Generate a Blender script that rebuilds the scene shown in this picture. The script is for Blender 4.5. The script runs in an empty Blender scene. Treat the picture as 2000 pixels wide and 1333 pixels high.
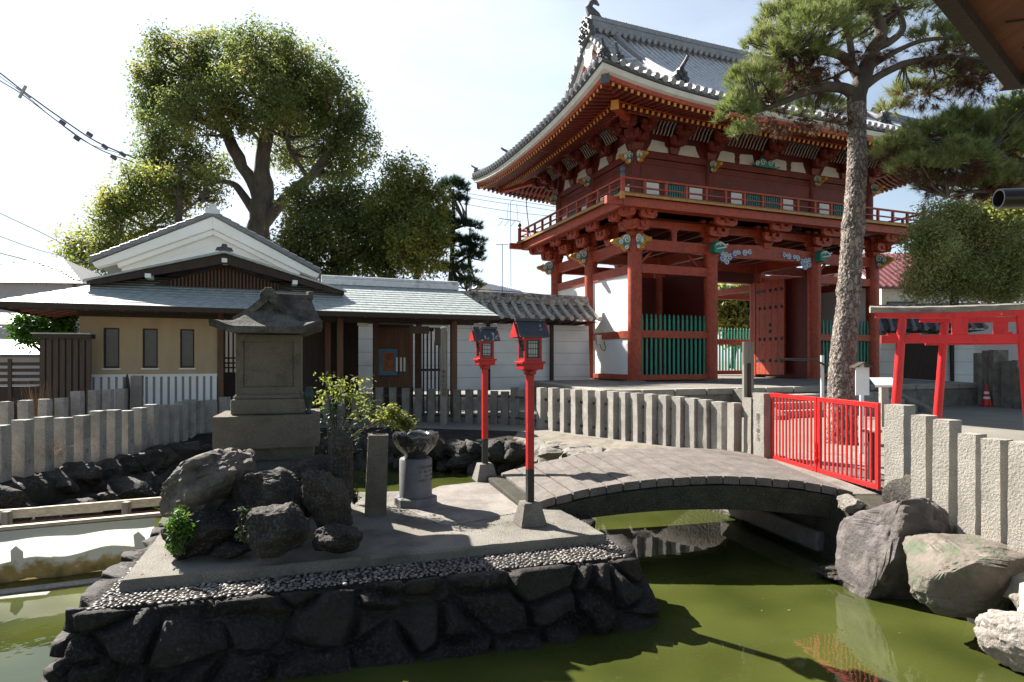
import bpy, bmesh, math, random
import numpy as np
from mathutils import Vector, Matrix, noise
R=math.radians
scene=bpy.context.scene
COL=scene.collection
# ------------------------------------------------------------------ camera, sky, sun, exposure
F=1202.0; HOR=705.0; CH=1.5
cd=bpy.data.cameras.new('camera'); cam=bpy.data.objects.new('camera',cd); COL.objects.link(cam)
cam.location=(0,0,CH); cam.rotation_euler=(R(90),0,0)
cd.sensor_width=36; cd.lens=36*F/2000; cd.shift_y=(HOR-666.5)/2000; cd.clip_end=3000; cd.clip_start=.05
scene.camera=cam
SUN_EL=41; SUN_DIR=Vector((-.776,.63,0)).normalized()   # horizontal direction towards the sun
world=bpy.data.worlds.new('World'); scene.world=world; world.use_nodes=True
nt=world.node_tree; bg=nt.nodes['Background']
sky=nt.nodes.new('ShaderNodeTexSky'); sky.sky_type='NISHITA'; sky.sun_disc=False
sky.sun_elevation=R(SUN_EL); sky.sun_rotation=math.atan2(SUN_DIR.x,SUN_DIR.y)
sky.dust_density=1.0; sky.air_density=1.0; sky.ozone_density=1.2
tc=nt.nodes.new('ShaderNodeTexCoord'); mp=nt.nodes.new('ShaderNodeMapping'); mp.inputs['Scale'].default_value=(2.2,2.2,7)
nz=nt.nodes.new('ShaderNodeTexNoise'); nz.inputs['Scale'].default_value=1.7; nz.inputs['Detail'].default_value=7; nz.inputs['Roughness'].default_value=.6
cr=nt.nodes.new('ShaderNodeValToRGB'); cr.color_ramp.elements[0].position=.42; cr.color_ramp.elements[1].position=.85; cr.color_ramp.elements[0].color=(0,0,0,1)
cr.color_ramp.elements[1].color=(.55,.55,.55,1)
mx=nt.nodes.new('ShaderNodeMix'); mx.data_type='RGBA'; mx.inputs['B'].default_value=(5.1,6.2,8.1,1)
nt.links.new(tc.outputs['Generated'],mp.inputs[0]); nt.links.new(mp.outputs[0],nz.inputs['Vector'])
nt.links.new(nz.outputs['Fac'],cr.inputs[0])
def wn(op,a,b=None,c=None):
    x=nt.nodes.new('ShaderNodeMath'); x.operation=op
    for i,v in enumerate((a,b,c)):
        if v is None: continue
        if isinstance(v,(int,float)): x.inputs[i].default_value=v
        else: nt.links.new(v,x.inputs[i])
    return x.outputs[0]
def wr(v,a,b,c,d):
    x=nt.nodes.new('ShaderNodeMapRange'); x.interpolation_type='SMOOTHSTEP'; nt.links.new(v,x.inputs['Value'])
    for k_,q in zip(('From Min','From Max','To Min','To Max'),(a,b,c,d)): x.inputs[k_].default_value=q
    return x.outputs[0]
sxyz=nt.nodes.new('ShaderNodeSeparateXYZ'); nt.links.new(tc.outputs['Generated'],sxyz.inputs[0])
# thin high haze: thick towards the sun and low down, clear overhead and opposite the sun
sunw=wn('ADD',wn('MULTIPLY',sxyz.outputs['X'],SUN_DIR.x),wn('MULTIPLY',sxyz.outputs['Y'],SUN_DIR.y))
hz=wn('MULTIPLY',wr(sunw,-.1,.9,.05,.95),wr(sxyz.outputs['Z'],.45,.85,1,0))
hz=wn('MULTIPLY',wn('ADD',hz,wn('MULTIPLY',cr.outputs[0],.5)),wr(sxyz.outputs['Y'],-.3,.4,0,1))
hz=wn('MULTIPLY',hz,wr(sxyz.outputs['Z'],.6,.95,1,.0)); hz=wn('MINIMUM',hz,1.0); nt.links.new(hz,mx.inputs['Factor'])
nt.links.new(sky.outputs[0],mx.inputs['A']); wb=nt.nodes.new('ShaderNodeMix'); wb.data_type='RGBA'; wb.blend_type='MULTIPLY'; wb.inputs['Factor'].default_value=1; wb.inputs['B'].default_value=(1.08,1.0,.885,1)
nt.links.new(mx.outputs['Result'],wb.inputs['A']); nt.links.new(wb.outputs['Result'],bg.inputs['Color'])
bg.inputs['Strength'].default_value=.06
sd=bpy.data.lights.new('sun','SUN'); so=bpy.data.objects.new('sun',sd); COL.objects.link(so)
sd.energy=5.0; sd.angle=R(.53); sd.color=(1,.95,.87)
dv=Vector((SUN_DIR.x*math.cos(R(SUN_EL)),SUN_DIR.y*math.cos(R(SUN_EL)),math.sin(R(SUN_EL))))
so.rotation_euler=dv.to_track_quat('Z','Y').to_euler()
scene.view_settings.view_transform='Standard'; scene.view_settings.look='None'
scene.view_settings.exposure=1.65; scene.view_settings.gamma=1
scene.cycles.max_bounces=7; scene.cycles.transparent_max_bounces=8
# ------------------------------------------------------------------ helpers
rnd=random.Random(7)
def at(px,py,d): return Vector(((px-1000)/F*d,d,CH+(HOR-py)/F*d))
def on(px,py,z):
    d=(CH-z)*F/(py-HOR); return Vector(((px-1000)/F*d,d,z))
def sm(a,b,x):
    t=min(1,max(0,(x-a)/(b-a))); return t*t*(3-2*t)
def tag(o,label=None,cat=None,group=None,kind=None):
    if label: o['label']=label
    if cat: o['category']=cat
    if group: o['group']=group
    if kind: o['kind']=kind
    return o
def thing(name,label,cat,loc=(0,0,0),yaw=0,group=None):
    o=bpy.data.objects.new(name,None); COL.objects.link(o); o.empty_display_size=.2
    o.location=loc; o.rotation_euler=(0,0,yaw)
    return tag(o,label,cat,group)
def mat_of(o): return Matrix.Translation(o.location)@o.rotation_euler.to_matrix().to_4x4()
class M:
    def __init__(s,T=None): s.v=[]; s.f=[]; s.T=T; s.mi=[]; s.cur=0
    def add(s,vs,fs):
        n=len(s.v)
        if s.T is not None: vs=[s.T@Vector(v) for v in vs]
        s.v.extend([tuple(v) for v in vs]); s.f.extend([tuple(i+n for i in f) for f in fs]); s.mi.extend([s.cur]*len(fs)); return s
    def box(s,c,sz,yaw=0,taper=1,R3=None):
        hx,hy,hz=sz[0]/2,sz[1]/2,sz[2]/2; c=Vector(c)
        m=R3 if R3 is not None else Matrix.Rotation(yaw,3,'Z')
        vs=[]
        for z,t in ((-hz,1),(hz,taper)):
            for x,y in ((-hx,-hy),(hx,-hy),(hx,hy),(-hx,hy)): vs.append(c+m@Vector((x*t,y*t,z)))
        return s.add(vs,[(3,2,1,0),(4,5,6,7),(0,1,5,4),(1,2,6,5),(2,3,7,6),(3,0,4,7)])
    def b2(s,x0,x1,y0,y1,z0,z1): return s.box(((x0+x1)/2,(y0+y1)/2,(z0+z1)/2),(x1-x0,y1-y0,z1-z0))
    def beam(s,a,b,w,h,up=(0,0,1)):
        a=Vector(a); b=Vector(b); d=(b-a); L=d.length; d.normalize(); up=Vector(up)
        if abs(d.dot(up))>.98: up=Vector((0,1,0))
        x=up.cross(d).normalized(); z=d.cross(x).normalized()
        m=Matrix((x,d,z)).transposed()
        return s.box((a+b)/2,(w,L,h),R3=m)
    def tube(s,pts,rad,n=8,cap=True,half=False):
        pts=[Vector(p) for p in pts]; k=len(pts)
        if not hasattr(rad,'__len__'): rad=[rad]*k
        vs=[]; prev=None
        for i,p in enumerate(pts):
            d=(pts[min(i+1,k-1)]-pts[max(i-1,0)]).normalized()
            if prev is None:
                ref=Vector((0,0,1)) if abs(d.z)<.9 else Vector((1,0,0))
                x=d.cross(ref).normalized()
            else:
                x=(prev-d*prev.dot(d)).normalized()
            prev=x; y=d.cross(x)
            for j in range(n):
                a=2*math.pi*j/n; vs.append(p+(x*math.cos(a)+y*math.sin(a))*rad[i])
        fs=[]
        for i in range(k-1):
            for j in range(n):
                j2=(j+1)%n; fs.append((i*n+j,i*n+j2,(i+1)*n+j2,(i+1)*n+j))
        if cap: fs.append(tuple(range(n-1,-1,-1))); fs.append(tuple((k-1)*n+j for j in range(n)))
        return s.add(vs,fs)
    def cyl(s,c,r,z0,z1,n=20,r1=None): return s.lathe([(r,z0),(r if r1 is None else r1,z1)],n,c)
    def lathe(s,prof,n,c=(0,0,0),cap=True,ph=0):
        vs=[];fs=[];k=len(prof)
        for r,z in prof:
            for j in range(n):
                a=2*math.pi*j/n+ph; vs.append((c[0]+r*math.cos(a),c[1]+r*math.sin(a),c[2]+z))
        for i in range(k-1):
            for j in range(n):
                j2=(j+1)%n; fs.append((i*n+j,i*n+j2,(i+1)*n+j2,(i+1)*n+j))
        if cap: fs.append(tuple(range(n-1,-1,-1))); fs.append(tuple((k-1)*n+j for j in range(n)))
        return s.add(vs,fs)
    def prism(s,poly,o,ax,ay,th):
        """polygon in plane (ax,ay) at o, extruded by vector th"""
        o=Vector(o);ax=Vector(ax);ay=Vector(ay);th=Vector(th)
        n=len(poly); vs=[o+ax*p[0]+ay*p[1] for p in poly]; vs+=[v+th for v in vs]
        fs=[tuple(range(n)),tuple(range(2*n-1,n-1,-1))]+[(i,i+n,(i+1)%n+n,(i+1)%n) for i in range(n)]
        return s.add(vs,fs)
    def grid(s,P,nu,nv):
        """P[i][j] points"""
        vs=[P[i][j] for i in range(nu) for j in range(nv)]
        return s.add(vs,[(i*nv+j,(i+1)*nv+j,(i+1)*nv+j+1,i*nv+j+1) for i in range(nu-1) for j in range(nv-1)])
    def build(s,name,mat,parent=None,world=False,smooth=False,bevel=0,label=None,ang=35,fix=True):
        me=bpy.data.meshes.new(name)
        vs=s.v
        if parent is not None and world:
            inv=mat_of(parent).inverted(); vs=[tuple(inv@Vector(v)) for v in vs]
        me.from_pydata(vs,[],s.f)
        mats=mat if isinstance(mat,(list,tuple)) else [mat]
        for m_ in mats: me.materials.append(m_)
        if len(mats)>1: me.polygons.foreach_set('material_index',s.mi)
        if fix:
            bm=bmesh.new(); bm.from_mesh(me); bmesh.ops.recalc_face_normals(bm,faces=bm.faces)
            bm.to_mesh(me); bm.free()
        o=bpy.data.objects.new(name,me); COL.objects.link(o)
        if parent is not None: o.parent=parent
        if smooth: me.shade_smooth() if smooth==True else None
        if smooth=='auto':
            me.shade_smooth(); me.set_sharp_from_angle(angle=R(ang))
        if bevel:
            b=o.modifiers.new('bevel','BEVEL'); b.width=bevel; b.segments=2; b.limit_method='ANGLE'; b.angle_limit=R(40)
        if label: o['label']=label
        me.update()
        return o
def copy_tree(o,parent=None,loc=None,yaw=None):
    c=o.copy(); COL.objects.link(c); c.parent=parent
    if loc is not None: c.location=loc
    if yaw is not None: c.rotation_euler=(0,0,yaw)
    for ch in list(o.children): copy_tree(ch,c)
    return c
def roughbox(m,c,sz,yaw=0,seed=0,amp=.01,n=(3,3,9),taper=1,fr=6):
    """box of subdivided, chiselled stone"""
    hx,hy,hz=sz[0]/2,sz[1]/2,sz[2]/2; rot=Matrix.Rotation(yaw,3,'Z'); c=Vector(c)
    def face(o,a,b,na,nb):
        P=[]
        for i in range(na+1):
            row=[]
            for j in range(nb+1):
                p=o+a*(i/na)+b*(j/nb)
                q=p+Vector((seed*3.1,seed*1.7,seed*.9))
                nv=noise.noise_vector(q*fr)
                p=p+nv*amp
                k=1+(taper-1)*((p.z/hz+1)/2) 
                row.append(c+rot@Vector((p.x*k,p.y*k,p.z)))
            P.append(row)
        m.grid(P,na+1,nb+1)
    X=Vector((2*hx,0,0));Y=Vector((0,2*hy,0));Z=Vector((0,0,2*hz))
    o=Vector((-hx,-hy,-hz))
    face(o,X,Z,n[0],n[2]); face(o+Y,X,Z,n[0],n[2]); face(o,Y,Z,n[1],n[2]); face(o+X,Y,Z,n[1],n[2])
    face(o+Z,X,Y,n[0],n[1]); face(o,X,Y,n[0],n[1])
def rock(m,c,sz,seed=0,sub=4,yaw=0,amp=.22,sharp=.5,fr=1.6,tilt=0,blocky=.0):
    bm=bmesh.new(); bmesh.ops.create_icosphere(bm,subdivisions=sub,radius=1)
    rot=Matrix.Rotation(yaw,3,'Z')@Matrix.Rotation(tilt,3,'Y'); off=Vector((seed*7.3,seed*3.9,seed*5.1)); c=Vector(c)
    r_=random.Random(seed*13+5)
    planes=[(Vector((r_.uniform(-1,1),r_.uniform(-1,1),r_.uniform(-1,1))).normalized(),r_.uniform(.6,.9)) for _ in range(int(12*sharp)+3)]
    vs=[]
    for v in bm.verts:
        p=v.co.normalized()
        if blocky:
            q=Vector([math.copysign(abs(x)**(1-.55*blocky),x) for x in p]); p=p.lerp(q*1.0,1.0)
        for nn,dd in planes:
            t=p.dot(nn)
            if t>dd: p=p-nn*(t-dd)*.88
        n1=noise.fractal(p*fr+off,1.0,2.1,5); p=p*(1+n1*amp+.035*noise.fractal(p*6.5+off,1.0,2.1,4)*(1 if sub>3 else 0))
        rd=abs(noise.noise(p*fr*2.6+off*2)); p=p*(1-max(0,.16-rd)*amp*1.3)
        p=Vector((p.x*sz[0]/2,p.y*sz[1]/2,p.z*sz[2]/2)); vs.append(c+rot@p)
    m.add(vs,[tuple(x.index for x in f.verts) for f in bm.faces]); bm.free()
def text(body,size,loc,rot,mat,parent,name='lettering',extrude=.002,spacing=1.0,line=1.0):
    cu=bpy.data.curves.new(name,'FONT'); cu.body=body; cu.size=size; cu.extrude=extrude; cu.align_x='CENTER'; cu.align_y='CENTER'
    cu.space_line=line; cu.resolution_u=2
    o=bpy.data.objects.new(name,cu); COL.objects.link(o)
    dg=bpy.context.evaluated_depsgraph_get(); me=bpy.data.meshes.new_from_object(o.evaluated_get(dg))
    bpy.data.objects.remove(o); n=bpy.data.objects.new(name,me); COL.objects.link(n); me.materials.clear(); me.materials.append(mat)
    n.location=loc; n.rotation_euler=rot
    if parent is not None:
        n.parent=parent
    return n
# ------------------------------------------------------------------ materials
def pm(name,c1,c2=None,sc=3,rough=.8,bump=.0,bsc=30,spec=.5,dirt=None,dsc=1.2,dth=(.5,.65),metal=0,detail=6,vor=0,vsc=20,stretch=(1,1,1),c3=None,c3sc=25,coords='pos',coat=0,rvar=.1,grime=None):
    m=bpy.data.materials.new(name); m.use_nodes=True; n=m.node_tree.nodes; l=m.node_tree.links
    b=n['Principled BSDF']; b.inputs['Roughness'].default_value=rough; b.inputs['Metallic'].default_value=metal
    b.inputs['Specular IOR Level'].default_value=spec; b.inputs['Coat Weight'].default_value=coat
    if coords=='pos':
        g=n.new('ShaderNodeNewGeometry'); src=g.outputs['Position']
    else:
        g=n.new('ShaderNodeTexCoord'); src=g.outputs['Object']
    mpn=n.new('ShaderNodeMapping'); mpn.inputs['Scale'].default_value=stretch; l.new(src,mpn.inputs[0]); src=mpn.outputs[0]
    def no(scale,det=detail,ro=.6):
        t=n.new('ShaderNodeTexNoise'); t.inputs['Scale'].default_value=scale; t.inputs['Detail'].default_value=det; t.inputs['Roughness'].default_value=ro; l.new(src,t.inputs['Vector']); return t
    def ramp(inp,a,b_,ca=(0,0,0,1),cb=(1,1,1,1)):
        r=n.new('ShaderNodeValToRGB'); r.color_ramp.elements[0].position=a; r.color_ramp.elements[1].position=b_
        r.color_ramp.elements[0].color=ca; r.color_ramp.elements[1].color=cb; l.new(inp,r.inputs[0]); return r
    col=None
    c2=c2 or tuple(x*.7 for x in c1)
    t=no(sc); r=ramp(t.outputs['Fac'],.32,.68,(*c2,1),(*c1,1)); col=r.outputs[0]
    def mix(fac,a,bcol):
        x=n.new('ShaderNodeMix'); x.data_type='RGBA'; l.new(fac,x.inputs['Factor']); l.new(a,x.inputs['A']); x.inputs['B'].default_value=(*bcol,1); return x.outputs['Result']
    if c3: col=mix(ramp(no(c3sc,3).outputs['Fac'],.5,.62).outputs[0],col,c3)
    if dirt: col=mix(ramp(no(dsc,8,.7).outputs['Fac'],dth[0],dth[1]).outputs[0],col,dirt)
    if vor:
        v=n.new('ShaderNodeTexVoronoi'); v.feature='DISTANCE_TO_EDGE'; v.inputs['Scale'].default_value=vsc
        dn=no(vsc*.6,3); mxv=n.new('ShaderNodeMix'); mxv.data_type='RGBA'; mxv.inputs['Factor'].default_value=.2
        l.new(src,mxv.inputs['A']); l.new(dn.outputs['Color'],mxv.inputs['B']); l.new(mxv.outputs['Result'],v.inputs['Vector'])
        col=mix(ramp(v.outputs['Distance'],0,.09,(1,1,1,1),(0,0,0,1)).outputs[0],col,tuple(x*.4 for x in c2))
    l.new(col,b.inputs['Base Color'])
    rr=n.new('ShaderNodeMapRange'); rr.inputs['To Min'].default_value=max(0,rough-rvar); rr.inputs['To Max'].default_value=min(1,rough+rvar); l.new(no(sc*2.3,3).outputs['Fac'],rr.inputs['Value']); l.new(rr.outputs[0],b.inputs['Roughness'])
    if bump:
        bp=n.new('ShaderNodeBump'); bp.inputs['Strength'].default_value=min(1,bump); bp.inputs['Distance'].default_value=.02*max(1,bump)
        hh=no(bsc,5).outputs['Fac']
        if vor:
            a=n.new('ShaderNodeMath'); a.operation='ADD'; l.new(hh,a.inputs[0]); rv=ramp(v.outputs['Distance'],0,.15); l.new(rv.outputs[0],a.inputs[1]); hh=a.outputs[0]
        l.new(hh,bp.inputs['Height']); l.new(bp.outputs[0],b.inputs['Normal'])
    return m
def wood(name,c1,c2,axis=2,rough=.7,sc=30,dirt=None,coords='obj',spec=.3):
    st=[1,1,1]; st[axis]=.05
    return pm(name,c1,c2,sc=sc,rough=rough,bump=.25,bsc=sc*2,stretch=st,coords=coords,dirt=dirt,dsc=6,spec=spec)
MT={}
MT['granite']=pm('granite',(.46,.43,.38),(.31,.285,.25),sc=5,rough=.85,bump=.9,bsc=60,c3=(.13,.12,.115),c3sc=130,dirt=(.16,.145,.12),dsc=2.2,dth=(.52,.75))
MT['granite_warm']=pm('granite_warm',(.36,.33,.285),(.25,.225,.19),sc=4,rough=.85,bump=.65,bsc=45,c3=(.18,.17,.15),c3sc=120,dirt=(.30,.22,.13),dsc=1.8,dth=(.6,.8))
MT['granite_old']=pm('granite_old',(.28,.26,.22),(.17,.155,.13),sc=4,rough=.9,bump=.8,bsc=60,c3=(.07,.065,.06),c3sc=140,dirt=(.07,.06,.045),dsc=2.5,dth=(.5,.75))
MT['granite_dark']=pm('granite_dark',(.055,.05,.036),(.022,.021,.016),sc=5,rough=.85,spec=.2,bump=.8,bsc=55,c3=(.09,.085,.06),c3sc=90,dirt=(.02,.022,.012),dsc=2,dth=(.55,.8))
MT['monument']=pm('monument_stone',(.19,.165,.125),(.12,.10,.076),sc=6,rough=.9,bump=1.3,bsc=80,c3=(.22,.19,.145),c3sc=110,dirt=(.05,.042,.03),dsc=3,dth=(.52,.75))
MT['roofstone']=pm('roof_stone',(.17,.155,.13),(.07,.065,.055),sc=9,rough=.95,bump=1,bsc=70,c3=(.05,.05,.04),c3sc=90,dirt=(.035,.032,.028),dsc=4,dth=(.45,.62))
MT['concrete']=pm('concrete',(.27,.245,.205),(.17,.155,.13),sc=2.2,rough=.9,bump=.9,bsc=70,c3=(.10,.09,.075),c3sc=150,dirt=(.07,.062,.05),dsc=1.5,dth=(.5,.72))
MT['bridgest']=pm('bridge_slab_stone',(.24,.205,.18),(.13,.11,.095),sc=5,rough=.85,bump=1,bsc=70,c3=(.07,.06,.05),c3sc=100,dirt=(.08,.07,.055),dsc=2.4,dth=(.5,.72))
MT['paving']=pm('granite_paving',(.34,.30,.265),(.20,.175,.15),sc=3,rough=.8,bump=.8,bsc=90,c3=(.11,.095,.085),c3sc=120,dirt=(.12,.105,.085),dsc=1.9,dth=(.5,.75))
MT['rock_dark']=pm('rock_dark',(.055,.046,.038),(.022,.018,.015),sc=3,rough=.75,spec=.2,bump=1.2,bsc=22,c3=(.09,.078,.066),c3sc=45,dirt=(.012,.011,.010),dsc=2.5,dth=(.45,.7),vor=0)
MT['rock_wall']=pm('wall_rock',(.036,.029,.024),(.006,.005,.005),sc=2.6,rough=.72,spec=.22,bump=1.3,bsc=20,c3=(.04,.034,.03),c3sc=40,dirt=(.11,.10,.088),dsc=3.2,dth=(.63,.69))
MT['rock_pale']=pm('rock_pale',(.24,.21,.175),(.13,.115,.095),sc=3,rough=.85,bump=1,bsc=22,c3=(.13,.12,.11),c3sc=40,dirt=(.09,.08,.07),dsc=2.2,dth=(.55,.7))
MT['rock_purple']=pm('rock_purple',(.092,.074,.07),(.045,.038,.036),sc=2.2,rough=.75,bump=1,bsc=16,c3=(.125,.105,.098),c3sc=5,dirt=(.10,.09,.07),dsc=3,dth=(.55,.75))
MT['rock_red']=pm('rock_red',(.16,.13,.105),(.085,.07,.056),sc=4,rough=.8,bump=1,bsc=20,c3=(.085,.10,.06),c3sc=7,dirt=(.24,.21,.17),dsc=2.5,dth=(.55,.7))
MT['rock_white']=pm('rock_white',(.27,.235,.205),(.17,.145,.13),sc=5,rough=.8,bump=.9,bsc=25,c3=(.3,.27,.25),c3sc=30)
MT['rock_brown']=pm('rock_brown',(.17,.135,.10),(.075,.062,.05),sc=4,rough=.85,bump=1,bsc=22,c3=(.07,.065,.06),c3sc=6,dirt=(.045,.04,.036),dsc=2.5,dth=(.5,.62))
MT['bankstone']=pm('bank_stone',(.22,.19,.15),(.12,.105,.08),sc=4,rough=.9,bump=1,bsc=25)
MT['mortar']=pm('mortar',(.045,.04,.033),(.02,.018,.016),sc=6,rough=.95,spec=.15,bump=.8,bsc=60)
MT['mound']=pm('mound_mortar',(.13,.12,.095),(.075,.07,.055),sc=5,rough=.95,bump=.8,bsc=60,c3=(.17,.155,.125),c3sc=90)
MT['coping']=pm('coping',(.44,.40,.33),(.30,.27,.215),sc=3,rough=.9,bump=.6,bsc=50,dirt=(.2,.18,.13),dsc=2.5,dth=(.55,.75))
MT['ground']=pm('ground_earth',(.22,.20,.165),(.15,.135,.11),sc=.7,rough=.95,bump=.4,bsc=60,c3=(.16,.15,.125),c3sc=50,dirt=(.17,.155,.13),dsc=.5,dth=(.5,.7))
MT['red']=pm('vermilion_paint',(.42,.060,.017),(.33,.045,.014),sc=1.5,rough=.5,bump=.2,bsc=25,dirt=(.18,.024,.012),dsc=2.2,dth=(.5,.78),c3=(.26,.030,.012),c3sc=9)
MT['redshade']=pm('shaded_red_paint',(.18,.022,.011),(.12,.015,.008),sc=1.5,rough=.55,bump=.2,bsc=22,dirt=(.08,.012,.008),dsc=2,dth=(.5,.78))  # gate red darkened in colour to deepen shade on upper storey and soffit
MT['reddark']=pm('dark_red_paint',(.13,.015,.009),(.09,.011,.007),sc=2,rough=.6,bump=.1,bsc=20,dirt=(.09,.014,.01),dsc=2,dth=(.5,.8))  # darker red for ceilings, soffits and inner boards
MT['bright']=pm('scarlet_paint',(.66,.013,.013),(.52,.010,.010),sc=3,rough=.38,bump=.15,bsc=20,c3=(.42,.012,.012),c3sc=9,dirt=(.30,.03,.025),dsc=5,dth=(.6,.8),spec=.45)
MT['torii']=pm('peeling_scarlet',(.72,.014,.014),(.55,.010,.012),sc=4,rough=.42,bump=.25,bsc=18,c3=(.48,.012,.014),c3sc=8,dirt=(.62,.45,.33),dsc=4.5,dth=(.69,.72),stretch=(1,1,.35))
MT['lred']=pm('lantern_red_paint',(.46,.010,.012),(.36,.008,.009),sc=4,rough=.42,bump=.15,bsc=25,dirt=(.22,.01,.01),dsc=7,dth=(.55,.75))
MT['black']=pm('black_paint',(.012,.012,.013),(.02,.02,.021),rough=.35,bump=.05)
MT['iron']=pm('black_iron',(.012,.014,.014),(.025,.028,.027),rough=.5)
MT['yellow']=pm('ochre_paint',(.58,.26,.03),(.42,.18,.02),rough=.5)
MT['gold']=pm('gilt_strip',(.42,.26,.05),(.26,.15,.04),sc=6,rough=.45,metal=.25)
MT['green']=pm('green_paint',(.012,.27,.17),(.009,.19,.13),sc=4,rough=.5,dirt=(.02,.12,.10),dsc=4)
MT['teal']=pm('teal_paint',(.03,.26,.22),(.02,.18,.16),rough=.5)
MT['blue']=pm('blue_paint',(.12,.22,.42),(.08,.15,.33),rough=.5)
MT['bluegrey']=pm('bluegrey_cap',(.07,.11,.14),(.04,.07,.09),rough=.6)
MT['wpaint']=pm('white_paint',(.80,.80,.78),(.70,.70,.68),rough=.6)
MT['plaster']=pm('white_plaster',(.84,.83,.80),(.76,.75,.72),sc=1.2,rough=.9,bump=.05,bsc=40)
MT['plaster_wall']=pm('weathered_plaster',(.78,.77,.74),(.66,.65,.62),sc=.9,rough=.9,bump=.1,bsc=30,dirt=(.42,.40,.36),dsc=1.1,dth=(.62,.85))
MT['fascia']=pm('fascia_white',(.66,.64,.58),(.55,.53,.48),sc=2,rough=.7)
MT['ribpaint']=pm('aged_white_paint',(.36,.34,.30),(.26,.245,.215),sc=3,rough=.7)
MT['beige']=pm('beige_render',(.42,.32,.20),(.37,.28,.175),sc=5,rough=.95,bump=.4,bsc=120,dirt=(.30,.225,.14),dsc=1.3,dth=(.55,.85),stretch=(1,1,.35))
MT['tile_ridge']=pm('ridge_tile',(.26,.265,.28),(.17,.175,.19),sc=6,rough=.4,bump=.15,bsc=20,spec=.7)
MT['tile']=pm('grey_tile',(.60,.60,.60),(.47,.475,.48),sc=6,rough=.24,bump=.15,bsc=20,c3=(.50,.50,.50),c3sc=5,dirt=(.22,.22,.225),dsc=2.5,dth=(.55,.75),rvar=.06,spec=.9)
MT['tile_old']=pm('weathered_tile',(.30,.285,.265),(.11,.105,.10),sc=4,rough=.7,bump=.5,bsc=40,c3=(.42,.39,.35),c3sc=7,dirt=(.045,.045,.045),dsc=5,dth=(.5,.62))
MT['tile_mid']=pm('mid_grey_tile',(.20,.205,.22),(.14,.145,.155),sc=3,rough=.6)
MT['tile_pale']=pm('pale_round_tile',(.50,.46,.40),(.30,.28,.25),sc=5,rough=.8,bump=.5,bsc=40,dirt=(.10,.095,.09),dsc=5,dth=(.55,.66))
MT['tile_dark']=pm('dark_tile',(.09,.095,.105),(.045,.048,.055),sc=5,rough=.5,bump=.3,bsc=30)
MT['onigawara']=pm('ornament_tile',(.075,.078,.085),(.035,.037,.04),sc=9,rough=.5,bump=.6,bsc=30)
MT['woodb']=wood('brown_wood',(.16,.085,.05),(.085,.045,.028))
MT['woodd']=wood('dark_wood',(.055,.036,.027),(.028,.02,.016))
MT['woodr']=wood('reddish_wood',(.20,.075,.045),(.11,.042,.028))
MT['woodg']=wood('grey_wood',(.27,.245,.205),(.15,.135,.11))
MT['woodp']=wood('pale_board',(.62,.53,.40),(.42,.33,.23),axis=0)
MT['woodx']=wood('shed_wood',(.085,.06,.045),(.045,.033,.026))
MT['soffit']=wood('soffit_board',(.20,.06,.028),(.13,.04,.018),axis=1,sc=12)
MT['glassd']=pm('dark_window',(.025,.026,.028),(.035,.036,.038),rough=.25,spec=.6)
MT['bark']=pm('tree_bark',(.095,.078,.06),(.04,.033,.026),sc=4,rough=.95,bump=1,bsc=18,stretch=(1,1,.4))
MT['pinebark']=pm('pine_bark',(.34,.28,.235),(.20,.165,.14),sc=9,rough=.9,bump=1.3,bsc=40,vor=1,vsc=15,stretch=(1,1,.5),c3=(.33,.28,.24),c3sc=16,dirt=(.09,.075,.065),dsc=7,dth=(.5,.7))
MT['grey']=pm('grey_render',(.34,.33,.35),(.30,.29,.31),sc=1,rough=.9)
MT['cream']=pm('cream_render',(.62,.58,.49),(.54,.50,.42),sc=1,rough=.9)
MT['redtile']=pm('maroon_tile',(.20,.06,.06),(.12,.035,.04),sc=8,rough=.6)
MT['bronze']=pm('dark_bronze',(.025,.055,.05),(.012,.022,.022),sc=8,rough=.45,metal=.3)
MT['polished']=pm('polished_stone',(.045,.043,.042),(.022,.021,.022),sc=12,rough=.16,spec=.7,rvar=.04)
MT['pedestal']=pm('fine_granite',(.165,.165,.17),(.115,.115,.12),sc=9,rough=.7,bump=.3,bsc=150,c3=(.15,.15,.16),c3sc=220)
MT['ink']=pm('ink',(.03,.028,.026),(.02,.02,.02),rough=.8)
MT['inkfaint']=pm('worn_ink',(.11,.10,.085),(.08,.075,.065),rough=.9)
MT['tarp']=pm('tarp_sheet',(.80,.78,.74),(.68,.66,.62),sc=3,rough=.7,bump=.2,bsc=14)
MT['cable']=pm('cable',(.02,.022,.022),(.012,.012,.013),rough=.6)
MT['asph']=pm('paving_slabs',(.33,.33,.34),(.24,.24,.25),sc=1.5,rough=.85,bump=.4,bsc=80,c3=(.18,.18,.19),c3sc=160)
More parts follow.
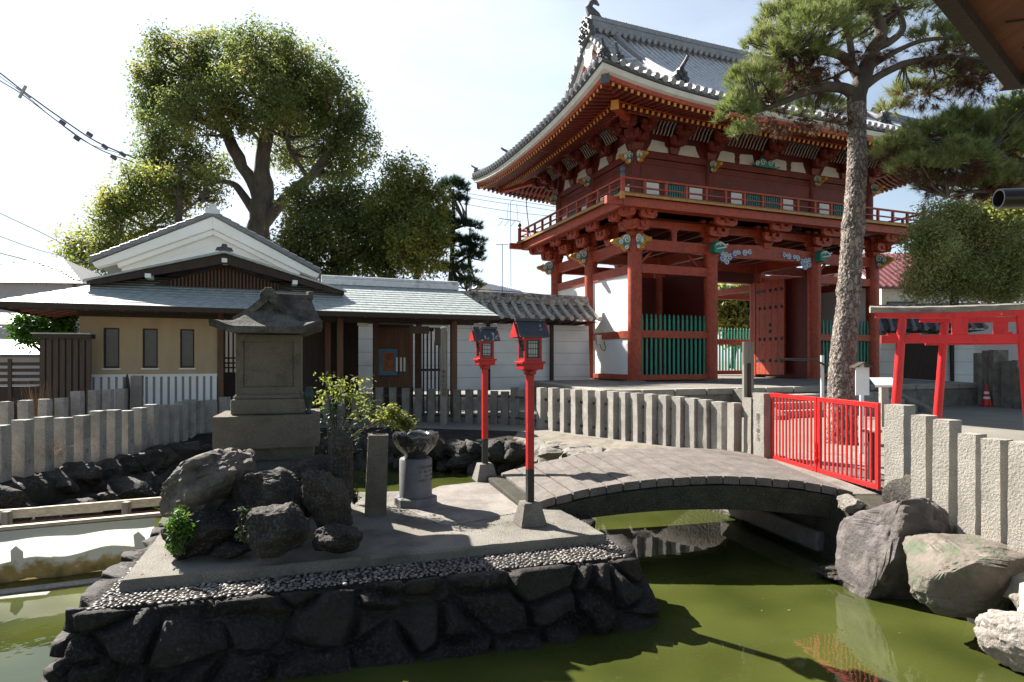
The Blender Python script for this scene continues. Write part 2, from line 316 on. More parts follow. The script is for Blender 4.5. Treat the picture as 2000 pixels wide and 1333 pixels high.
def leafmat(name,cols,trans=.35,rough=.55):
    m=bpy.data.materials.new(name); m.use_nodes=True; n=m.node_tree.nodes; l=m.node_tree.links
    b=n['Principled BSDF']; b.inputs['Roughness'].default_value=rough; b.inputs['Specular IOR Level'].default_value=.35
    g=n.new('ShaderNodeNewGeometry'); r=n.new('ShaderNodeValToRGB'); e=r.color_ramp.elements
    while len(e)<len(cols): e.new(.5)
    for i,c in enumerate(cols): e[i].position=i/(len(cols)-1); e[i].color=(*c,1)
    t=n.new('ShaderNodeTexNoise'); t.inputs['Scale'].default_value=.55; t.inputs['Detail'].default_value=3; l.new(g.outputs['Position'],t.inputs['Vector'])
    a=n.new('ShaderNodeMath'); a.operation='MULTIPLY_ADD'; a.inputs[1].default_value=.45; l.new(g.outputs['Random Per Island'],a.inputs[0])
    a2=n.new('ShaderNodeMapRange'); a2.inputs['From Min'].default_value=.3; a2.inputs['From Max'].default_value=.7; a2.inputs['To Max'].default_value=.55; l.new(t.outputs['Fac'],a2.inputs['Value']); l.new(a2.outputs[0],a.inputs[2])
    l.new(a.outputs[0],r.inputs[0]); l.new(r.outputs[0],b.inputs['Base Color'])
    tr=n.new('ShaderNodeBsdfTranslucent'); hs=n.new('ShaderNodeHueSaturation'); hs.inputs['Value'].default_value=1.7; hs.inputs['Saturation'].default_value=1.15
    l.new(r.outputs[0],hs.inputs['Color']); l.new(hs.outputs[0],tr.inputs['Color'])
    ms=n.new('ShaderNodeMixShader'); ms.inputs[0].default_value=trans; l.new(b.outputs[0],ms.inputs[1]); l.new(tr.outputs[0],ms.inputs[2]); l.new(ms.outputs[0],n['Material Output'].inputs['Surface'])
    return m
MT['leaf']=leafmat('camphor_leaf',[(.045,.072,.026),(.085,.11,.04),(.14,.155,.052),(.25,.21,.075)],trans=.64)
MT['leafy']=leafmat('yellow_green_leaf',[(.075,.10,.03),(.13,.155,.045),(.20,.21,.062),(.31,.28,.085)],trans=.58)
MT['leafd']=leafmat('dark_leaf',[(.012,.026,.010),(.022,.042,.014),(.04,.06,.02)],trans=.25)
MT['leafb']=leafmat('bush_leaf',[(.02,.06,.010),(.05,.12,.015),(.10,.19,.02)],trans=.4)
MT['leafg']=leafmat('grey_green_leaf',[(.11,.13,.05),(.20,.22,.08),(.32,.33,.15),(.50,.50,.30)],trans=.5)
MT['needle']=leafmat('pine_needle',[(.07,.11,.035),(.13,.165,.055),(.20,.225,.085),(.31,.30,.14)],trans=.35,rough=.5)
MT['needled']=leafmat('dark_needle',[(.012,.032,.016),(.02,.05,.022),(.035,.065,.028)],trans=.2)
MT['deadneedle']=leafmat('dead_needle',[(.05,.025,.016),(.08,.04,.022),(.11,.055,.03)],trans=.25)
MT['straw']=leafmat('dry_grass',[(.16,.09,.045),(.24,.14,.07),(.33,.2,.11)],trans=.2)
# water
wm=bpy.data.materials.new('pond_water'); wm.use_nodes=True; n=wm.node_tree.nodes; l=wm.node_tree.links; b=n['Principled BSDF']
b.inputs['Roughness'].default_value=.02; b.inputs['IOR'].default_value=1.42
g=n.new('ShaderNodeNewGeometry'); t=n.new('ShaderNodeTexNoise'); t.inputs['Scale'].default_value=.8; l.new(g.outputs['Position'],t.inputs['Vector'])
r=n.new('ShaderNodeValToRGB'); r.color_ramp.elements[0].position=.3; r.color_ramp.elements[1].position=.7; r.color_ramp.elements[0].color=(.028,.036,.008,1); r.color_ramp.elements[1].color=(.070,.080,.018,1); l.new(t.outputs['Fac'],r.inputs[0]); l.new(r.outputs[0],b.inputs['Base Color'])
t2=n.new('ShaderNodeTexNoise'); t2.inputs['Scale'].default_value=5; t2.inputs['Detail'].default_value=3; l.new(g.outputs['Position'],t2.inputs['Vector'])
bp=n.new('ShaderNodeBump'); bp.inputs['Strength'].default_value=.08; bp.inputs['Distance'].default_value=.02; l.new(t2.outputs['Fac'],bp.inputs['Height']); l.new(bp.outputs[0],b.inputs['Normal'])
MT['water']=wm
# ------------------------------------------------------------------ ground and pond
GZ=-.05; BZ=-.15; WZ=-.8
pond=[(3.82,6.9),(3.72,7.6),(3.28,9.25),(2.6,9.9),(1.5,11.4),(.3,12.7),(-1.1,13.05),(-3,13.5),(-5,13.4),(-6.2,12.4),(-6.35,10.6),(-6.3,8.6),(-6.4,6.5),(-6.6,1),(-5.5,-2.5),(3.4,-2.5),(4.6,.5),(4.75,3),(4.3,4.6),(3.95,5.8)]
def ring_sheet(outer,hole,z,name,mat):
    bm=bmesh.new(); es=[]
    for loop in (outer,hole):
        vs=[bm.verts.new((x,y,z)) for x,y in loop]
        es+=[bm.edges.new((vs[i],vs[(i+1)%len(vs)])) for i in range(len(vs))]
    bmesh.ops.triangle_fill(bm,use_beauty=True,use_dissolve=False,edges=es)
    bmesh.ops.recalc_face_normals(bm,faces=bm.faces)
    for f in bm.faces:
        if f.normal.z<0: f.normal_flip()
    me=bpy.data.meshes.new(name); bm.to_mesh(me); bm.free(); me.materials.append(mat)
    o=bpy.data.objects.new(name,me); COL.objects.link(o); o['kind']='structure'; return o
def offset(poly,d):
    out=[];n=len(poly)
    for i in range(n):
        p=Vector(poly[i]); a=Vector(poly[i-1]); b=Vector(poly[(i+1)%n])
        e=((p-a).normalized()+(b-p).normalized()).normalized(); nn=Vector((-e.y,e.x)); out.append(tuple(p-nn*d))
    return out
# (pond is listed counter-clockwise seen from above in one direction: test sign by area)
ar=sum(pond[i-1][0]*pond[i][1]-pond[i][0]*pond[i-1][1] for i in range(len(pond)))
sg=1 if ar>0 else -1
bank_out=offset(pond,1.0*sg)
ring_sheet([(-900,-400),(900,-400),(900,1400),(-900,1400)],offset(pond,.75*sg),GZ,'ground',MT['ground'])
m=M(); m.add([(-9,-6,WZ),(8,-6,WZ),(8,16,WZ),(-9,16,WZ)],[(0,1,2,3)]); w=m.build('water',MT['water']); w['kind']='structure'
m=M(); m.add([(-9.5,-6.5,-2.2),(8.5,-6.5,-2.2),(8.5,16.5,-2.2),(-9.5,16.5,-2.2)],[(0,1,2,3)]); w=m.build('pond_bed',MT['mortar']); w['kind']='structure'
# bank body: sheet from outside lip down to the water
def densify(poly,step):
    out=[]
    n=len(poly)
    for i in range(n):
        a=Vector(poly[i]); b=Vector(poly[(i+1)%n]); k=max(1,int((b-a).length/step))
        for j in range(k): out.append(a.lerp(b,j/k))
    return out
inner=densify(pond,.12)
def nrm(poly,i):
    n=len(poly); e=(poly[(i+2)%n]-poly[i-2]).normalized(); return Vector((e.y,-e.x))*sg
P=[]
for i,p in enumerate(inner+inner[:1]):
    nn=nrm(inner,i%len(inner)); row=[]
    for o_,z in ((1.15,GZ-.03),(.75,GZ+.004),(.6,BZ+.05),(.3,BZ),(.06,BZ-.01),(0,BZ-.05),(-.02,-.4),(-.05,-.85),(-.1,-1.9)):
        q=p+nn*o_; nz_=noise.noise(Vector((q.x*2,q.y*2,z*3)))*.05
        row.append((q.x+nn.x*nz_,q.y+nn.y*nz_,z+(nz_*.5 if o_<.7 else 0)))
    P.append(row)
m=M(); m.grid(P,len(P),9)
m.mi=[1 if (m.v[f[0]][0]>.2 and m.v[f[0]][1]>8.8) else 0 for f in m.f]
o=m.build('pond_bank',[MT['mortar'],MT['bankstone']],smooth=True); o['kind']='structure'
# light coping band along the right and far right bank
def strip(path,w0,w1,z,name,mat,label,cat,th=.12):
    m=M(); pts=densify_open(path,.1); P=[]
    for i,p in enumerate(pts):
        e=(pts[min(i+1,len(pts)-1)]-pts[max(0,i-1)]).normalized(); nn=Vector((e.y,-e.x))
        def q(o_,zz):
            a=p+nn*(o_+.03*noise.noise(Vector((p.x*3,p.y*3,o_*9)))); return (a.x,a.y,zz+.012*noise.noise(Vector((a.x*5,a.y*5,zz))))
        P.append([q(w0,z-th),q(w0,z),q((w0+w1)/2,z+.01),q(w1,z),q(w1,z-th)])
    m.grid(P,len(P),5); o=m.build(name,mat,smooth='auto'); tag(o,label,cat); return o
def densify_open(path,step):
    out=[]
    for a,b in zip(path[:-1],path[1:]):
        a=Vector(a);b=Vector(b);k=max(1,int((b-a).length/step)); out+=[a.lerp(b,j/k) for j in range(k)]
    return out+[Vector(path[-1])]
# ------------------------------------------------------------------ stone fences
def fence_posts(root,plist,mat,w=.17,t=.14,cap=True,seed=0):
    for i,(x,y,zt,zb,yaw) in enumerate(plist):
        m=M(); h=zt-zb
        roughbox(m,(0,0,h/2),(w+.012*math.sin(i*2.3),t,h),seed=seed+i,amp=.0055,n=(3,3,10),fr=14)
        o=m.build('fence_post',mat,root,smooth='auto',ang=50)
        o.location=(x-root.location.x,y-root.location.y,zb-root.location.z); o.rotation_euler=(0,0,yaw)
        o.rotation_euler.x=rnd.uniform(-.008,.008); o.rotation_euler.y=rnd.uniform(-.01,.01)
# far fence
path=[(-4.95,15.5),(-1.9,15.6),(.0,15.0),(.68,14.07),(1.65,12.75),(2.64,11.5),(3.5,10.6),(4.02,10.1)]
pxs=[(640,770),(668,769),(694,768),(718,768),(742,757),(768,757),(793,758),(818,759),(843,760),(870,760),(894,761),(917,761),(941,762),(965,764),(986,765),(1006,757),(1034,757),(1058,757.6),(1081,758),(1104,760),(1126,761),(1150,762),(1174,763),(1198,765),(1222,766),(1247,768),(1273,770),(1300,772),(1327,775),(1354,778),(1379,781),(1406,785)]
dens=densify_open(path,.02)
def hit(px):
    r=(px-1000)/F
    return min(dens,key=lambda p:abs(p.x-r*p.y))
rt=thing('stone_fence','long granite post fence curving along the far side of the pond behind the lanterns','stone fence',(0,13,BZ))
pl=[]
for i,(px,ty) in enumerate(pxs):
    p=hit(px); k=min(range(len(dens)),key=lambda j:(dens[j]-p).length); e=dens[min(k+20,len(dens)-1)]-dens[max(0,k-20)]
    yaw=math.atan2(e.y,e.x); zt=CH-(ty-HOR)/F*p.y
    pl.append((p.x,p.y,zt,BZ-.03,yaw-.26 if px>1050 else yaw*.4-.05))
FAR_PL=pl
fence_posts(rt,pl[:17],MT['granite_old'],seed=1,w=.18); fence_posts(rt,pl[17:],MT['granite'],seed=40,w=.215,t=.17)
m=M()
for a,b in zip(densify_open(path,.6)[:-1],densify_open(path,.6)[1:]): m.beam((a.x,a.y,BZ+.01),(b.x,b.y,BZ+.01),.30,.10)
m.build('curb',MT['granite_old'],rt,world=True,bevel=.01)
for z in (.12,.62):
    m=M()
    for a,b in zip(dens[::30][:-1],dens[::30][1:]): m.beam((a.x,a.y+.02,z),(b.x,b.y+.02,z),.03,.05)
    m.build('rail',MT['woodx'],rt,world=True)
# right fence, with gate posts and red gate
yw=R(21)
GPL=Vector((4.08,9.75)); GPR=Vector((4.45,7.12))
rt=thing('stone_fence','pale granite post fence in full sun on the right bank above the big rocks','stone fence',(4.4,5.2,BZ))
lst=[(6.2,813,1808),(5.9,822,1852),(5.58,850,1904),(5.28,861,1955),(5.0,867,2009),(4.72,872,2068),(4.44,880,2135)]+[(d_,HOR+.69*F/d_,1000+4.42/d_*F) for d_ in (4.16,3.88,3.6,3.32,3.04,2.76)]
pl=[]
for d,ty,px in lst:
    x=(px-1000)/F*d; pl.append((x+.5*(.17*math.cos(yw)-.155*math.sin(yw)),d+.5*(.17*math.sin(yw)+.155*math.cos(yw)),CH-(ty-HOR)/F*d,BZ-.05,yw))
fence_posts(rt,pl,MT['granite_warm'],w=.17,t=.155,seed=90)
m=M(); m.beam((4.46,6.9,BZ),(4.50,2.6,BZ),.42,.14); m.build('curb',MT['coping'],rt,world=True,bevel=.02)
def gatepost(px,d,ty,w,t,label,name='gate_post'):
    x=(px-1000)/F*d; zt=CH-(ty-HOR)/F*d; m=M(); h=zt-BZ+.1
    roughbox(m,(0,0,h/2),(w,t,h),seed=px,amp=.007,n=(3,3,12),fr=9)
    o=m.build(name,MT['granite_warm'],None,smooth='auto',ang=50); o.location=(x,d,BZ-.1); o.rotation_euler=(0,0,yw); tag(o,label,'gate post'); return o
g2=gatepost(1757,7.12,791,.19,.235,'thick rough granite post at the right end of the red gate')
g1=gatepost(1489,9.75,768,.17,.24,'granite post with a carved date at the left end of the red gate')
# date carved on left post (faces the pond/camera left)
txt=text('\n'.join('昭和十二年一月'),.075,(-.0925,0,.70),(R(90),0,R(-90)),MT['inkfaint'],g1,'carved_lettering',.001,line=.82)
# low posts left of the gate post
rt=thing('stone_fence','two short granite posts beside the tall wooden stake left of the red gate','stone fence',(3.9,10,BZ))
pl=[]
for px,ty,d in ((1434,787,10.15),(1467,777,9.95)): pl.append(((px-1000)/F*d,d,CH-(ty-HOR)/F*d,BZ-.05,yw))
fence_posts(rt,pl,MT['granite_warm'],w=.16,t=.16,seed=140)
# red gate
gl=at(1506,0,9.62); gr=at(1719,0,7.27)
gyaw=math.atan2(gr.y-gl.y,gr.x-gl.x); GL=(Vector((gr.x,gr.y))-Vector((gl.x,gl.y))).length
rt=thing('metal_gate','bright red double gate of thin vertical bars across the end of the bridge','gate',(gl.x,gl.y,-.03),gyaw)
H=1.03
for k in range(2):
    x0=k*GL/2+.01; x1=(k+1)*GL/2-.01
    m=M(); s=.055
    m.b2(x0,x0+s,-.02,.02,0,H); m.b2(x1-s,x1,-.02,.02,0,H); m.b2(x0+s,x1-s,-.02,.02,H-s*1.1,H); m.b2(x0+s,x1-s,-.02,.02,.0,s*1.1)
    fr=m.build('gate_leaf',MT['bright'],rt,bevel=.004)
    nb=11
    for i in range(1,nb+1):
        m=M(); x=x0+s+(x1-x0-2*s)*i/(nb+1); m.b2(x-.011,x+.011,-.009,.009,s*1.1,H-s*1.1); m.build('bar',MT['bright'],fr)
m=M(); m.tube([(GL/2,-.04,.12),(GL/2,-.045,.42)],.009,8); m.tube([(GL/2,-.045,.30),(GL/2+.05,-.07,.29)],.007,6); m.b2(GL/2-.03,GL/2+.03,-.045,-.02,.18,.205); m.build('bolt',MT['bright'],rt)
# left near fence
rt=thing('stone_fence','weathered granite post fence in shade along the left bank of the pond','stone fence',(-6.8,10,-.2))
pl=[]
for i in range(22):
    t=i/21; y=7.2+ (14.6-7.2)*t**1.0; x=-6.98+.28*math.sin(t*2.6)+ (0.9*max(0,t-.8)**1.2*5)
    zt=.66+.03*math.sin(i*1.7)
    pl.append((x,y,zt,-.25,R(4-6*t)))
fence_posts(rt,pl,MT['granite'],w=.18,t=.18,seed=200)
for k_,o_ in enumerate([c for c in bpy.data.objects if c.parent is rt and c.name.startswith('fence_post')][1:13]):
    text('\n'.join(('小','中','小','十')[k_%4]),.085,(.0935,0,.34),(R(90),0,R(90)),MT['inkfaint'],o_,'carved_lettering',.0008,line=.95)
m=M(); m.beam((-6.98,6.9,-.2),(-6.72,12,-.2),.3,.12); m.beam((-6.72,12,-.2),(-6.0,14.9,-.2),.3,.11); m.build('curb',MT['granite_old'],rt,world=True)
rt=thing('stone_fence','rear granite post fence between the left pond fence and the plastered hall','stone fence',(-8,11,-.05))
pl=[]
for i in range(14):
    t=i/13; y=8.6+(12.9-8.6)*t; x=-8.75+.85*t; zt=.82 if i<9 else .93
    pl.append((x,y,zt,-.1,R(5)))
fence_posts(rt,pl,MT['granite'],w=.16,t=.14,seed=260)
def stele(px,ty,d,w,label,mat='granite_old',t=.14,zb=GZ):
    x=(px-1000)/F*d; zt=CH-(ty-HOR)/F*d; m=M(); roughbox(m,(0,0,(zt-zb)/2),(w,t,zt-zb),seed=px,amp=.008,n=(3,3,10),fr=8)
    o=m.build('stone_post',MT[mat],None,smooth='auto',ang=50); o.location=(x,d,zb); o.rotation_euler=(0,0,R(15)); tag(o,label,'stone post'); return o
stele(268,734,12.7,.2,'tall square granite post standing behind the rear left fence')
m=M(); rock(m,(0,0,.5),(.17,.14,1.5),seed=31,sub=3,amp=.3); o=m.build('wooden_stump',MT['woodx'],smooth='auto'); o.location=at(247,790,12.9)-Vector((0,0,.5)); tag(o,'splintered dark wooden stump beside the tall granite post','stump')
# ------------------------------------------------------------------ bank stones
def stone_row(root,path,n,zc,size,seed,mat,jit=.06,rows=1,dz=.22,name='bank_stone'):
    pts=densify_open(path,.02)
    for r_ in range(rows):
        for i in range(n):
            t=(i+.5+(r_%2)*.5)/n
            p=pts[min(int(t*len(pts)),len(pts)-1)]; k=random.Random(seed+i*7+r_*91)
            s=size*k.uniform(.8,1.3)
            m=M(); rock(m,(0,0,0),(s*1.25,s*.9,s*.75),seed=seed+i+r_*40,sub=4,amp=.2,sharp=.7,fr=1.3,tilt=k.uniform(-.2,.2),blocky=.5)
            o=m.build(name,MT['rock_pale'] if (p.x>.2 and p.y>9) else mat,root,smooth='auto',ang=28)
            loc=Vector((p.x+k.uniform(-jit,jit),p.y+k.uniform(-jit,jit),zc-r_*dz+k.uniform(-.04,.04)))
            o.location=loc-root.location; o.rotation_euler=(0,0,k.uniform(0,3.1))
rt=thing('stone_bank','dark rugged rocks edging the left bank below the granite fence','stone bank',(-6.5,9.5,WZ))
stone_row(rt,[(-6.55,7.0),(-6.5,9),(-6.4,11),(-5.9,12.9)],12,-.28,.58,300,MT['rock_dark'],rows=2,dz=.3)
stone_row(rt,[(-6.1,7.6),(-6.0,9.2),(-6.1,10.6),(-5.6,12.4)],9,-.62,.62,340,MT['rock_dark'])
rt=thing('stone_bank','dark mossy rock revetment of the far pond bank behind the shrine island','stone bank',(-2,13.2,WZ))
stone_row(rt,[(-5.4,13.1),(-3,13.3),(-1.1,12.9),(.3,12.5),(1.4,11.3),(2.4,10.1)],20,-.36,.66,400,MT['rock_dark'],rows=2,dz=.3)
rt=thing('stone_bank','flat pale stones on the far bank just left of the bridge','stone bank',(1.2,12,BZ))
for i,(px,py,s) in enumerate(((1075,868,.6),(1120,872,.8),(1165,880,.9),(1215,884,.8),(1130,893,.6),(1075,880,.5),(1250,889,.6))):
    m=M(); rock(m,(0,0,0),(s*1.2,s*.7,.22),seed=450+i,sub=4,amp=.15,sharp=.8,blocky=.5); o=m.build('bank_stone',MT['rock_pale'],rt,smooth='auto',ang=28); p=on(px,py,BZ); o.location=p-Vector((0,0,.05))-rt.location; o.rotation_euler=(0,0,-.7+.3*i)
# right bank: retaining wall and boulders
m=M(); P=[]
for t in range(26):
    y=6.3+t*.125; x=3.86-(y-6.5)*.205
    P.append([(x-.06+.03*noise.noise(Vector((y*3,0,j))),y,-1.1+j*.13+.0) for j in range(9)]+[(x+.5,y,-.06)])
m.grid(P,26,10); o=m.build('retaining_wall',MT['granite_dark'],smooth='auto'); tag(o,'damp dark retaining wall under the right end of the bridge','retaining wall')
m=M(); m.beam((3.16,9.2,-.62),(3.62,7.2,-.62),.12,.24); o=m.build('ledge_stone',MT['rock_pale'],bevel=.03); tag(o,'pale sunlit ledge stone at the waterline under the bridge','ledge stone')
def boulder(label,px,py,d,sz,mat,seed,yaw=0,amp=.18,sharp=.6,blocky=.5,fr=1.3,tilt=0,cat='rock',name='rock'):
    m=M(); rock(m,(0,0,0),sz,seed=seed,sub=5,amp=amp,sharp=sharp,blocky=blocky,fr=fr,tilt=tilt)
    o=m.build(name,mat,smooth='auto',ang=30); o.location=at(px,py,d); o.rotation_euler=(0,0,yaw); tag(o,label,cat); return o
boulder('big purple grey boulder standing in the water at the right end of the bridge',1738,1068,6.15,(.84,.8,1.2),MT['rock_purple'],11,yaw=-.1,blocky=.95,amp=.11,sharp=.25,fr=1.5)
boulder('small grey rock wedged between the bridge end and the purple boulder',1662,985,6.75,(.22,.3,.2),MT['rock_pale'],12)
boulder('long reddish block of rock under the right fence',1893,1122,5.3,(.98,.8,.62),MT['rock_red'],23,yaw=-.30,blocky=.95,amp=.13,sharp=.2,tilt=.12)
boulder('bleached white rock at the lower right corner of the pond',2026,1258,4.5,(.46,.7,.46),MT['rock_white'],14,yaw=.5,blocky=.3,sharp=.9)
boulder('small pinkish stone beside the bleached white rock',1924,1216,4.75,(.14,.14,.11),MT['rock_white'],15)
boulder('rounded brown stone at the right edge above the white rock',2003,1180,4.7,(.16,.2,.14),MT['rock_pale'],19)
boulder('dark pointed rock half under water in the bridge shadow',1640,1118,6.5,(.62,.4,.16),MT['rock_dark'],16)
boulder('dark rock filling the bank behind the purple boulder',1800,1010,6.5,(.6,.9,.8),MT['rock_dark'],17)
m=M(); P=[]
for i in range(22):
    t=i/21; y=6.7-2.6*t; x0=3.98+.10*math.sin(i)-.1*t+.02; 
    P.append([(x0-.02,y,-.42),(x0,y,-.24+.02*noise.noise(Vector((i*.7,0,0)))),(x0+.2,y,-.19),(x0+.7,y,-.16)])
m.grid(P,22,4); o=m.build('stone_coping',MT['coping'],smooth=True); tag(o,'sunlit sandy coping ledge at the foot of the right fence','coping')
# ------------------------------------------------------------------ island
IZ=-.25; SZ=-.16
isl=[(-3.0,4.25),(-1.0,4.82),(1.12,5.46),(.98,6.2),(.72,7.1),(.1,8.35),(-2.2,7.9),(-3.95,7.45),(-3.62,6.47)]
m=M(); d0=densify(isl,.1); P=[]
c0=Vector((-1.3,6.2))
for p in d0+d0[:1]:
    nn=(p-c0).normalized(); nz_=.03*noise.noise(Vector((p.x*3,p.y*3,0)))
    P.append([(p.x+nn.x*(o_+nz_),p.y+nn.y*(o_+nz_),z) for o_,z in ((-1.2,IZ),(-.16,IZ),(-.12,IZ-.03),(-.09,-.5),(-.06,-.85),(.0,-1.6))])
m.grid(P,len(P),6)
m.add([(p.x,p.y,IZ-.002) for p in [Vector(q) for q in offset(isl,-.15*(1 if sum(isl[i-1][0]*isl[i][1]-isl[i][0]*isl[i-1][1] for i in range(len(isl)))>0 else -1))]],[tuple(range(len(isl)))])
o=m.build('island_ground',MT['mortar']); o['kind']='structure'
# pebbles set in mortar
pv=[(.09,-.05,0)]
def pebbles():
    k=random.Random(3); ico=bmesh.new(); bmesh.ops.create_icosphere(ico,subdivisions=2,radius=1)
    bv=np.array([v.co[:] for v in ico.verts]); bf=np.array([[v.index for v in f.verts] for f in ico.faces]); ico.free()
    V=[];Fs=[];n=0;cells={}
    def ok(x,y,r):
        cx,cy=int(x/.05),int(y/.05)
        for i in range(cx-1,cx+2):
            for j in range(cy-1,cy+2):
                for q in cells.get((i,j),()):
                    if (q[0]-x)**2+(q[1]-y)**2<((q[2]+r)*1.0)**2: return False
        cells.setdefault((cx,cy),[]).append((x,y,r)); return True
    def inpoly(x,y,poly):
        c=False
        for i in range(len(poly)):
            x1,y1=poly[i-1];x2,y2=poly[i]
            if (y1>y)!=(y2>y) and x<(x2-x1)*(y-y1)/(y2-y1)+x1: c=not c
        return c
    ins=[(-2.9,4.7),(.86,5.93),(.62,6.6),(0,7.9),(-3.4,6.9),(-3.36,6.0)]
    outp=offset(isl,-.07*(1 if sum(isl[i-1][0]*isl[i][1]-isl[i][0]*isl[i-1][1] for i in range(len(isl)))>0 else -1))
    cnt=0
    for _ in range(70000):
        x=k.uniform(-4,1.2); y=k.uniform(4.2,7.6)
        if not inpoly(x,y,outp) or inpoly(x,y,ins): continue
        r=k.uniform(.010,.021)
        if noise.noise(Vector((x*1.7,y*1.7,5)))<-.28 and k.random()<.55: continue
        if not ok(x,y,r): continue
        a=k.uniform(0,6.3); ca,sa=math.cos(a),math.sin(a); s=np.array([r*k.uniform(1.0,1.5),r*k.uniform(.75,1.0),r*.6])
        v=bv*s; v=np.stack([v[:,0]*ca-v[:,1]*sa+x,v[:,0]*sa+v[:,1]*ca+y,v[:,2]+IZ+.003],1)
        V.append(v);Fs.append(bf+n);n+=len(bv);cnt+=1
        if cnt>6500: break
    V=np.concatenate(V);Fs=np.concatenate(Fs); return V,Fs
def npmesh(name,V,Fs,mat,parent=None,smooth=True):
    me=bpy.data.meshes.new(name); k=Fs.shape[1]; me.vertices.add(len(V)); me.vertices.foreach_set('co',V.astype(np.float32).ravel())
    me.loops.add(Fs.size); me.loops.foreach_set('vertex_index',Fs.astype(np.int32).ravel())
    me.polygons.add(len(Fs)); me.polygons.foreach_set('loop_start',np.arange(0,Fs.size,k,dtype=np.int32)); me.polygons.foreach_set('loop_total',np.full(len(Fs),k,dtype=np.int32))
    me.materials.append(mat); me.update(calc_edges=True); me.validate()
    if smooth: me.shade_smooth()
    o=bpy.data.objects.new(name,me); COL.objects.link(o); o.parent=parent; return o
pbm=leafmat('pebble_mix',[(.05,.045,.042),(.11,.10,.09),(.22,.19,.165),(.56,.50,.45)],trans=0,rough=.5)
V,Fs=pebbles(); o=npmesh('pebbles',V,Fs,pbm); tag(o,None,None,None,'stuff')
# slab
slab=[(-2.96,4.64),(.9,5.9),(.66,6.6),(.05,8.05),(-2.2,7.75),(-3.7,7.3),(-3.42,6.0)]
m=M(); 
def loopring(poly,z0,z1,inn):
    d1=densify(poly,.12); cc=sum(d1,Vector((0,0)))/len(d1); P=[]
    for p in d1+d1[:1]:
        nn=(cc-p).normalized(); j=.012*noise.noise(Vector((p.x*6,p.y*6,0))); j2=.006*noise.noise(Vector((p.x*9,p.y*9,2)))
        P.append([(p.x+nn.x*j,p.y+nn.y*j,z0),(p.x+nn.x*j,p.y+nn.y*j,z1-.02+j2),(p.x+nn.x*(.02+j),p.y+nn.y*(.02+j),z1+j2),(p.x+nn.x*inn,p.y+nn.y*inn,z1),(cc.x,cc.y,z1)])
    m.grid(P,len(P),5)
loopring(slab,IZ-.02,SZ,.25)
o=m.build('concrete_platform',MT['concrete'],smooth='auto'); tag(o,'grey concrete platform carrying the stone shrine on the island','platform')
# speckled paving patch on slab
m=M(); q=[on(770,985,SZ),on(860,950,SZ),on(990,936,SZ),on(1055,985,SZ),on(1020,1000,SZ),on(870,1030,SZ)]
m.add([(a.x,a.y,SZ+.004) for a in q],[tuple(range(6))]); o=m.build('paved_path',MT['paving']); o['kind']='structure'
# dark stone wall of the island
def island_wall():
    edge=[Vector((-3.98,7.4)),Vector((-3.68,6.4)),Vector((-3.08,4.22)),Vector((-1.0,4.80)),Vector((1.16,5.44)),Vector((1.02,6.2)),Vector((.74,7.1))]
    # round the corners
    pts=densify_open(edge,.014); n=len(pts); sm_=[]
    for i in range(n):
        w=14; q=[pts[min(n-1,max(0,i+k))] for k in range(-w,w+1)]; sm_.append(sum(q,Vector((0,0)))/len(q))
    hs=[-.16,-.12,-.08,-.04]+[j*.0145 for j in range(0,60)]
    P=[];
    for i,p in enumerate(sm_):
        e=(sm_[min(i+3,n-1)]-sm_[max(0,i-3)]).normalized(); nn=Vector((e.y,-e.x))
        if nn.dot(p-c0)<0: nn=-nn
        s_=i*.014; row=[]
        for h_ in hs:
            hh=max(0,h_); wv=noise.noise_vector(Vector((s_*2.2,h_*2.2,3)))*.10
            q=Vector(((s_+wv.x)/.40,(h_+wv.y+.06)/.27,0)); dd,pt=noise.voronoi(q,distance_metric='DISTANCE',exponent=2.5)
            ed=dd[1]-dd[0]; k=sm(0,.24,ed); rc=noise.noise(pt[0]*7.3)
            bul=.125*k**.6+.055*rc*k
            # tilted facets per stone
            loc=q-pt[0]; bul+=(loc.x*noise.noise(pt[0]*3.1)+loc.y*noise.noise(pt[0]*5.7))*.10*k
            bul+=.022*noise.fractal(Vector((s_*6,h_*6,rc*5)),1.0,2.1,5)+.006*noise.noise(Vector((s_*40,h_*40,1)))
            off=-.075+.30*hh+bul
            if h_<0: off=-.075+h_*.9+bul*.35; z=IZ-.035+.05*k*(1+h_/.16)+.02*rc
            else: z=IZ-.035+.05*k*max(0,1-h_/.05)+.02*rc*max(0,1-h_/.1)-h_
            row.append((p.x+nn.x*off,p.y+nn.y*off,z))
        P.append(row)
    m=M(); m.grid(P,len(P),len(hs)); o=m.build('stone_wall',MT['rock_wall'],smooth=True); tag(o,'dark fitted stone wall around the front and side of the shrine island','stone wall')
island_wall()
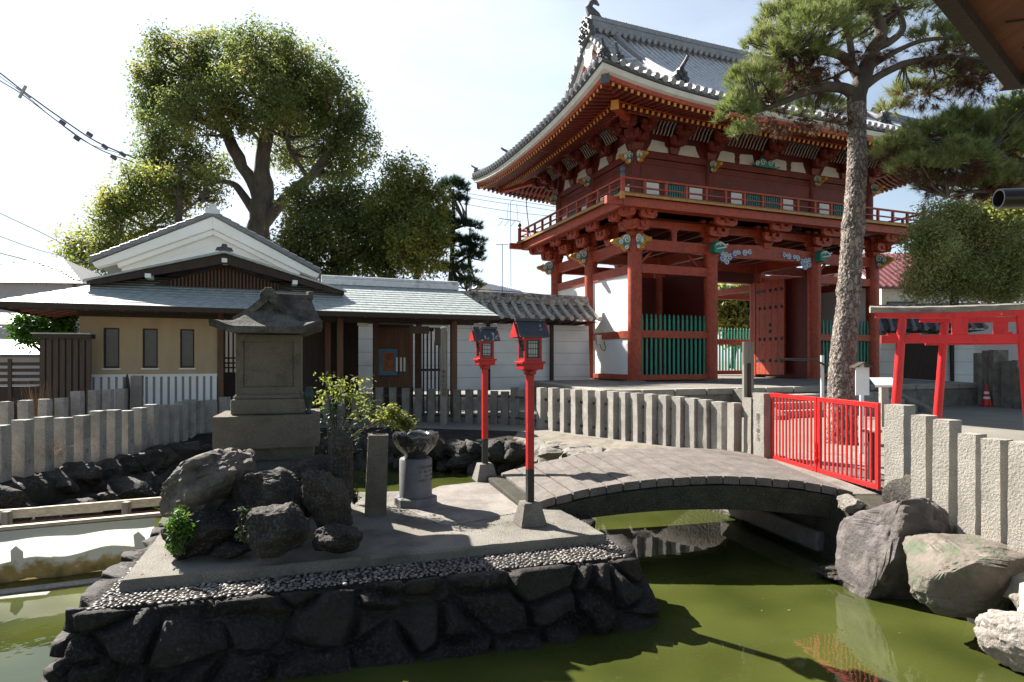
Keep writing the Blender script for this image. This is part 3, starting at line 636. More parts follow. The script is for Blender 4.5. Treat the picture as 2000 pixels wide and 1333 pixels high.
# ------------------------------------------------------------------ bridge
rt=thing('stone_bridge','arched stone slab footbridge from the island to the red gate','bridge',(2.2,8,-.3))
Lf=[Vector((.30,6.92)),Vector((3.95,7.12))]; Lb=[Vector((-.16,8.5)),Vector((3.9,9.6))]
def arch(t): return .235*(1-(2*t-1)**2)**.9 if 0<t<1 else 0
NB=19
def br(t,s):
    a=Lf[0].lerp(Lf[1],t); b=Lb[0].lerp(Lb[1],t); p=a.lerp(b,s); z0=-.09+(.07*t)+(.03*s)
    return Vector((p.x,p.y,z0+arch(t)))
for i in range(NB):
    t0=i/NB+.0022;t1=(i+1)/NB-.0022; m=M(); k=random.Random(i)
    dz=k.uniform(-.004,.004); ex=k.uniform(-.012,.012)
    P=[]
    ns=14
    top=[];
    for a in (t0,(t0+t1)/2,t1):
        row=[]
        for j in range(ns+1):
            s=-ex*.3+j/ns; p=br(a,s); row.append(p+Vector((0,0,dz+.004*noise.noise(p*9))))
        top.append(row)
    m.grid(top,3,ns+1); bot=[[q-Vector((0,0,.09)) for q in r_] for r_ in top]; m.grid(bot,3,ns+1)
    m.grid([top[0],bot[0]],2,ns+1); m.grid([top[2],bot[2]],2,ns+1)
    for e in (0,ns): m.grid([[r_[e] for r_ in top],[r_[e] for r_ in bot]],2,3)
    m.build('deck_slab',MT['bridgest'],rt,world=True,bevel=.008,smooth='auto')
m=M(); 
for s in (.03,.5,.97):
    m=M(); P=[]
    for i in range(25):
        t=.0+i/24*1.0; p=br(t,s); u=arch(t)
        zb=-.36+ .17*(1-(2*t-1)**2)
        P.append((p,zb))
    for (p,zb),(q,zc) in zip(P[:-1],P[1:]):
        w_=.09
        vs=[]
        for (r_,z_) in ((p,zb),(q,zc)):
            for dy in (-w_,w_):
                vs.append((r_.x,r_.y+dy,r_.z-.106)); vs.append((r_.x,r_.y+dy,z_))
        m.add(vs,[(0,1,5,4),(2,3,7,6),(1,3,7,5),(0,2,6,4)])
    m.build('arch_beam',MT['granite_dark'],rt,world=True)
m=M(); m.beam(br(0,.02)-Vector((.05,0,.12)),br(0,.98)-Vector((.05,0,.12)),.3,.2); m.build('abutment',MT['granite_dark'],rt,world=True,bevel=.02)
m=M(); m.beam(br(1,.02)+Vector((.08,0,-.1)),br(1,.98)+Vector((.08,0,-.1)),.5,.14); m.build('abutment',MT['granite_old'],rt,world=True,bevel=.02)
# ------------------------------------------------------------------ lanterns
def lantern(loc,yaw,label,sc=1.0):
    r=thing('wooden_lantern',label,'lantern',loc,yaw,'red wooden lanterns on posts')
    S=lambda x:x*sc
    m=M(); m.box((0,0,S(.115)),(S(.34),S(.32),S(.23)),taper=.62); m.build('base',MT['concrete'],r,bevel=.008)
    m=M(); m.b2(-S(.042),S(.042),-S(.042),S(.042),S(.2),S(.56)); m.build('pole_foot',MT['black'],r,bevel=.004)
    m=M(); m.b2(-S(.0415),S(.0415),-S(.0415),S(.0415),S(.562),S(1.60)); m.build('pole',MT['lred'],r,bevel=.004)
    # scrolled bracket, four boards
    for a in range(2):
        m=M(); prof=[(.04,0),(.075,.015),(.07,.045),(.095,.05),(.09,.075),(.12,.085),(.13,.115)]
        poly=[(-x,z) for x,z in prof[::-1]]+[(x,z) for x,z in prof]; 
        ax=(1,0,0) if a==0 else (0,1,0); th=(0,S(.05),0) if a==0 else (S(.05),0,0)
        m.prism([(S(x),S(z+1.51)) for x,z in poly],(0 if a==0 else -S(.025),-S(.025) if a==0 else 0,0),ax,(0,0,1),th)
        m.build('bracket',MT['lred'],r,bevel=.003)
    m=M(); m.box((0,0,S(1.60)),(S(.25),S(.25),S(.06)),taper=1.05); m.b2(-S(.15),S(.15),-S(.15),S(.15),S(1.63),S(1.655)); m.build('tray',MT['lred'],r,bevel=.003)
    z0,z1=1.655,1.925
    for sx in (-1,1):
        for sy in (-1,1):
            m=M(); m.box((S(.1*sx),S(.1*sy),S((z0+z1)/2)),(S(.026),S(.026),S(z1-z0))); m.build('corner_post',MT['lred'],r)
    m=M(); 
    for s in (-1,1):
        m.box((0,S(.1*s),S(z1-.02)),(S(.18),S(.024),S(.075))); m.box((S(.1*s),0,S(z1-.02)),(S(.024),S(.18),S(.06))); m.box((0,S(.1*s),S(z0+.015)),(S(.18),S(.02),S(.03))); m.box((S(.1*s),0,S(z0+.015)),(S(.02),S(.18),S(.03)))
    m.build('rail',MT['lred'],r)
    m=M()
    for s in (-1,1): m.box((0,S(.113*s),S(z1-.005)),(S(.13),S(.004),S(.022)))
    m.build('name_plate',MT['wpaint'],r)
    # lattice windows
    for k_ in range(4):
        m=M(); T=Matrix.Rotation(k_*math.pi/2,4,'Z'); m.T=T
        m.b2(-S(.082),S(.082),-S(.100),-S(.094),S(z0+.03),S(z1-.055)); 
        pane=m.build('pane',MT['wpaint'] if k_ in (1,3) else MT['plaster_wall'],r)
        m=M(T=T); 
        for i in range(6): m.box((S(-.06+.024*i),-S(.104),S(z0+.125)),(S(.007),S(.006),S(.16)))
        for i in range(3): m.box((0,-S(.105),S(z0+.07+.055*i)),(S(.15),S(.006),S(.007)))
        for sx in (-1,1): m.box((S(.075*sx),-S(.104),S(z0+.125)),(S(.018),S(.01),S(.19)))
        for zz in (.035,.212): m.box((0,-S(.104),S(z0+zz)),(S(.16),S(.01),S(.02)))
        m.build('lattice',MT['black'],r)
    for s in (-1,1):
        m=M(); a=(S(-.20),0,S(2.06)); 
        m.add([(S(-.18),0,S(2.07)),(S(.18),0,S(2.07)),(S(.19),S(.155*s),S(1.91)),(S(-.19),S(.155*s),S(1.91)),(S(-.18),0,S(2.05)),(S(.18),0,S(2.05)),(S(.19),S(.155*s),S(1.893)),(S(-.19),S(.155*s),S(1.893))],[(0,1,2,3),(4,5,6,7),(0,1,5,4),(2,3,7,6),(1,2,6,5),(3,0,4,7)])
        m.build('roof_board',MT['lroof'],r)
    m=M(); m.b2(-S(.195),S(.195),-S(.022),S(.022),S(2.06),S(2.09)); m.build('ridge_board',MT['lroof'],r,bevel=.003)
    for s in (-1,1):
        m=M(); m.prism([(-S(.15),S(1.895)),(S(.15),S(1.895)),(0,S(2.05))],(S(.203*s)-S(.012),0,0),(0,1,0),(0,0,1),(S(.018),0,0)); m.build('gable_board',MT['lred'],r)
    return r
MT['lroof']=pm('peeling_black_paint',(.05,.052,.06),(.03,.032,.037),sc=6,rough=.45,bump=.3,bsc=30,dirt=(.50,.48,.44),dsc=9,dth=(.60,.63))
L1=lantern(on(1035,1024,SZ)-Vector((0,0,.0)),R(19),'nearer and taller looking red wooden lantern on a post in front of the bridge end')
L2=lantern(on(947,938,SZ),R(19),'farther red wooden lantern on a post at the back edge of the island',1.02)
L1.scale=(.83,.83,1); L2.scale=(.88,.88,1)
# ------------------------------------------------------------------ stone shrine monument
pf=at(415,880,6.15); Y=R(16.9)
rt=thing('stone_shrine','weathered stone shrine with a curved gabled stone roof on top of the rock pile','stone shrine',(pf.x,pf.y,pf.z),Y)
W=1.02; D=.86
m=M(); roughbox(m,(W/2,D/2,.165),(W,D,.33),amp=.006,n=(8,8,4)); m.build('plinth',MT['monument'],rt,bevel=.006,smooth='auto')
m=M(); m.box((W/2,D/2+.02,.345+.07),(.73,.64,.16)); m.box((W/2,D/2+.02,.52),(.69,.60,.05),taper=.95); m.build('base_step',MT['monument'],rt,bevel=.02)
bx0,bx1,by0,by1=W/2-.32,W/2+.32,D/2-.25,D/2+.29; bz0,bz1=.545,1.17
m=M(); m.b2(bx0,bx1,by0+.02,by1,bz0,bz1); m.b2(bx0,bx1,by0-.004,by0+.03,bz0,bz0+.075); m.b2(bx0,bx1,by0-.004,by0+.03,bz1-.075,bz1); m.b2(bx0,bx0+.075,by0-.004,by0+.03,bz0+.075,bz1-.075); m.b2(bx1-.075,bx1,by0-.004,by0+.03,bz0+.075,bz1-.075)
m.build('body',MT['monument'],rt,bevel=.004)
m=M(); m.b2(bx0+.08,bx1-.08,by0+.008,by0+.021,bz0+.08,bz1-.08); m.build('recessed_panel',MT['monument'],rt)
# roof: ridge runs front-back, concave slopes, upturned front eave
cx=W/2; RW=.535; y0=by0-.26; y1=by1+.22; ze=bz1+.02; zr=bz1+.40
def rz(s,e=0):   # s: 0 at ridge .. 1 at eave
    return ze+.05+ (zr-ze-.05)*(1-s)**1.75 + .05*e*s*s
m=M(); nx=25
ys=[y0,y0+.03,y0+.12,y0+.24,y0+.36,(y0+y1)/2,y1-.24,y1-.1,y1]
def hipz(x,y):
    s=min(1,abs(x-cx)/RW); z=rz(s)
    dy=y-y0; zf=ze+.055+.85*dy**1.15+.0 
    dy2=y1-y; 
    if dy<.30: z=min(z,zf)
    cor=sm(.55,1,s)*sm(.5,0,min(dy,dy2))*.07
    return z+cor
nX=41; nY=31
top=[[ (cx-RW+2*RW*i/(nX-1), y0+(y1-y0)*j/(nY-1), 0) for j in range(nY)] for i in range(nX)]
top=[[(x,y,hipz(x,y)) for x,y,_ in r_] for r_ in top]
bot=[[(x*.985+cx*.015,y,ze-.01+ .06*sm(.6,1,abs(x-cx)/RW)) for x,y,_ in r_] for r_ in top]
m.grid(top,nX,nY); m.grid(bot,nX,nY)
for e in (0,nX-1): m.grid([top[e],bot[e]],2,nY)
for e in (0,nY-1): m.grid([[r_[e] for r_ in top],[r_[e] for r_ in bot]],2,nX)
m.build('roof',MT['roofstone'],rt,smooth='auto',ang=40)
# front gable triangle with raised edge
gy=y0+.27
m=M(); poly=[(-.27,0)]+[(-.27+.27*i/8, rz(.27*(1-i/8)/RW)-ze-.17-.0) for i in range(1,9)]+[(.27*i/8, rz(.27*i/8/RW)-ze-.17) for i in range(1,8)]+[(.27,0)]
m.prism(poly,(cx,gy,ze+.17),(1,0,0),(0,0,1),(0,.2,0)); m.build('gable',MT['roofstone'],rt)
m=M()
for s in (-1,1):
    pts=[(cx+s*RW*q, gy-.02, rz(q)+.012+.0) for q in [i/12*.62 for i in range(13)]]
    for a,b in zip(pts[:-1],pts[1:]): m.beam(a,b,.07,.05,up=(0,1,0))
m.build('verge',MT['roofstone'],rt,smooth='auto')
for yy in (gy-.05,):
    m=M(); m.prism([(-.085,-.03),(-.09,.03),(-.055,.075),(-.03,.105),(.03,.105),(.055,.075),(.09,.03),(.085,-.03),(0,.02)],(cx,yy,zr-.01),(1,0,0),(0,0,1),(0,.06,0)); m.build('ridge_end',MT['roofstone'],rt,bevel=.008)
# rear wing of the roof: its ridge runs off to the right behind the front gable
m=M(); P=[];Qb=[]
for i in range(13):
    a=i/12; T_=Vector((cx+.42*a,gy+.02+.20*a,zr+.01)); B_=Vector((cx+.30+.25*a,y0+.14+.18*a,ze+.10+.03*a)); row=[]
    for j in range(9):
        b=j/8; p=T_.lerp(B_,b); p.z=B_.z+(T_.z-B_.z)*(1-b)**1.5; row.append(p)
    P.append(row); Qb.append([Vector((p.x,p.y+.30,p.z-.05-.25*(1-j/8))) for j,p in enumerate(row)])
m.grid(P,13,9); m.grid(Qb,13,9); m.grid([P[-1],Qb[-1]],2,9); m.grid([[r_[0] for r_ in P],[r_[0] for r_ in Qb]],2,13); m.build('roof_wing',MT['roofstone'],rt,smooth='auto',ang=35)
m=M(); m.beam((cx,gy+.05,zr+.015),(cx+.41,gy+.235,zr+.03),.07,.05); m.box((cx+.405,gy+.23,zr+.045),(.06,.09,.09),yaw=.4); m.build('ridge',MT['roofstone'],rt,bevel=.01)
# vase on plinth right
m=M(); m.lathe([(.028,0),(.035,.01),(.02,.04),(.03,.09),(.05,.16),(.055,.21),(.04,.255),(.03,.27),(.038,.285)],16,(0,0,0)); o=m.build('flower_vase',MT['bronze'],smooth=True)
T=mat_of(rt); o.location=T@Vector((W-.11,.16,.332)); tag(o,'small dark green metal vase on the right of the shrine plinth','vase')
# neck block below plinth
m=M(); m.box((0,0,0),(.86,.7,.14)); o=m.build('foundation_block',MT['rock_red'],bevel=.01); o.location=T@Vector((W/2+.02,D/2,-.072)); o.rotation_euler=(0,0,Y); tag(o,'reddish brown foundation block right under the shrine plinth','stone block')
m=M(); rock(m,(0,0,0),(1.5,1.15,.72),seed=77,sub=5,amp=.1,sharp=.2,blocky=.5); o=m.build('mortar_mound',MT['mound'],smooth='auto',ang=30); o.location=T@Vector((W/2+.02,D/2+.0,-.47)); o.rotation_euler=(0,0,Y); tag(o,'grey mortar mound between the rock pile and the shrine','mound')
RK=[('broad brown topped boulder under the left corner of the shrine plinth',415,945,5.75,(.86,.9,.64),MT['rock_brown'],51,.3,-.3),
('large dark rock in the middle of the rock pile below the shrine',535,965,5.55,(.75,.5,.55),MT['rock_dark'],52,.1,0),
('dark boulder at the lower left of the rock pile behind the leafy seedling',405,1035,5.35,(.62,.6,.46),MT['rock_dark'],53,.2,0),
('rounded black brown boulder at the front centre of the rock pile',545,1038,5.0,(.50,.42,.44),MT['rock_dark'],54,.0,0),
('tall leaning dark rock at the right side of the rock pile',637,985,5.45,(.42,.4,.68),MT['rock_dark'],55,.3,-.15),
('low dark rock at the right foot of the rock pile',662,1048,5.2,(.40,.34,.24),MT['rock_dark'],56,.2,0),
('small dark stone between the two front boulders of the rock pile',455,1075,5.15,(.3,.22,.12),MT['rock_dark'],57,.2,0),
('dark wedge shaped rock in the gap left of the front boulder',480,1005,5.55,(.5,.4,.5),MT['rock_dark'],58,.9,0),
('dark rock behind the right side of the rock pile',610,935,6.0,(.62,.5,.42),MT['rock_dark'],59,.9,0)]
for lb,px,py,d,sz,mt,sd_,yy,tl in RK: boulder(lb,px,py,d,sz,mt,sd_,yaw=yy,tilt=tl,amp=.2,sharp=.75,blocky=.45,fr=1.5)
m=M(); rock(m,(0,0,.0),(.27,.26,.92),seed=61,sub=4,amp=.1,sharp=.6,blocky=.75); o=m.build('standing_stone',MT['rock_dark'],smooth='auto',ang=30); o.location=at(662,935,5.75); tag(o,'upright dark stone stump with a pale cut top right of the rock pile','standing stone')
# square incense post with round hole
b=on(733,1003,SZ); m=M(); r_=thing('stone_post','square dark granite post with a round hole in its top left of the lotus bowl','stone post',(b.x,b.y,SZ),R(14))
m=M(T=Matrix.Rotation(R(2),4,'Y')); h=.86; w=.105
ring=[(w*math.cos(2*math.pi*i/24)*.62,w*math.sin(2*math.pi*i/24)*.62) for i in range(24)]
def sq(a):
    c,s=math.cos(a),math.sin(a); k=w/max(abs(c),abs(s)); return (c*k,s*k)
m.lathe  # (kept simple: top face as ring)
vs=[];fs=[]
for i in range(24):
    a=2*math.pi*i/24; s_=sq(a); vs+=[(s_[0]*1.08,s_[1]*1.08,0),(s_[0],s_[1],h),(ring[i][0],ring[i][1],h),(ring[i][0],ring[i][1],h-.1)]
for i in range(24):
    j=(i+1)%24
    for k in range(3): fs.append((i*4+k,j*4+k,j*4+k+1,i*4+k+1))
fs.append(tuple(i*4+3 for i in range(24)))
m.add(vs,fs); m.build('body',MT['monument'],r_,smooth='auto')
# lotus bowl on pedestal
b=on(812,985,SZ); r_=thing('lotus_basin','polished dark lotus petal stone basin on a round inscribed grey pedestal','stone basin',(b.x,b.y,SZ))
m=M(); m.lathe([(.245,0),(.245,.085),(.235,.095),(.19,.10)],8,ph=R(10)); m.build('octagonal_foot',MT['pedestal'],r_)
m=M(); m.lathe([(.187,.1),(.187,.52),(.178,.535),(.165,.54)],40); ped=m.build('pedestal',MT['pedestal'],r_,smooth='auto')
m=M()
N=96;prof=[(.13,.54),(.135,.575),(.165,.61),(.215,.665),(.25,.73),(.262,.785),(.255,.82),(.225,.825),(.18,.82),(.16,.79),(.14,.72),(.05,.70),(0.001,.70)]
P=[]
for j in range(N+1):
    a=2*math.pi*j/N; row=[]
    pet=abs(math.sin(a*5))
    for i,(r0,z) in enumerate(prof):
        k=sm(.56,.66,z)*sm(.83,.80,z) if i<7 else 0
        rr=r0+k*(.022*pet**.5-.012); zz=z+(0.012*pet*(1 if 5<=i<=6 else 0)); row.append((rr*math.cos(a),rr*math.sin(a),zz))
    P.append(row)
m.grid(P,N+1,len(prof)); bowl=m.build('bowl',MT['polished'],r_,smooth='auto',ang=50)
for k,(z,s_) in enumerate(((.45,'平成記念奉納者'),(.40,'南 無 妙 法'),(.35,'へ いわ 献灯'),(.30,'世話人 一同'))):
    n_=len(s_)
    for i,ch in enumerate(s_):
        if ch==' ': continue
        a=R(-62+ i*10.5-(10 if k==0 else 4)); rr=.1885
        text(ch,.034,(rr*math.cos(a),rr*math.sin(a),z),(R(90),0,a+R(90)),MT['inkfaint'],r_,'carved_lettering',.0008)
# ------------------------------------------------------------------ two-storey gate
GB=.705
# stone podium
pz=.705
pod=[(2.47,16.2),(16.4,21.7),(17.6,28.6),(15.5,36),(0,30),(.9,23.2)]
m=M(); n_=len(pod)
m.add([(x,y,pz) for x,y in pod]+[(x,y,GZ-.1) for x,y in pod],[tuple(range(n_))]+[(i,(i+1)%n_,(i+1)%n_+n_,i+n_) for i in range(n_)])
rt=thing('stone_podium','low stone podium under the vermilion gate','podium',(2.47,16.2,GZ))
m.build('podium_body',MT['granite_old'],rt,world=True)
m=M()
for a,b,k in ((0,1,14),(5,0,8),(1,2,6)):
    A=Vector(pod[a]);B=Vector(pod[b])
    for i in range(k):
        p=A.lerp(B,i/k+.0015);q=A.lerp(B,(i+1)/k-.0015); d=(B-A).normalized(); nn=Vector((d.y,-d.x))
        c=(p+q)/2+nn*-.14
        m.box((c.x,c.y,pz-.075),((q-p).length,.42,.17),yaw=math.atan2(d.y,d.x))
m.build('edge_stone',MT['granite_warm'],rt,world=True,bevel=.012)
# two front steps
A=Vector(pod[0]);B=Vector(pod[1]);d=(B-A).normalized();nn=Vector((d.y,-d.x)); ya=math.atan2(d.y,d.x)
rt2=thing('stone_steps','stone steps rising to the middle of the gate podium with sloping side slabs','steps',(9,18.5,GZ))
m=M()
for i,(o_,z0,z1) in enumerate(((1.35,GZ,.14),(.95,GZ,.33),(.55,GZ,.52))):
    c=A+d*7.2+nn*(o_/2+.075); m.box((c.x,c.y,(z0+z1)/2-.002*i),(5.4-.004*i,o_,z1-z0),yaw=ya)
m.build('tread',MT['granite'],rt2,world=True,bevel=.01)
for s in (4.3,10.1):
    c=A+d*s; m=M(); T=Matrix.Translation((c.x,c.y,0))@Matrix.Rotation(ya,4,'Z'); m.T=T
    m.prism([(.02,GZ),(.02,pz-.02),(-.2,pz-.02),(-1.75,.06),(-1.75,GZ)],(-.17,0,0),(0,1,0),(0,0,1),(.34,0,0)); m.build('side_slab',MT['granite_old'],rt2,world=True,bevel=.012)
MT['inlay']=pm('pale_green_inlay',(.16,.36,.30),(.03,.10,.09),sc=14,rough=.5)
gate=thing('temple_gate','two storey vermilion temple gate with grey tiled hip and gable roof and balcony','gate building',(4.65,23.3,GB),math.atan2(.362,.932))
GT=Matrix.Translation((0,0,-GB))
def G(): return M(T=GT)
def gb(m,name,mat,**k): return m.build(name,mat,gate,**k)
CU=[0,3.52,9.0,12.5]; CV=[0,3.45,6.9]
RC=.27
for j,v in enumerate(CV):
    for i,u in enumerate(CU):
        m=G(); m.lathe([(RC*1.0,.74),(RC,.9),(RC,5.6),(RC*.93,6.05),(RC*.8,6.14)],28,(u,v,0)); col=gb(m,'column',MT['red'],smooth='auto')
        m=G(); m.lathe([(.46,.70),(.45,.73),(.36,.745)],28,(u,v,0)); gb(m,'column_base',MT['granite_old'])
        if j==0 or i==0:
            m=G(); m.lathe([(RC+.022,5.62),(RC+.026,5.7),(RC+.02,5.79)],28,(u,v,0)); gb(m,'metal_band',MT['red'],smooth='auto')
def rail(a,b,z0,z1,w,name='tie_beam',mat='red',bev=.012):
    m=G(); a=Vector(a);b=Vector(b); m.beam((a.x,a.y,(z0+z1)/2),(b.x,b.y,(z0+z1)/2),w,z1-z0); return gb(m,name,MT[mat],bevel=bev)
def bay_fill(a,b,pickets=True,plaster=False,outer=1):
    a=Vector(a);b=Vector(b); d=(b-a).normalized(); p=a+d*.2; q=b-d*.2
    rail(p,q,.76,.97,.2,'sill_beam'); rail(p,q,2.37,2.66,.2,'waist_rail'); rail(p,q,4.83,5.18,.2,'upper_rail')
    if plaster:
        for z0,z1 in ((.971,2.369),(2.661,4.829)): rail(p,q,z0,z1,.09,'plaster_panel','plaster',bev=0)
    if pickets:
        L=(q-p).length-.12; n=15; m=G()
        for i in range(n):
            c=p+d*(.06+.06+ (L-.12)*i/(n-1)); m.box((c.x,c.y,(.97+2.37)/2),(.085,.045,1.40),yaw=math.atan2(d.y,d.x))
        gb(m,'lower_pickets',MT['green'])
        m=G()
        for i in range(n):
            c=p+d*(.12+(L-.12)*i/(n-1)); yw_=math.atan2(d.y,d.x)
            m.box((c.x,c.y,2.66+.225),(.085,.045,.45),yaw=yw_); m.box((c.x,c.y,3.11+.03),(.05,.04,.06),yaw=yw_)
            m.T=GT; m.box((c.x,c.y,3.17+.06),(.085,.045,.12),yaw=yw_,taper=.35)
        gb(m,'upper_pickets',MT['green'])
V2=lambda x,y:Vector((x,y))
bay_fill((0,0),(3.52,0)); bay_fill((9,0),(12.5,0)); bay_fill((9,6.9),(12.5,6.9)); bay_fill((0,6.9),(3.52,6.9))
bay_fill((0,0),(0,3.45),False,True); bay_fill((0,3.45),(0,6.9),False,True); bay_fill((12.5,0),(12.5,3.45),False,True); bay_fill((12.5,3.45),(12.5,6.9),False,True)
for u0,u1 in ((0,3.52),(9,12.5)):      # boarded partitions of the guardian bays
    m=G(); m.b2(u0+.2,u1-.2,3.40,3.47,.75,5.2); gb(m,'board_wall',MT['reddark'])
    uu=3.52 if u0==0 else 9.0
    m=G(); m.b2(uu-.04,uu+.04,.2,3.3,.75,5.2); gb(m,'board_wall',MT['reddark'])
    m=G(); m.b2(uu-.06,uu+.06,3.6,6.8,4.9,5.2); gb(m,'upper_rail',MT['red'])
m=G(); m.b2(9.25,12.2,3.33,3.38,.75,4.0); gb(m,'grey_panel',MT['grey'])
for (a,b) in (((0,0),(3.52,0)),((9,0),(12.5,0)),((0,0),(0,3.45)),((0,3.45),(0,6.9)),((12.5,0),(12.5,3.45)),((12.5,3.45),(12.5,6.9)),((0,6.9),(3.52,6.9)),((9,6.9),(12.5,6.9)),((0,3.45),(3.52,3.45)),((9,3.45),(12.5,3.45)),((3.52,0),(3.52,3.45)),((9,0),(9,3.45)),((3.52,3.45),(3.52,6.9)),((9,3.45),(9,6.9)),((3.52,3.45),(9,3.45))):
    A_=Vector(a);B_=Vector(b);d_=(B_-A_).normalized(); rail(A_+d_*.2,B_-d_*.2,5.70,6.13,.22)
# rainbow beams over the passage
for v in (0,6.9):
    m=G(); k=20; top=[(3.7+5.1*i/k,6.14+.10*math.sin(math.pi*i/k)) for i in range(k+1)]; bot=[(3.7+5.1*i/k,5.42+.27*min(1,3.2*math.sin(math.pi*i/k))) for i in range(k+1)]
    m.prism(top+bot[::-1],(0,v-.13,0),(1,0,0),(0,0,1),(0,.26,0)); gb(m,'rainbow_beam',MT['red'],bevel=.01)
# diagonal braces
for u0,u1 in ((.35,.95),(3.15,2.6),(9.35,9.95)):
    m=G(); m.beam((u0,.3,5.2),(u1,.3,5.75),.07,.09); gb(m,'brace',MT['red'])
# passage beams and ceiling
m=G(); m.b2(-.2,12.7,-.1,7.0,6.9,6.95); gb(m,'ceiling',MT['reddark'])
for u in [.9+.9*i for i in range(13)]:
    m=G(); m.b2(u-.07,u+.07,.1,6.8,6.62,6.9); gb(m,'ceiling_joist',MT['reddark'])
m=G(); m.b2(3.8,8.75,3.33,3.57,5.2,5.69); gb(m,'lintel',MT['reddark'])
# door leaves
def door(u,lab,s):
    m=G(); m.b2(u-.05,u+.05,1.35,3.25,.86,5.2); dl=gb(m,'door_leaf',MT['red'],bevel=.01)
    m=G(); 
    for v in (1.72,2.1,2.48,2.86): m.b2(u-.053,u+.053,v-.006,v+.006,.87,5.19)
    o=m.build('board_joint',MT['reddark'],dl)
    m=G(); m.b2(u-.07,u+.07,3.1,3.3,.8,5.25); o=m.build('stile',MT['red'],dl)
    for z in (1.5,2.5,3.95,4.75):
        for i,v in enumerate((1.5,1.85,2.2,2.55,2.85)):
            if z in (4.75,1.5) and i>2: continue
            for s_ in (-1,1):
                m=G(); m.tube([(u+.05*s_,v,z),(u+.075*s_,v,z),(u+.095*s_,v,z)],[.085,.07,.02],10); m.build('stud',MT['iron'],dl)
    for z in (2.85,3.15):
        m=G(); m.tube([(u-.05,2.2,z),(u-.09,2.2,z)],[.085,.03],10); m.build('stud',MT['iron'],dl)
    for z in (1.5,4.75):
        m=G(); m.prism([(0,-.09),(.55,-.045),(.75,-.1),(.68,0),(.75,.1),(.55,.045),(0,.09)],(u-.058,3.25,z),(0,-1,0),(0,0,1),(.116,0,0)); m.build('strap_hinge',MT['iron'],dl)
door(8.72,'',1); door(3.8,'',-1)
# ---- bracket sets
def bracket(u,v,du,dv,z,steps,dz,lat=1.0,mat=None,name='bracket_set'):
    mat=mat or ('redshade' if z>9 else 'red')
    """stepped bracket complex leaning outwards along (du,dv)"""
    L=math.hypot(du,dv); ox,oy=du/L,dv/L; k=L
    m=G(); px_,py_=-oy,ox
    m.box((u,v,z+.12),(.34,.34,.24),taper=1.35)
    z0=z+.22
    for s in range(steps):
        reach=(s+1)*.44*k; zz=z0+s*dz
        # outward arm with curled nose
        prof=[(-.2,.0),(reach-.12,.0),(reach+.04,.05),(reach+.12,.14),(reach+.12,.22),(-.2,.22)]
        m.prism(prof,(u-px_*.075,v-py_*.075,zz),(ox,oy,0),(0,0,1),(px_*.15,py_*.15,0))
        for r_ in ([0]+[reach]):
            w=lat*(.46+.06*s) if r_ else lat*.5
            a=(u+ox*r_,v+oy*r_)
            prof=[(-w,.12),(-w+.05,.04),(-w+.16,0),(w-.16,0),(w-.05,.04),(w,.12),(w,.2),(-w,.2)]
            m.prism(prof,(a[0]-ox*.07,a[1]-oy*.07,zz+.02),(px_,py_,0),(0,0,1),(ox*.14,oy*.14,0))
            for q in (-w+.1,0,w-.1):
                m.box((a[0]+px_*q,a[1]+py_*q,zz+.29),(.17,.17,.14),yaw=math.atan2(oy,ox),taper=1.3)
    return gb(m,name,MT[mat])
EU=[0,1.76,3.52,6.26,9.0,10.75,12.5]
for u in EU:
    big=u in (0,3.52,9.0,12.5,6.26)
    if u in (0,12.5): continue
    if big: bracket(u,0,0,-1,6.13,2,.34); bracket(u,6.9,0,1,6.13,2,.34)
    else:
        m=G(); m.prism([(-.1,0),(.1,0),(.1,.35),(.25,.5),(.25,.6),(-.25,.6),(-.25,.5),(-.1,.35)],(u,-.06,6.13),(1,0,0),(0,0,1),(0,.12,0)); gb(m,'strut',MT['red'])
for v in (1.72,3.45,5.17):
    bracket(0,v,-1,0,6.13,2,.34,lat=.85); bracket(12.5,v,1,0,6.13,2,.34,lat=.85)
for u,v,du,dv in ((0,0,-1,-1),(12.5,0,1,-1),(0,6.9,-1,1),(12.5,6.9,1,1)):
    bracket(u,v,du,dv,6.13,2,.34,lat=.6,name='corner_bracket'); bracket(u,v,0,dv,6.135,2,.34,lat=.7); bracket(u,v,du,0,6.14,2,.34,lat=.7)
# balcony
OB=1.42; BZ0=7.34
def ringbeam(o_,z0,z1,w,name,mat,bev=.01):
    U0,U1,V0,V1=-o_,12.5+o_,-o_,6.9+o_
    for (a,b) in (((U0-w/2,V0),(U1+w/2,V0)),((U0-w/2,V1),(U1+w/2,V1)),((U0,V0+w/2),(U0,V1-w/2)),((U1,V0+w/2),(U1,V1-w/2))): rail(a,b,z0,z1,w,name,mat,bev)
ringbeam(.9,6.98,7.2,.16,'bracket_purlin','red'); ringbeam(1.2,6.97,7.285,.2,'balcony_beam','red')
ringbeam(0,6.6,6.88,.16,'wall_plate','red')
for v in (-1.2,8.1):
    m=G(); m.b2(-1.95,-1.32,v-.1,v+.1,6.99,7.26); gb(m,'beam_nose',MT['red'],bevel=.01); m=G(); m.b2(13.82,14.45,v-.1,v+.1,6.99,7.26); gb(m,'beam_nose',MT['red'],bevel=.01)
for (u0,u1,v0,v1) in ((-OB,12.5+OB,-OB,-.02),(-OB,12.5+OB,6.92,6.9+OB),(-OB,-.02,-.02,6.92),(12.52,12.5+OB,-.02,6.92)):
    m=G(); m.b2(u0,u1,v0,v1,7.29,7.36); gb(m,'balcony_floor',MT['reddark'])
ringbeam(OB+.015,7.287,7.375,.035,'gilt_edge','gold',0)
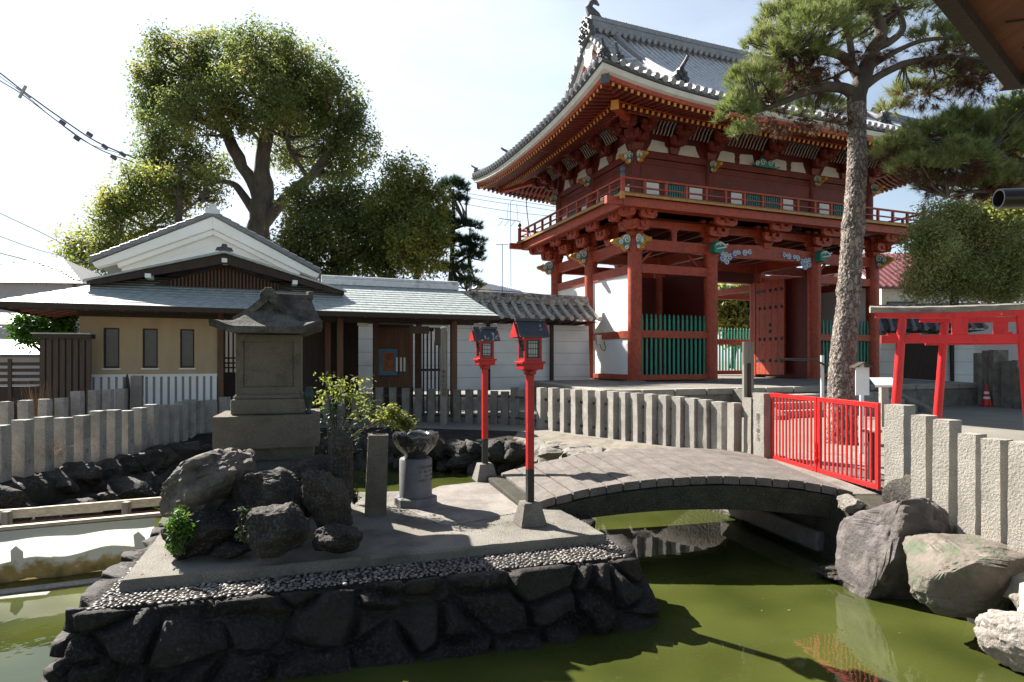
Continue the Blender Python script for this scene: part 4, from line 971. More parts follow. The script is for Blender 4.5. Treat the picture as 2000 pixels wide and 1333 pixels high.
for u,v in ((-OB,-OB),(12.5+OB,-OB),(-OB,6.9+OB),(12.5+OB,6.9+OB)):
    m=G(); m.b2(u-.07,u+.07,v-.07,v+.07,7.16,7.40); gb(m,'corner_fitting',MT['yellow'])
    m=G(); m.lathe([(.085,7.40),(.085,7.96)],16,(u*.994+.035,v*.99+.02,0)); p_=gb(m,'corner_post',MT['red'],smooth='auto')
    m=G(); m.lathe([(.09,7.96),(.095,8.05),(.07,8.08),(.05,8.11),(.085,8.16),(.095,8.21),(.07,8.28),(.012,8.34)],16,(u*.994+.035,v*.99+.02,0)); m.build('bulb_finial',MT['bluegrey'],p_,smooth='auto')
ro=OB-.1
for z0,z1,w in ((7.38,7.45,.09),(7.62,7.67,.07),(7.90,7.97,.09)): 
    ringbeam(ro,z0,z1,w,'balustrade_rail','red',.006)
def posts(a,b,n):
    a=Vector(a);b=Vector(b)
    for i in range(1,n):
        p=a.lerp(b,i/n); m=G(); m.box((p.x,p.y,7.66),(.09,.09,.46)); gb(m,'baluster',MT['red'])
posts((-ro,-ro),(12.5+ro,-ro),17); posts((-ro,6.9+ro),(12.5+ro,6.9+ro),12); posts((-ro,-ro),(-ro,6.9+ro),11); posts((12.5+ro,-ro),(12.5+ro,6.9+ro),11)
# upper storey
i_=.12
UC=[i_,3.52,9.0,12.5-i_]; VC=[i_,3.45,6.9-i_]
for v in VC:
    for u in UC:
        if v==3.45 and u in UC[1:3]: continue
        m=G(); m.lathe([(.2,7.36),(.2,9.3),(.17,9.62)],20,(u,v,0)); gb(m,'upper_column',MT['redshade'],smooth='auto')
def wallseg(a,b,first):
    a=Vector(a);b=Vector(b);d=(b-a).normalized();L=(b-a).length
    rail(a+d*.15,b-d*.15,7.37,7.48,.16,'sill'); 
    rail(a+d*.15,b-d*.15,8.42,9.26,.1,'lintel_board','redshade'); rail(a+d*.15,b-d*.15,8.36,8.5,.19,'lower_tie','redshade'); rail(a+d*.15,b-d*.15,9.02,9.12,.16,'middle_tie','redshade'); rail(a+d*.15,b-d*.15,9.28,9.52,.2,'upper_tie','redshade')
    segs=[(.2,.30,'w'),(.32,.68,'g'),(.70,.80,'w')] if L>5 else [(.12,.30,'w'),(.36,.66,'g'),(.72,.9,'w')]
    rail(a+d*.15,b-d*.15,7.48,8.36,.05,'board_wall','reddark',0)
    for s0,s1,t in segs:
        p=a+d*L*s0;q=a+d*L*s1
        if t=='w': rail(p,q,7.49,8.35,.075,'plaster_panel','plaster',0)
        else:
            m=G(); n=int((q-p).length/.11)
            rail(p,q,7.49,8.35,.06,'window_back','glassd' if first else 'glassd',0)
            for i in range(n): c=p.lerp(q,(i+.5)/n); m.box((c.x,c.y,7.92),(.055,.12,.86),yaw=math.atan2(d.y,d.x))
            gb(m,'window_bars',MT['teal'])
for v in (VC[0],VC[2]):
    for a,b in zip(UC[:-1],UC[1:]): wallseg((a,v),(b,v),True)
for u in (UC[0],UC[3]):
    for a,b in zip(VC[:-1],VC[1:]): wallseg((u,a),(u,b),True)
m=G(); m.b2(-.05,12.55,-.05,6.95,11.2,11.25); gb(m,'upper_ceiling',MT['reddark'])
# white plaster frieze between frog-leg struts
def frieze(a,b,n):
    a=Vector(a);b=Vector(b);d=(b-a).normalized(); L=(b-a).length
    rail(a,b,9.52,10.7,.06,'frieze_board','reddark',0)
    for i in range(n):
        s0=a+d*(L*(i+.14)/n); s1=a+d*(L*(i+.47)/n); s2=a+d*(L*(i+.55)/n); s3=a+d*(L*(i+.86)/n)
        for p,q,fl in ((s0,s1,1),(s2,s3,-1)):
            w=(q-p).length; poly=[(0,.03),(w,.03),(w*.96,.2),(w,.3),(w*.95,.36),(w*.95,.42),(w*.2,.46),(w*.15,.3)] if fl>0 else [(0,.03),(w,.03),(w*.85,.3),(w*.8,.46),(w*.05,.42),(w*.05,.36),(0,.3),(w*.04,.2)]
            nn_=Vector((d.y,-d.x)); o_=p+nn_*.035*(1 if True else -1)
            for sg_ in (1,-1):
                oo=p+nn_*.03*sg_; m=G(); m.prism(poly,(oo.x,oo.y,9.54),(d.x,d.y,0),(0,0,1),(nn_.x*.012*sg_,nn_.y*.012*sg_,0)); gb(m,'frieze_panel',MT['fascia'])
frieze((i_,i_),(3.52,i_),1); frieze((3.52,i_),(6.26,i_),1); frieze((6.26,i_),(9,i_),1); frieze((9,i_),(12.38,i_),1)
frieze((i_,i_),(i_,3.45),1); frieze((i_,3.45),(i_,6.78),1)
frieze((12.38,i_),(12.38,6.78),2)
# upper brackets
for u in EU[1:-1]:
    bracket(u,i_,0,-1,9.52,3,.23,lat=.75); bracket(u,6.78,0,1,9.52,3,.23,lat=.75)
for v in (1.72,3.45,5.17):
    bracket(i_,v,-1,0,9.52,3,.23,lat=.7); bracket(12.38,v,1,0,9.52,3,.23,lat=.7)
for u,v,du,dv in ((i_,i_,-1,-1),(12.38,i_,1,-1),(i_,6.78,-1,1),(12.38,6.78,1,1)):
    bracket(u,v,du,dv,9.52,3,.23,lat=.6,name='corner_bracket'); bracket(u,v,0,dv,9.525,3,.23,lat=.6); bracket(u,v,du,0,9.53,3,.23,lat=.6)
# white curved ribs between upper brackets
def ribs(a,b,ox,oy,n):
    a=Vector(a);b=Vector(b); m=G()
    for i in range(n):
        p=a.lerp(b,(i+.5)/n); pts=[(p.x+ox*r_,p.y+oy*r_,z) for r_,z in ((.42,10.02),(.50,10.1),(.58,10.25),(.72,10.40),(.9,10.46))]
        m.tube(pts,.022,5)
    gb(m,'eave_ribs',MT['ribpaint'])
    m=G(); m.beam((a.x+ox*.62,a.y+oy*.62,10.5),(b.x+ox*.62,b.y+oy*.62,10.5),.8,.03); gb(m,'rib_board',MT['reddark'])
for u0,u1 in ((.45,1.4),(2.1,3.1),(3.95,5.8),(6.7,8.6),(9.4,10.4),(11.1,12.1)): ribs((u0,0),(u1,0),0,-1,max(5,int((u1-u0)/.155)))
for v0,v1 in ((.5,1.4),(2.1,3.1),(3.8,4.8),(5.5,6.4)): ribs((0,v0),(0,v1),-1,0,6); ribs((12.5,v0),(12.5,v1),1,0,6)
# ---- eaves and roof
Q=3.17; LF=12.5+2*Q; LS=6.9+2*Q
def lift(s,L,q):
    dc=max(0,min(s,L-s)); return .56*max(0,1-dc/6.6)**2.5*max(0,q/Q)**1.4
SID=[(lambda s,q:(-Q+s,-q),LF),(lambda s,q:(-q,-Q+s),LS),(lambda s,q:(12.5+q,-Q+s),LS),(lambda s,q:(-Q+s,6.9+q),LF)]
ringbeam(1.42,10.2,10.36,.16,'eave_purlin','red')
for k,(pos,L) in enumerate(SID):
    rv=G(); tv=G(); rb=G(); tb=G()
    n=int(L/.235)
    for i in range(1,n):
        s=L*i/n; dc=min(s,L-s)
        qin=max(0,Q-dc)+.02
        for (qo,zo,slope,w,h,RM,TM,qi) in ((2.97,9.86,.27,.10,.11,rv,tv,1.75),(2.05,9.93,.42,.105,.115,rb,tb,0.0)):
            a=max(qi,qin)
            if a>=qo-.03: continue
            def P3(q): x,y=pos(s,q); return Vector((x,y,zo+(qo-q)*slope+lift(s,L,q)))
            p,q_=P3(qo),P3(a); RM.beam(p,q_,w,h)
            e=(p-q_).normalized(); RM.cur=1; RM.beam(p,p+e*.012,w*.96,h*1.02); RM.cur=0
    gb(rv,'flying_rafters',[MT['redshade'],MT['yellow']]); gb(rb,'base_rafters',[MT['redshade'],MT['yellow']])
    # soffit boards, fascia strips
    def stripz(q,z): return lambda s:(lambda xy:(xy[0],xy[1],z+lift(s,L,q)))(pos(s,q))
    ns=60
    def sheet(rows,name,mat,th=None,sm_=True,clip=True):
        P=[]
        for i in range(ns+1):
            s=L*i/ns; row=[]
            for q,z in rows:
                dc=min(s,L-s); 
                qq=max(q,Q-dc) if clip else q
                if q>Q: 
                    ss=-(q-Q)+ (L+2*(q-Q))*i/ns; x,y=pos(ss,q); row.append((x,y,z+lift(max(0,min(L,ss)),L,Q)*1.0)); continue
                ss=(Q-q)+(L-2*(Q-q))*i/ns
                x,y=pos(ss,q); row.append((x,y,z+lift(ss,L,q)))
            P.append(row)
        m=G(); m.grid(P,ns+1,len(rows)); return gb(m,name,MT[mat])
    sheet([(3.02,10.0),(1.75,10.34)],'soffit','redshade'); sheet([(2.1,10.05),(1.4,10.36),(0.02,10.94)],'soffit','reddark')
    sheet([(2.1,10.04),(2.1,9.86+.13),(2.0,9.9+.13)],'eave_batten','red')
    sheet([(2.93,9.96),(2.93,9.93),(3.02,9.93),(3.04,10.06),(2.9,10.08)],'eave_board','red')
    sheet([(3.03,10.055),(3.17,10.075),(3.21,10.235),(3.05,10.25)],'white_fascia','fascia')
    sheet([(3.12,10.24),(3.27,10.26),(3.28,10.33),(3.1,10.36)],'tile_batten','tile_dark')
def h(t): return 10.36+.55*t+.0355*t*t
def tl(s,L,t): return lift(s,L,Q)*max(0,1-t/4.2)**1.3
TG=3.72; TV=3.1; TR=Q+3.45
def roofpt(k,s,t,dz=0):
    pos,L=SID[k]; x,y=pos(s,Q-t+.1*(1 if t<.01 else 0)); return Vector((x,y,h(t)+tl(s,L,t)+dz))
for k,(pos,L) in enumerate(SID):
    front=k in (0,3)
    def tmax(s):
        dc=min(s,L-s)
        if front: return TR if dc>=TV else dc
        return min(dc,TG)
    m=G(); n=int(round(L/.314)); dl=L/n
    # stepped pan surface
    for i in range(n*1):
        s0=i*dl; s1=(i+1)*dl; tm0,tm1=tmax(s0+1e-4),tmax(s1-1e-4)
        c=max(1,int(max(tm0,tm1)/.27)); P=[]
        for sx,tm in ((s0,tm0),((s0+s1)/2,(tm0+tm1)/2),(s1,tm1)):
            row=[]
            for j in range(c):
                ta=tm*j/c; tb_=tm*(j+1)/c
                sag=-.025 if abs(sx-(s0+s1)/2)<.01 else .01
                row.append(roofpt(k,sx,ta,.03+sag)); row.append(roofpt(k,sx,tb_,0.0+sag))
            P.append(row)
        m.grid(P,3,2*c)
    o=gb(m,'pan_tiles',MT['tile'])
    m=G(); md=G()
    for i in range(0,n+1):
        s=i*dl; tm=tmax(min(L-1e-3,max(s,1e-3)))
        if tm<.25: continue
        c=max(2,int(tm/.5)); pts=[roofpt(k,s,tm*j/c,.06) for j in range(c+1)]
        m.tube(pts,.082,7,cap=True)
        e=(pts[0]-pts[1]).normalized(); md.tube([pts[0]+e*-.02,pts[0]+e*.075],.108,14)
        md.tube([pts[0]+e*.076,pts[0]+e*.085],[.085,.06],10)
    gb(m,'round_tiles',MT['tile'],smooth='auto',ang=50); gb(md,'eave_discs',MT['tile_ridge'],smooth='auto')
# gables
def ubl(u): return u
for side,(ug,sg_) in enumerate(((.60,-1),(11.9,1))):
    uo=-.07 if side==0 else 12.57
    # gable wall
    tri=[]; 
    for i in range(21):
        t=TG-.25+(2*(TR-TG+.25))*i/20; tt=t if t<=TR else 2*TR-t; tri.append((-Q+t,h(tt)-.12))
    m=G(); m.prism(tri,(ug,0,0),(0,1,0),(0,0,1),(.08,0,0)); gb(m,'gable_wall',MT['red'])
    for sd in (-1,1):
        pts=[]; 
        for i in range(15):
            t=2.95+(TR-2.95)*i/14; v=-Q+t if sd<0 else 6.9+Q-t; pts.append((v,h(t)))
        m=G(); poly=[(v,z-.06) for v,z in pts]+[(v,z-.46-.10*math.sin(i)) if False else (v,z-.48) for i,(v,z) in reversed(list(enumerate(pts)))]
        m.prism(poly,(uo+.03*(-sg_),0,0),(0,1,0),(0,0,1),(-sg_*.07,0,0)); gb(m,'barge_board',MT['fascia'])
        m=G(); poly=[(v,z-.46) for v,z in pts]+[(v,z-.62) for v,z in reversed(pts)]; m.prism(poly,(uo+.06*(-sg_),0,0),(0,1,0),(0,0,1),(-sg_*.07,0,0)); gb(m,'barge_trim',MT['red'])
        # verge tiles: short round tiles lying across the edge
        m=G()
        for i in range(13):
            t=3.0+(TR-3.25)*i/12; v=-Q+t if sd<0 else 6.9+Q-t; m.tube([(uo-sg_*.55,v,h(t)+.10),(uo+sg_*.22,v,h(t)+.07)],.10,12)
        gb(m,'verge_tiles',MT['tile_ridge'],smooth='auto')
        m=G(); pp=[Vector((uo-sg_*.02,(-Q+t if sd<0 else 6.9+Q-t),h(t)-.03)) for t in [2.95+(TR-2.95)*i/10 for i in range(11)]]
        for a,b in zip(pp[:-1],pp[1:]): m.beam(a,b,.36,.08)
        gb(m,'verge_batten',MT['tile_dark'])
    m=G(); m.prism([(-.5,.1),(-.3,-.2),(-.35,-.45),(0,-.75),(.35,-.45),(.3,-.2),(.5,.1),(0,.35)],(uo+sg_*.08,3.45,h(TR)-.75),(0,1,0),(0,0,1),(-sg_*.06,0,0)); gb(m,'gable_pendant',MT['fascia'])
# ridges
def ridge(pts,w,hh,name,nub=True,discs=False):
    m=G(); lay=4
    for j in range(lay):
        ww=w*(1+.16*(j%2))
        for a,b in zip(pts[:-1],pts[1:]): 
            a_=Vector(a)+Vector((0,0,hh*(j+.5)/lay)); b_=Vector(b)+Vector((0,0,hh*(j+.5)/lay)); e=(b_-a_).normalized()*.01; m.beam(a_-e,b_+e,ww,hh/lay*.98)
    m.tube([Vector(p)+Vector((0,0,hh+.03)) for p in pts],.10,8)
    if nub:
        for a,b in zip(pts[:-1],pts[1:]):
            a=Vector(a);b=Vector(b);k=max(1,int((b-a).length/.42))
            for i in range(k):
                c=a.lerp(b,(i+.5)/k)+Vector((0,0,hh+.13)); m.box(c,(.045,.045,.06))
    return gb(m,name,MT['tile_ridge'],smooth='auto',ang=30)
zr_=h(TR)-.05
ridge([(-.1+12.7*i/12,3.45,zr_+.06*abs(i/6-1)**2) for i in range(13)],.36,.72,'main_ridge')
for sd in (-1,1):
    m=G()
    for i in range(40):
        u=.25+12*i/39; m.tube([(u,3.45+sd*.15,zr_+.2),(u,3.45+sd*.40,zr_+.10)],.10,12)
    gb(m,'ridge_discs',MT['tile_ridge'],smooth='auto')
def oni(c,yaw,s=1.0,horn=True,name='ridge_end_ornament'):
    T=GT@Matrix.Translation(c)@Matrix.Rotation(yaw,4,'Z'); m=M(T=T)
    poly=[(-.34,0),(-.40,.12),(-.30,.2),(-.34,.34),(-.24,.40),(-.24,.55),(-.12,.58),(-.10,.68),(0,.74),(.10,.68),(.12,.58),(.24,.55),(.24,.40),(.34,.34),(.30,.2),(.40,.12),(.34,0)]
    m.prism([(x*s,z*s) for x,z in poly],(0,-.06*s,0),(1,0,0),(0,0,1),(0,.2*s,0))
    for x,z,r_ in ((-.12,.42,.07),(.12,.42,.07),(0,.28,.09),(-.16,.18,.07),(.16,.18,.07),(0,.12,.07),(0,.56,.06),(-.25,.08,.05),(.25,.08,.05)):
        m.lathe([(.001,-r_*s),(r_*.7*s,-r_*.7*s),(r_*s,0),(r_*.7*s,r_*.7*s),(.001,r_*s)],8,(x*s,-.08*s,z*s))
    if horn: m.tube([(0,.05*s,.62*s),(0,-.12*s,.74*s),(0,-.30*s,.84*s),(0,-.42*s,.95*s)],[.075*s,.075*s,.065*s,.06*s],10)
    return gb(m,name,MT['onigawara'],smooth='auto')
oni((-.28,3.45,zr_-.25),R(-90),1.35,False); oni((12.78,3.45,zr_-.25),R(90),1.35,False)
# fish-tailed finials
for u,s in ((.02,1),(12.45,-1)):
    m=G(); z=zr_+.78
    m.tube([(u+s*.5,3.45,z-.05),(u+s*.25,3.45,z+.08),(u-s*.02,3.45,z+.22),(u-s*.12,3.45,z+.42),(u-s*.02,3.45,z+.62),(u+s*.12,3.45,z+.72)],[.1,.2,.22,.16,.12,.10],10)
    m.tube([(u+s*.05,3.45,z+.70),(u+s*.22,3.45,z+.70),(u+s*.38,3.45,z+.60)],[.11,.10,.035],8)
    m.prism([(0,0),(-.12,.25),(-.28,.42),(-.12,.38),(.02,.2),(.1,.05)],(u+s*.05,3.42,z+.72),(s,0,0),(0,0,1),(0,.06,0))
    m.prism([(0,0),(.3,-.02),(.2,.1),(.12,.05),(.05,.16)],(u+s*.25,3.42,z+.03),(s,0,0),(0,0,1),(0,.06,0))
    gb(m,'roof_finial',MT['onigawara'],smooth='auto')
for u in (1.05,11.45):
    for sd in (-1,1):
        def P_(t): v=-Q+t if sd<0 else 6.9+Q-t; return (u,v,h(t)+.04)
        ridge([P_(6.35-(6.35-1.9)*i/9) for i in range(10)],.26,.26,'descending_ridge',nub=False)
        oni(Vector(P_(1.75))+Vector((0,0,-.02)),0 if sd<0 else math.pi,1.0)
for cu,cv,du,dv in ((-Q,-Q,1,1),(12.5+Q,-Q,-1,1),(-Q,6.9+Q,1,-1),(12.5+Q,6.9+Q,-1,-1)):
    def H_(t): return (cu+du*t,cv+dv*t,h(t)+tl(t,LS,t)+.02)
    yw_=math.atan2(-dv,-du)+math.pi/2
    ridge([H_(3.2-(3.2-1.45)*i/6) for i in range(7)],.26,.34,'hip_ridge',nub=False); oni(Vector(H_(1.35)),yw_,.85)
    ridge([H_(1.3-(1.3-.15)*i/5) for i in range(6)],.22,.16,'hip_ridge',nub=False); oni(Vector(H_(.08)),yw_,.6)
    # hip rafter with cap
    m=G(); zc=9.86+lift(0,LF,Q); p0=(cu+du*.18,cv+dv*.18,zc+.0); p1=(cu+du*3.1,cv+dv*3.1,10.55); m.beam(p0,p1,.22,.26); hr=gb(m,'hip_rafter',MT['red'])
    e=(Vector(p0)-Vector(p1)).normalized(); m=G(); m.beam(Vector(p0)-e*.0,Vector(p0)+e*.03,.25,.3); m.build('end_cap',MT['bluegrey'],hr)
    m=G(); q0=(cu+du*1.05,cv+dv*1.05,9.9+.15); m.beam(q0,(cu+du*3.1,cv+dv*3.1,10.45),.24,.28); hr=gb(m,'hip_rafter',MT['red'])
    m=G(); e=(Vector(q0)-Vector((cu+du*3.1,cv+dv*3.1,10.45))).normalized(); m.beam(Vector(q0),Vector(q0)+e*.03,.25,.3); m.build('end_cap',MT['yellow'],hr)
# carved cloud noses at beam ends
def spiral(m,c,ax,az,r0,turns,th,n=26,ph=0,sgn=1):
    pts=[]
    for i in range(n):
        a=ph+sgn*turns*2*math.pi*i/(n-1); r_=r0*(1-.82*i/(n-1)); pts.append(Vector(c)+Vector(ax)*r_*math.cos(a)+Vector(az)*r_*math.sin(a))
    m.tube(pts,th,5)
def cloud(u,v,z,ox,oy,s=1.0,tone='yellow',mirror=1):
    """carved cloud nose projecting along (ox,oy)"""
    px_,py_=-oy,ox
    poly=[(0,-.05),(0,.40),(.18,.46),(.33,.38),(.38,.28),(.52,.30),(.66,.22),(.78,.20),(.84,.12),(.76,.03),(.60,.0),(.5,-.06),(.36,-.06),(.3,-.16),(.18,-.22),(.1,-.14)]
    m=G(); m.prism([(x*s,y*s) for x,y in poly],(u-px_*.09*s,v-py_*.09*s,z),(ox,oy,0),(0,0,1),(px_*.18*s,py_*.18*s,0)); body=gb(m,'cloud_carving',MT[tone],bevel=.012)
    for sd in (1,-1):
        off=Vector((px_,py_,0))*sd*.095*s
        m=G(); pl2=[(.02,.0),(.02,.38),(.18,.43),(.31,.36),(.36,.24),(.5,.22),(.62,.14),(.66,.08),(.5,.04),(.36,.0),(.26,-.1),(.18,-.17),(.1,-.1)]
        m.prism([(x*s,y*s) for x,y in pl2],Vector((u,v,z))+off,(ox,oy,0),(0,0,1),off.normalized()*.012); m.build('green_inlay',MT['inlay'],body)
        m=G(); c=Vector((u,v,z))+off*1.18
        A=Vector((ox,oy,0)); Zv=Vector((0,0,1))
        spiral(m,c+A*.17*s+Zv*.24*s,A,Zv,.17*s,1.6,.026*s); spiral(m,c+A*.46*s+Zv*.12*s,A,Zv,.11*s,1.4,.022*s,ph=1); spiral(m,c+A*.2*s-Zv*.07*s,A,Zv,.09*s,1.3,.022*s,ph=2)
        m.build('white_scroll',MT['wpaint'],body)
    return body
for (u,v,ox,oy) in ((0,0,-1,0),(0,0,0,-1),(0,3.45,-1,0),(0,6.9,-1,0),(12.5,0,1,0),(12.5,0,0,-1),(12.5,6.9,1,0)): 
    cloud(u+ox*.24,v+oy*.24,5.83,ox,oy,.95)
for (u,v,ox,oy) in ((i_,i_,-1,0),(i_,i_,0,-1),(i_,3.45,-1,0),(i_,6.78,-1,0),(3.52,i_,0,-1),(9,i_,0,-1),(12.38,i_,0,-1),(12.38,i_,1,0)):
    cloud(u+ox*.18,v+oy*.18,9.12,ox,oy,.72)
# dragon-like green heads with blue white clouds on the rainbow beam
def beast(u,s):
    m=G(); T=GT@Matrix.Translation((u,-.3,5.92)); m.T=T
    m.prism([(-.22*s,-.2),(-.28*s,.1),(-.1*s,.28),(.12*s,.26),(.3*s,.16),(.38*s,.18),(.36*s,.02),(.2*s,-.08),(.05*s,-.22)],(0,-.25,0),(1,0,0),(0,0,1),(0,.3,0)); b_=gb(m,'beast_head',MT['green'],bevel=.03)
    m=M(T=T); m.tube([(-.2*s,-.26,.1),(0,-.3,.2),(.22*s,-.3,.1),(.36*s,-.28,.16)],.03,6); m.tube([(-.15*s,-.27,-.05),(.1*s,-.3,0),(.28*s,-.3,.04)],.025,6)
    m.lathe([(.001,-.05),(.05,0),(.001,.05)],8,(0,-.28,.12)); m.build('fangs',MT['wpaint'],b_)
beast(3.52,1); beast(9.0,1)
def scrollcloud(u0,s):
    m=G(); A=Vector((s,0,0)); Zv=Vector((0,0,1)); b0=G()
    for x,z,r_,tn,ph in ((.35,-.22,.16,1.5,0),(.55,-.34,.13,1.4,2),(.7,-.15,.13,1.4,1),(.5,-.05,.12,1.4,3),(.95,.0,.13,1.5,0),(1.15,.06,.1,1.3,2),(1.45,.05,.14,1.6,0),(1.7,.1,.11,1.3,1),(.3,-.02,.1,1.3,0)):
        c=Vector((u0,-.16,5.82))+A*x+Zv*z; spiral(m,c,A,Zv,r_,tn,.018,ph=ph)
        b0.T=GT; b0.tube([c+Vector((0,.03,0)),c],r_*.98,14)
    o=gb(b0,'blue_cloud',MT['blue']); m.build('white_scroll',MT['wpaint'],o)
scrollcloud(3.65,1); scrollcloud(8.87,-1)
# floral frog-leg carving in the middle of the upper frieze
m=G(); m.prism([(-.75,0),(-.5,.05),(-.3,.3),(-.15,.5),(.15,.5),(.3,.3),(.5,.05),(.75,0),(.5,-.06),(-.5,-.06)],(6.26,-.05,9.56),(1,0,0),(0,0,1),(0,-.08,0)); fl=gb(m,'floral_carving',MT['teal'])
m=G(); 
for x,z,r_ in ((-.2,.12,.15),(.2,.12,.15),(-.5,.05,.1),(.5,.05,.1),(0,.3,.13)): spiral(m,(6.26+x,-.15,9.56+z),(1,0,0),(0,0,1),r_,1.5,.018)
m.build('white_scroll',MT['wpaint'],fl); m=G(); m.lathe([(.001,-.1),(.1,0),(.001,.1)],10,(6.26,-.15,9.98)); m.build('red_flower',MT['torii'],fl)
# rain pipe at the near corner and junction box
m=G(); m.tube([(-.75,-.5,10.0),(-.42,-.42,9.6),(-.42,-.42,8.4)],.016,6); gb(m,'rain_chain',MT['cable'])
# ------------------------------------------------------------------ tiled plaster walls
def tiled_wall(name,label,origin,yaw,L,zb,ze,zr,half,body,mat_t,pitch=.42,slant=0,batter=.12,lines=(.45,.95,1.45,1.95),posts_=(),group=None,cap=True):
    """local x along the wall, y depth; roof from eave ze to ridge zr, half width"""
    r=thing(name,label,'wall',(origin[0],origin[1],zb),yaw,group)
    e=ze-zb; m=M(); 
    m.add([(0,-.28-batter,0),(L,-.28-batter,0),(L,.28+batter,0),(0,.28+batter,0),(0+slant,-.26,e),(L-slant,-.26,e),(L-slant,.26,e),(0+slant,.26,e)],[(3,2,1,0),(4,5,6,7),(0,1,5,4),(1,2,6,5),(2,3,7,6),(3,0,4,7)])
    m.build('plaster_body',MT[body],r)
    m=M()
    for z in lines:
        t=z/e
        if t<1: y=-(.28+batter)*(1-t)-.26*t; m.b2(.0+slant*t,L-slant*t,y-.010,y+.0,z-.005,z+.005)
    m.build('line_groove',MT['granite_old'],r)
    m=M(); n=int(L/.62)
    for i in range(n): m.b2(.3+i*.62,.38+i*.62,-half+.12,half-.12,e+.02,e+.1)
    m.build('rafters',MT['woodd'],r)
    m=M(); m.b2(0,L,-half+.1,half-.1,e+.1,e+.13); m.build('eave_board',MT['woodd'],r)
    rz_=zr-zb
    def sz(q): t=1-q; return e+.16+(rz_-e-.3)*max(0,1-q)**1.15   # q 0 ridge..1 eave
    for s in (-1,1):
        m=M(); c=7; n=max(2,int(L/pitch)); P=[]
        for i in range(2*n+1):
            x=L*i/(2*n); row=[]
            for j in range(c):
                q0=.12+.88*j/c; q1=.12+.88*(j+1)/c; sag=-.03 if i%2 else .02
                row.append((x,s*half*q0,sz(q0)+sag)); row.append((x,s*half*q1,sz(q1)+.045+sag))
            P.append(row)
        m.grid(P,2*n+1,2*c); m.build('pan_tiles',MT[mat_t],r)
        m=M()
        for i in range(n+1):
            x=L*i/n; m.tube([(x,s*half*q,sz(q)+.075) for q in (.1,.35,.6,.85,1.0,1.04)],[.075,.078,.078,.082,.085,.085],9)
            if s<0 or True: m.tube([(x,s*half*1.03,sz(1.04)+.075),(x,s*half*1.03+s*.06,sz(1.04)+.065)],.098,12)
        m.build('round_tiles',MT['tile_pale' if mat_t=='tile_old' else 'tile_mid'],r,smooth='auto',ang=45)
    m=M()
    for j,(w,z0,z1) in enumerate(((.34,.0,.10),(.28,.10,.19),(.32,.19,.27),(.24,.27,.33))): m.b2(-.02,L+.02,-w/2,w/2,rz_-.22+z0,rz_-.22+z1)
    m.tube([(0,0,rz_+.14),(L,0,rz_+.14)],.085,8); m.build('ridge',MT['tile_old'],r,bevel=.01)
    for x in (-.02,L+.0):
        m=M(); m.prism([(-.2,0),(-.22,.15),(-.12,.3),(-.1,.42),(.1,.42),(.12,.3),(.22,.15),(.2,0)],(x,0,rz_-.25),(0,1,0),(0,0,1),(.06,0,0)); m.build('ridge_end',MT['tile_old'],r)
    for x in posts_:
        m=M(); m.b2(x-.06,x+.06,-.28-batter-.16,-.28-batter-.03,0,e); m.build('support_post',MT['woodd'],r)
    return r
gdir=Vector((.932,.362)); gn=Vector((-.362,.932)); GO=Vector((4.65,23.3)); gy_=math.atan2(.362,.932)
W0=GO+gdir*(-10.6)+gn*3.0
tiled_wall('plaster_wall','white plastered wall with weathered round tile roof joining the left side of the gate',(W0.x,W0.y),gy_,10.1,.35,2.95,4.0,1.15,'plaster_wall','tile_old',posts_=(5.6,8.3),lines=(.5,.98,1.46,1.94,2.4))
m=M(); p=GO+gdir*(-.35)+gn*2.2; m.box((p.x,p.y-.1,2.35),(.22,.14,.38),yaw=gy_); 
rtb=thing('electrical_box','small beige electrical box with looped cable at the gate end of the tiled wall','electrical box',(p.x,p.y-.1,2.1))
m.build('box_body',MT['cream'],rtb,world=True,bevel=.01); m=M(); m.tube([(p.x+.05,p.y-.15,2.17),(p.x+.12,p.y-.2,1.95),(p.x+.24,p.y-.2,1.9),(p.x+.28,p.y-.15,2.05),(p.x+.22,p.y-.15,2.3)],.016,6); m.build('cable_loop',MT['cable'],rtb,world=True)
# right side wall with small door
a=at(1712,700,30); b_=at(1906,700,28.5); yr=math.atan2(b_.y-a.y,b_.x-a.x); LR=math.hypot(b_.x-a.x,b_.y-a.y)
r=tiled_wall('plaster_wall','low battered plaster wall with a dark side door and tiled roof right of the gate',(a.x,a.y),yr,LR,GZ,2.75,4.0,1.3,'plaster_wall','tile_dark',slant=.16,batter=.2,lines=(.9,1.5,2.1))
m=M(); m.b2(1.05,2.55,-.62,-.2,0,2.5); m.build('door_recess',MT['woodd'],r); m=M(); m.b2(2.9,3.02,-.62,-.3,0,2.6); m.build('door_post',MT['woodd'],r)
# ------------------------------------------------------------------ front hall with low roof
HO=at(155,700,13.8); hy=R(22.0)
hall=thing('hall_building','low beige plastered hall with a spreading pale copper roof and three narrow windows','building',(HO.x,HO.y,GZ),hy)
HT=Matrix.Translation((0,0,-GZ))
def H_(): return M(T=HT)
def hb(m,n_,mt,**k): return m.build(n_,MT[mt],hall,**k)
wz0=1.19
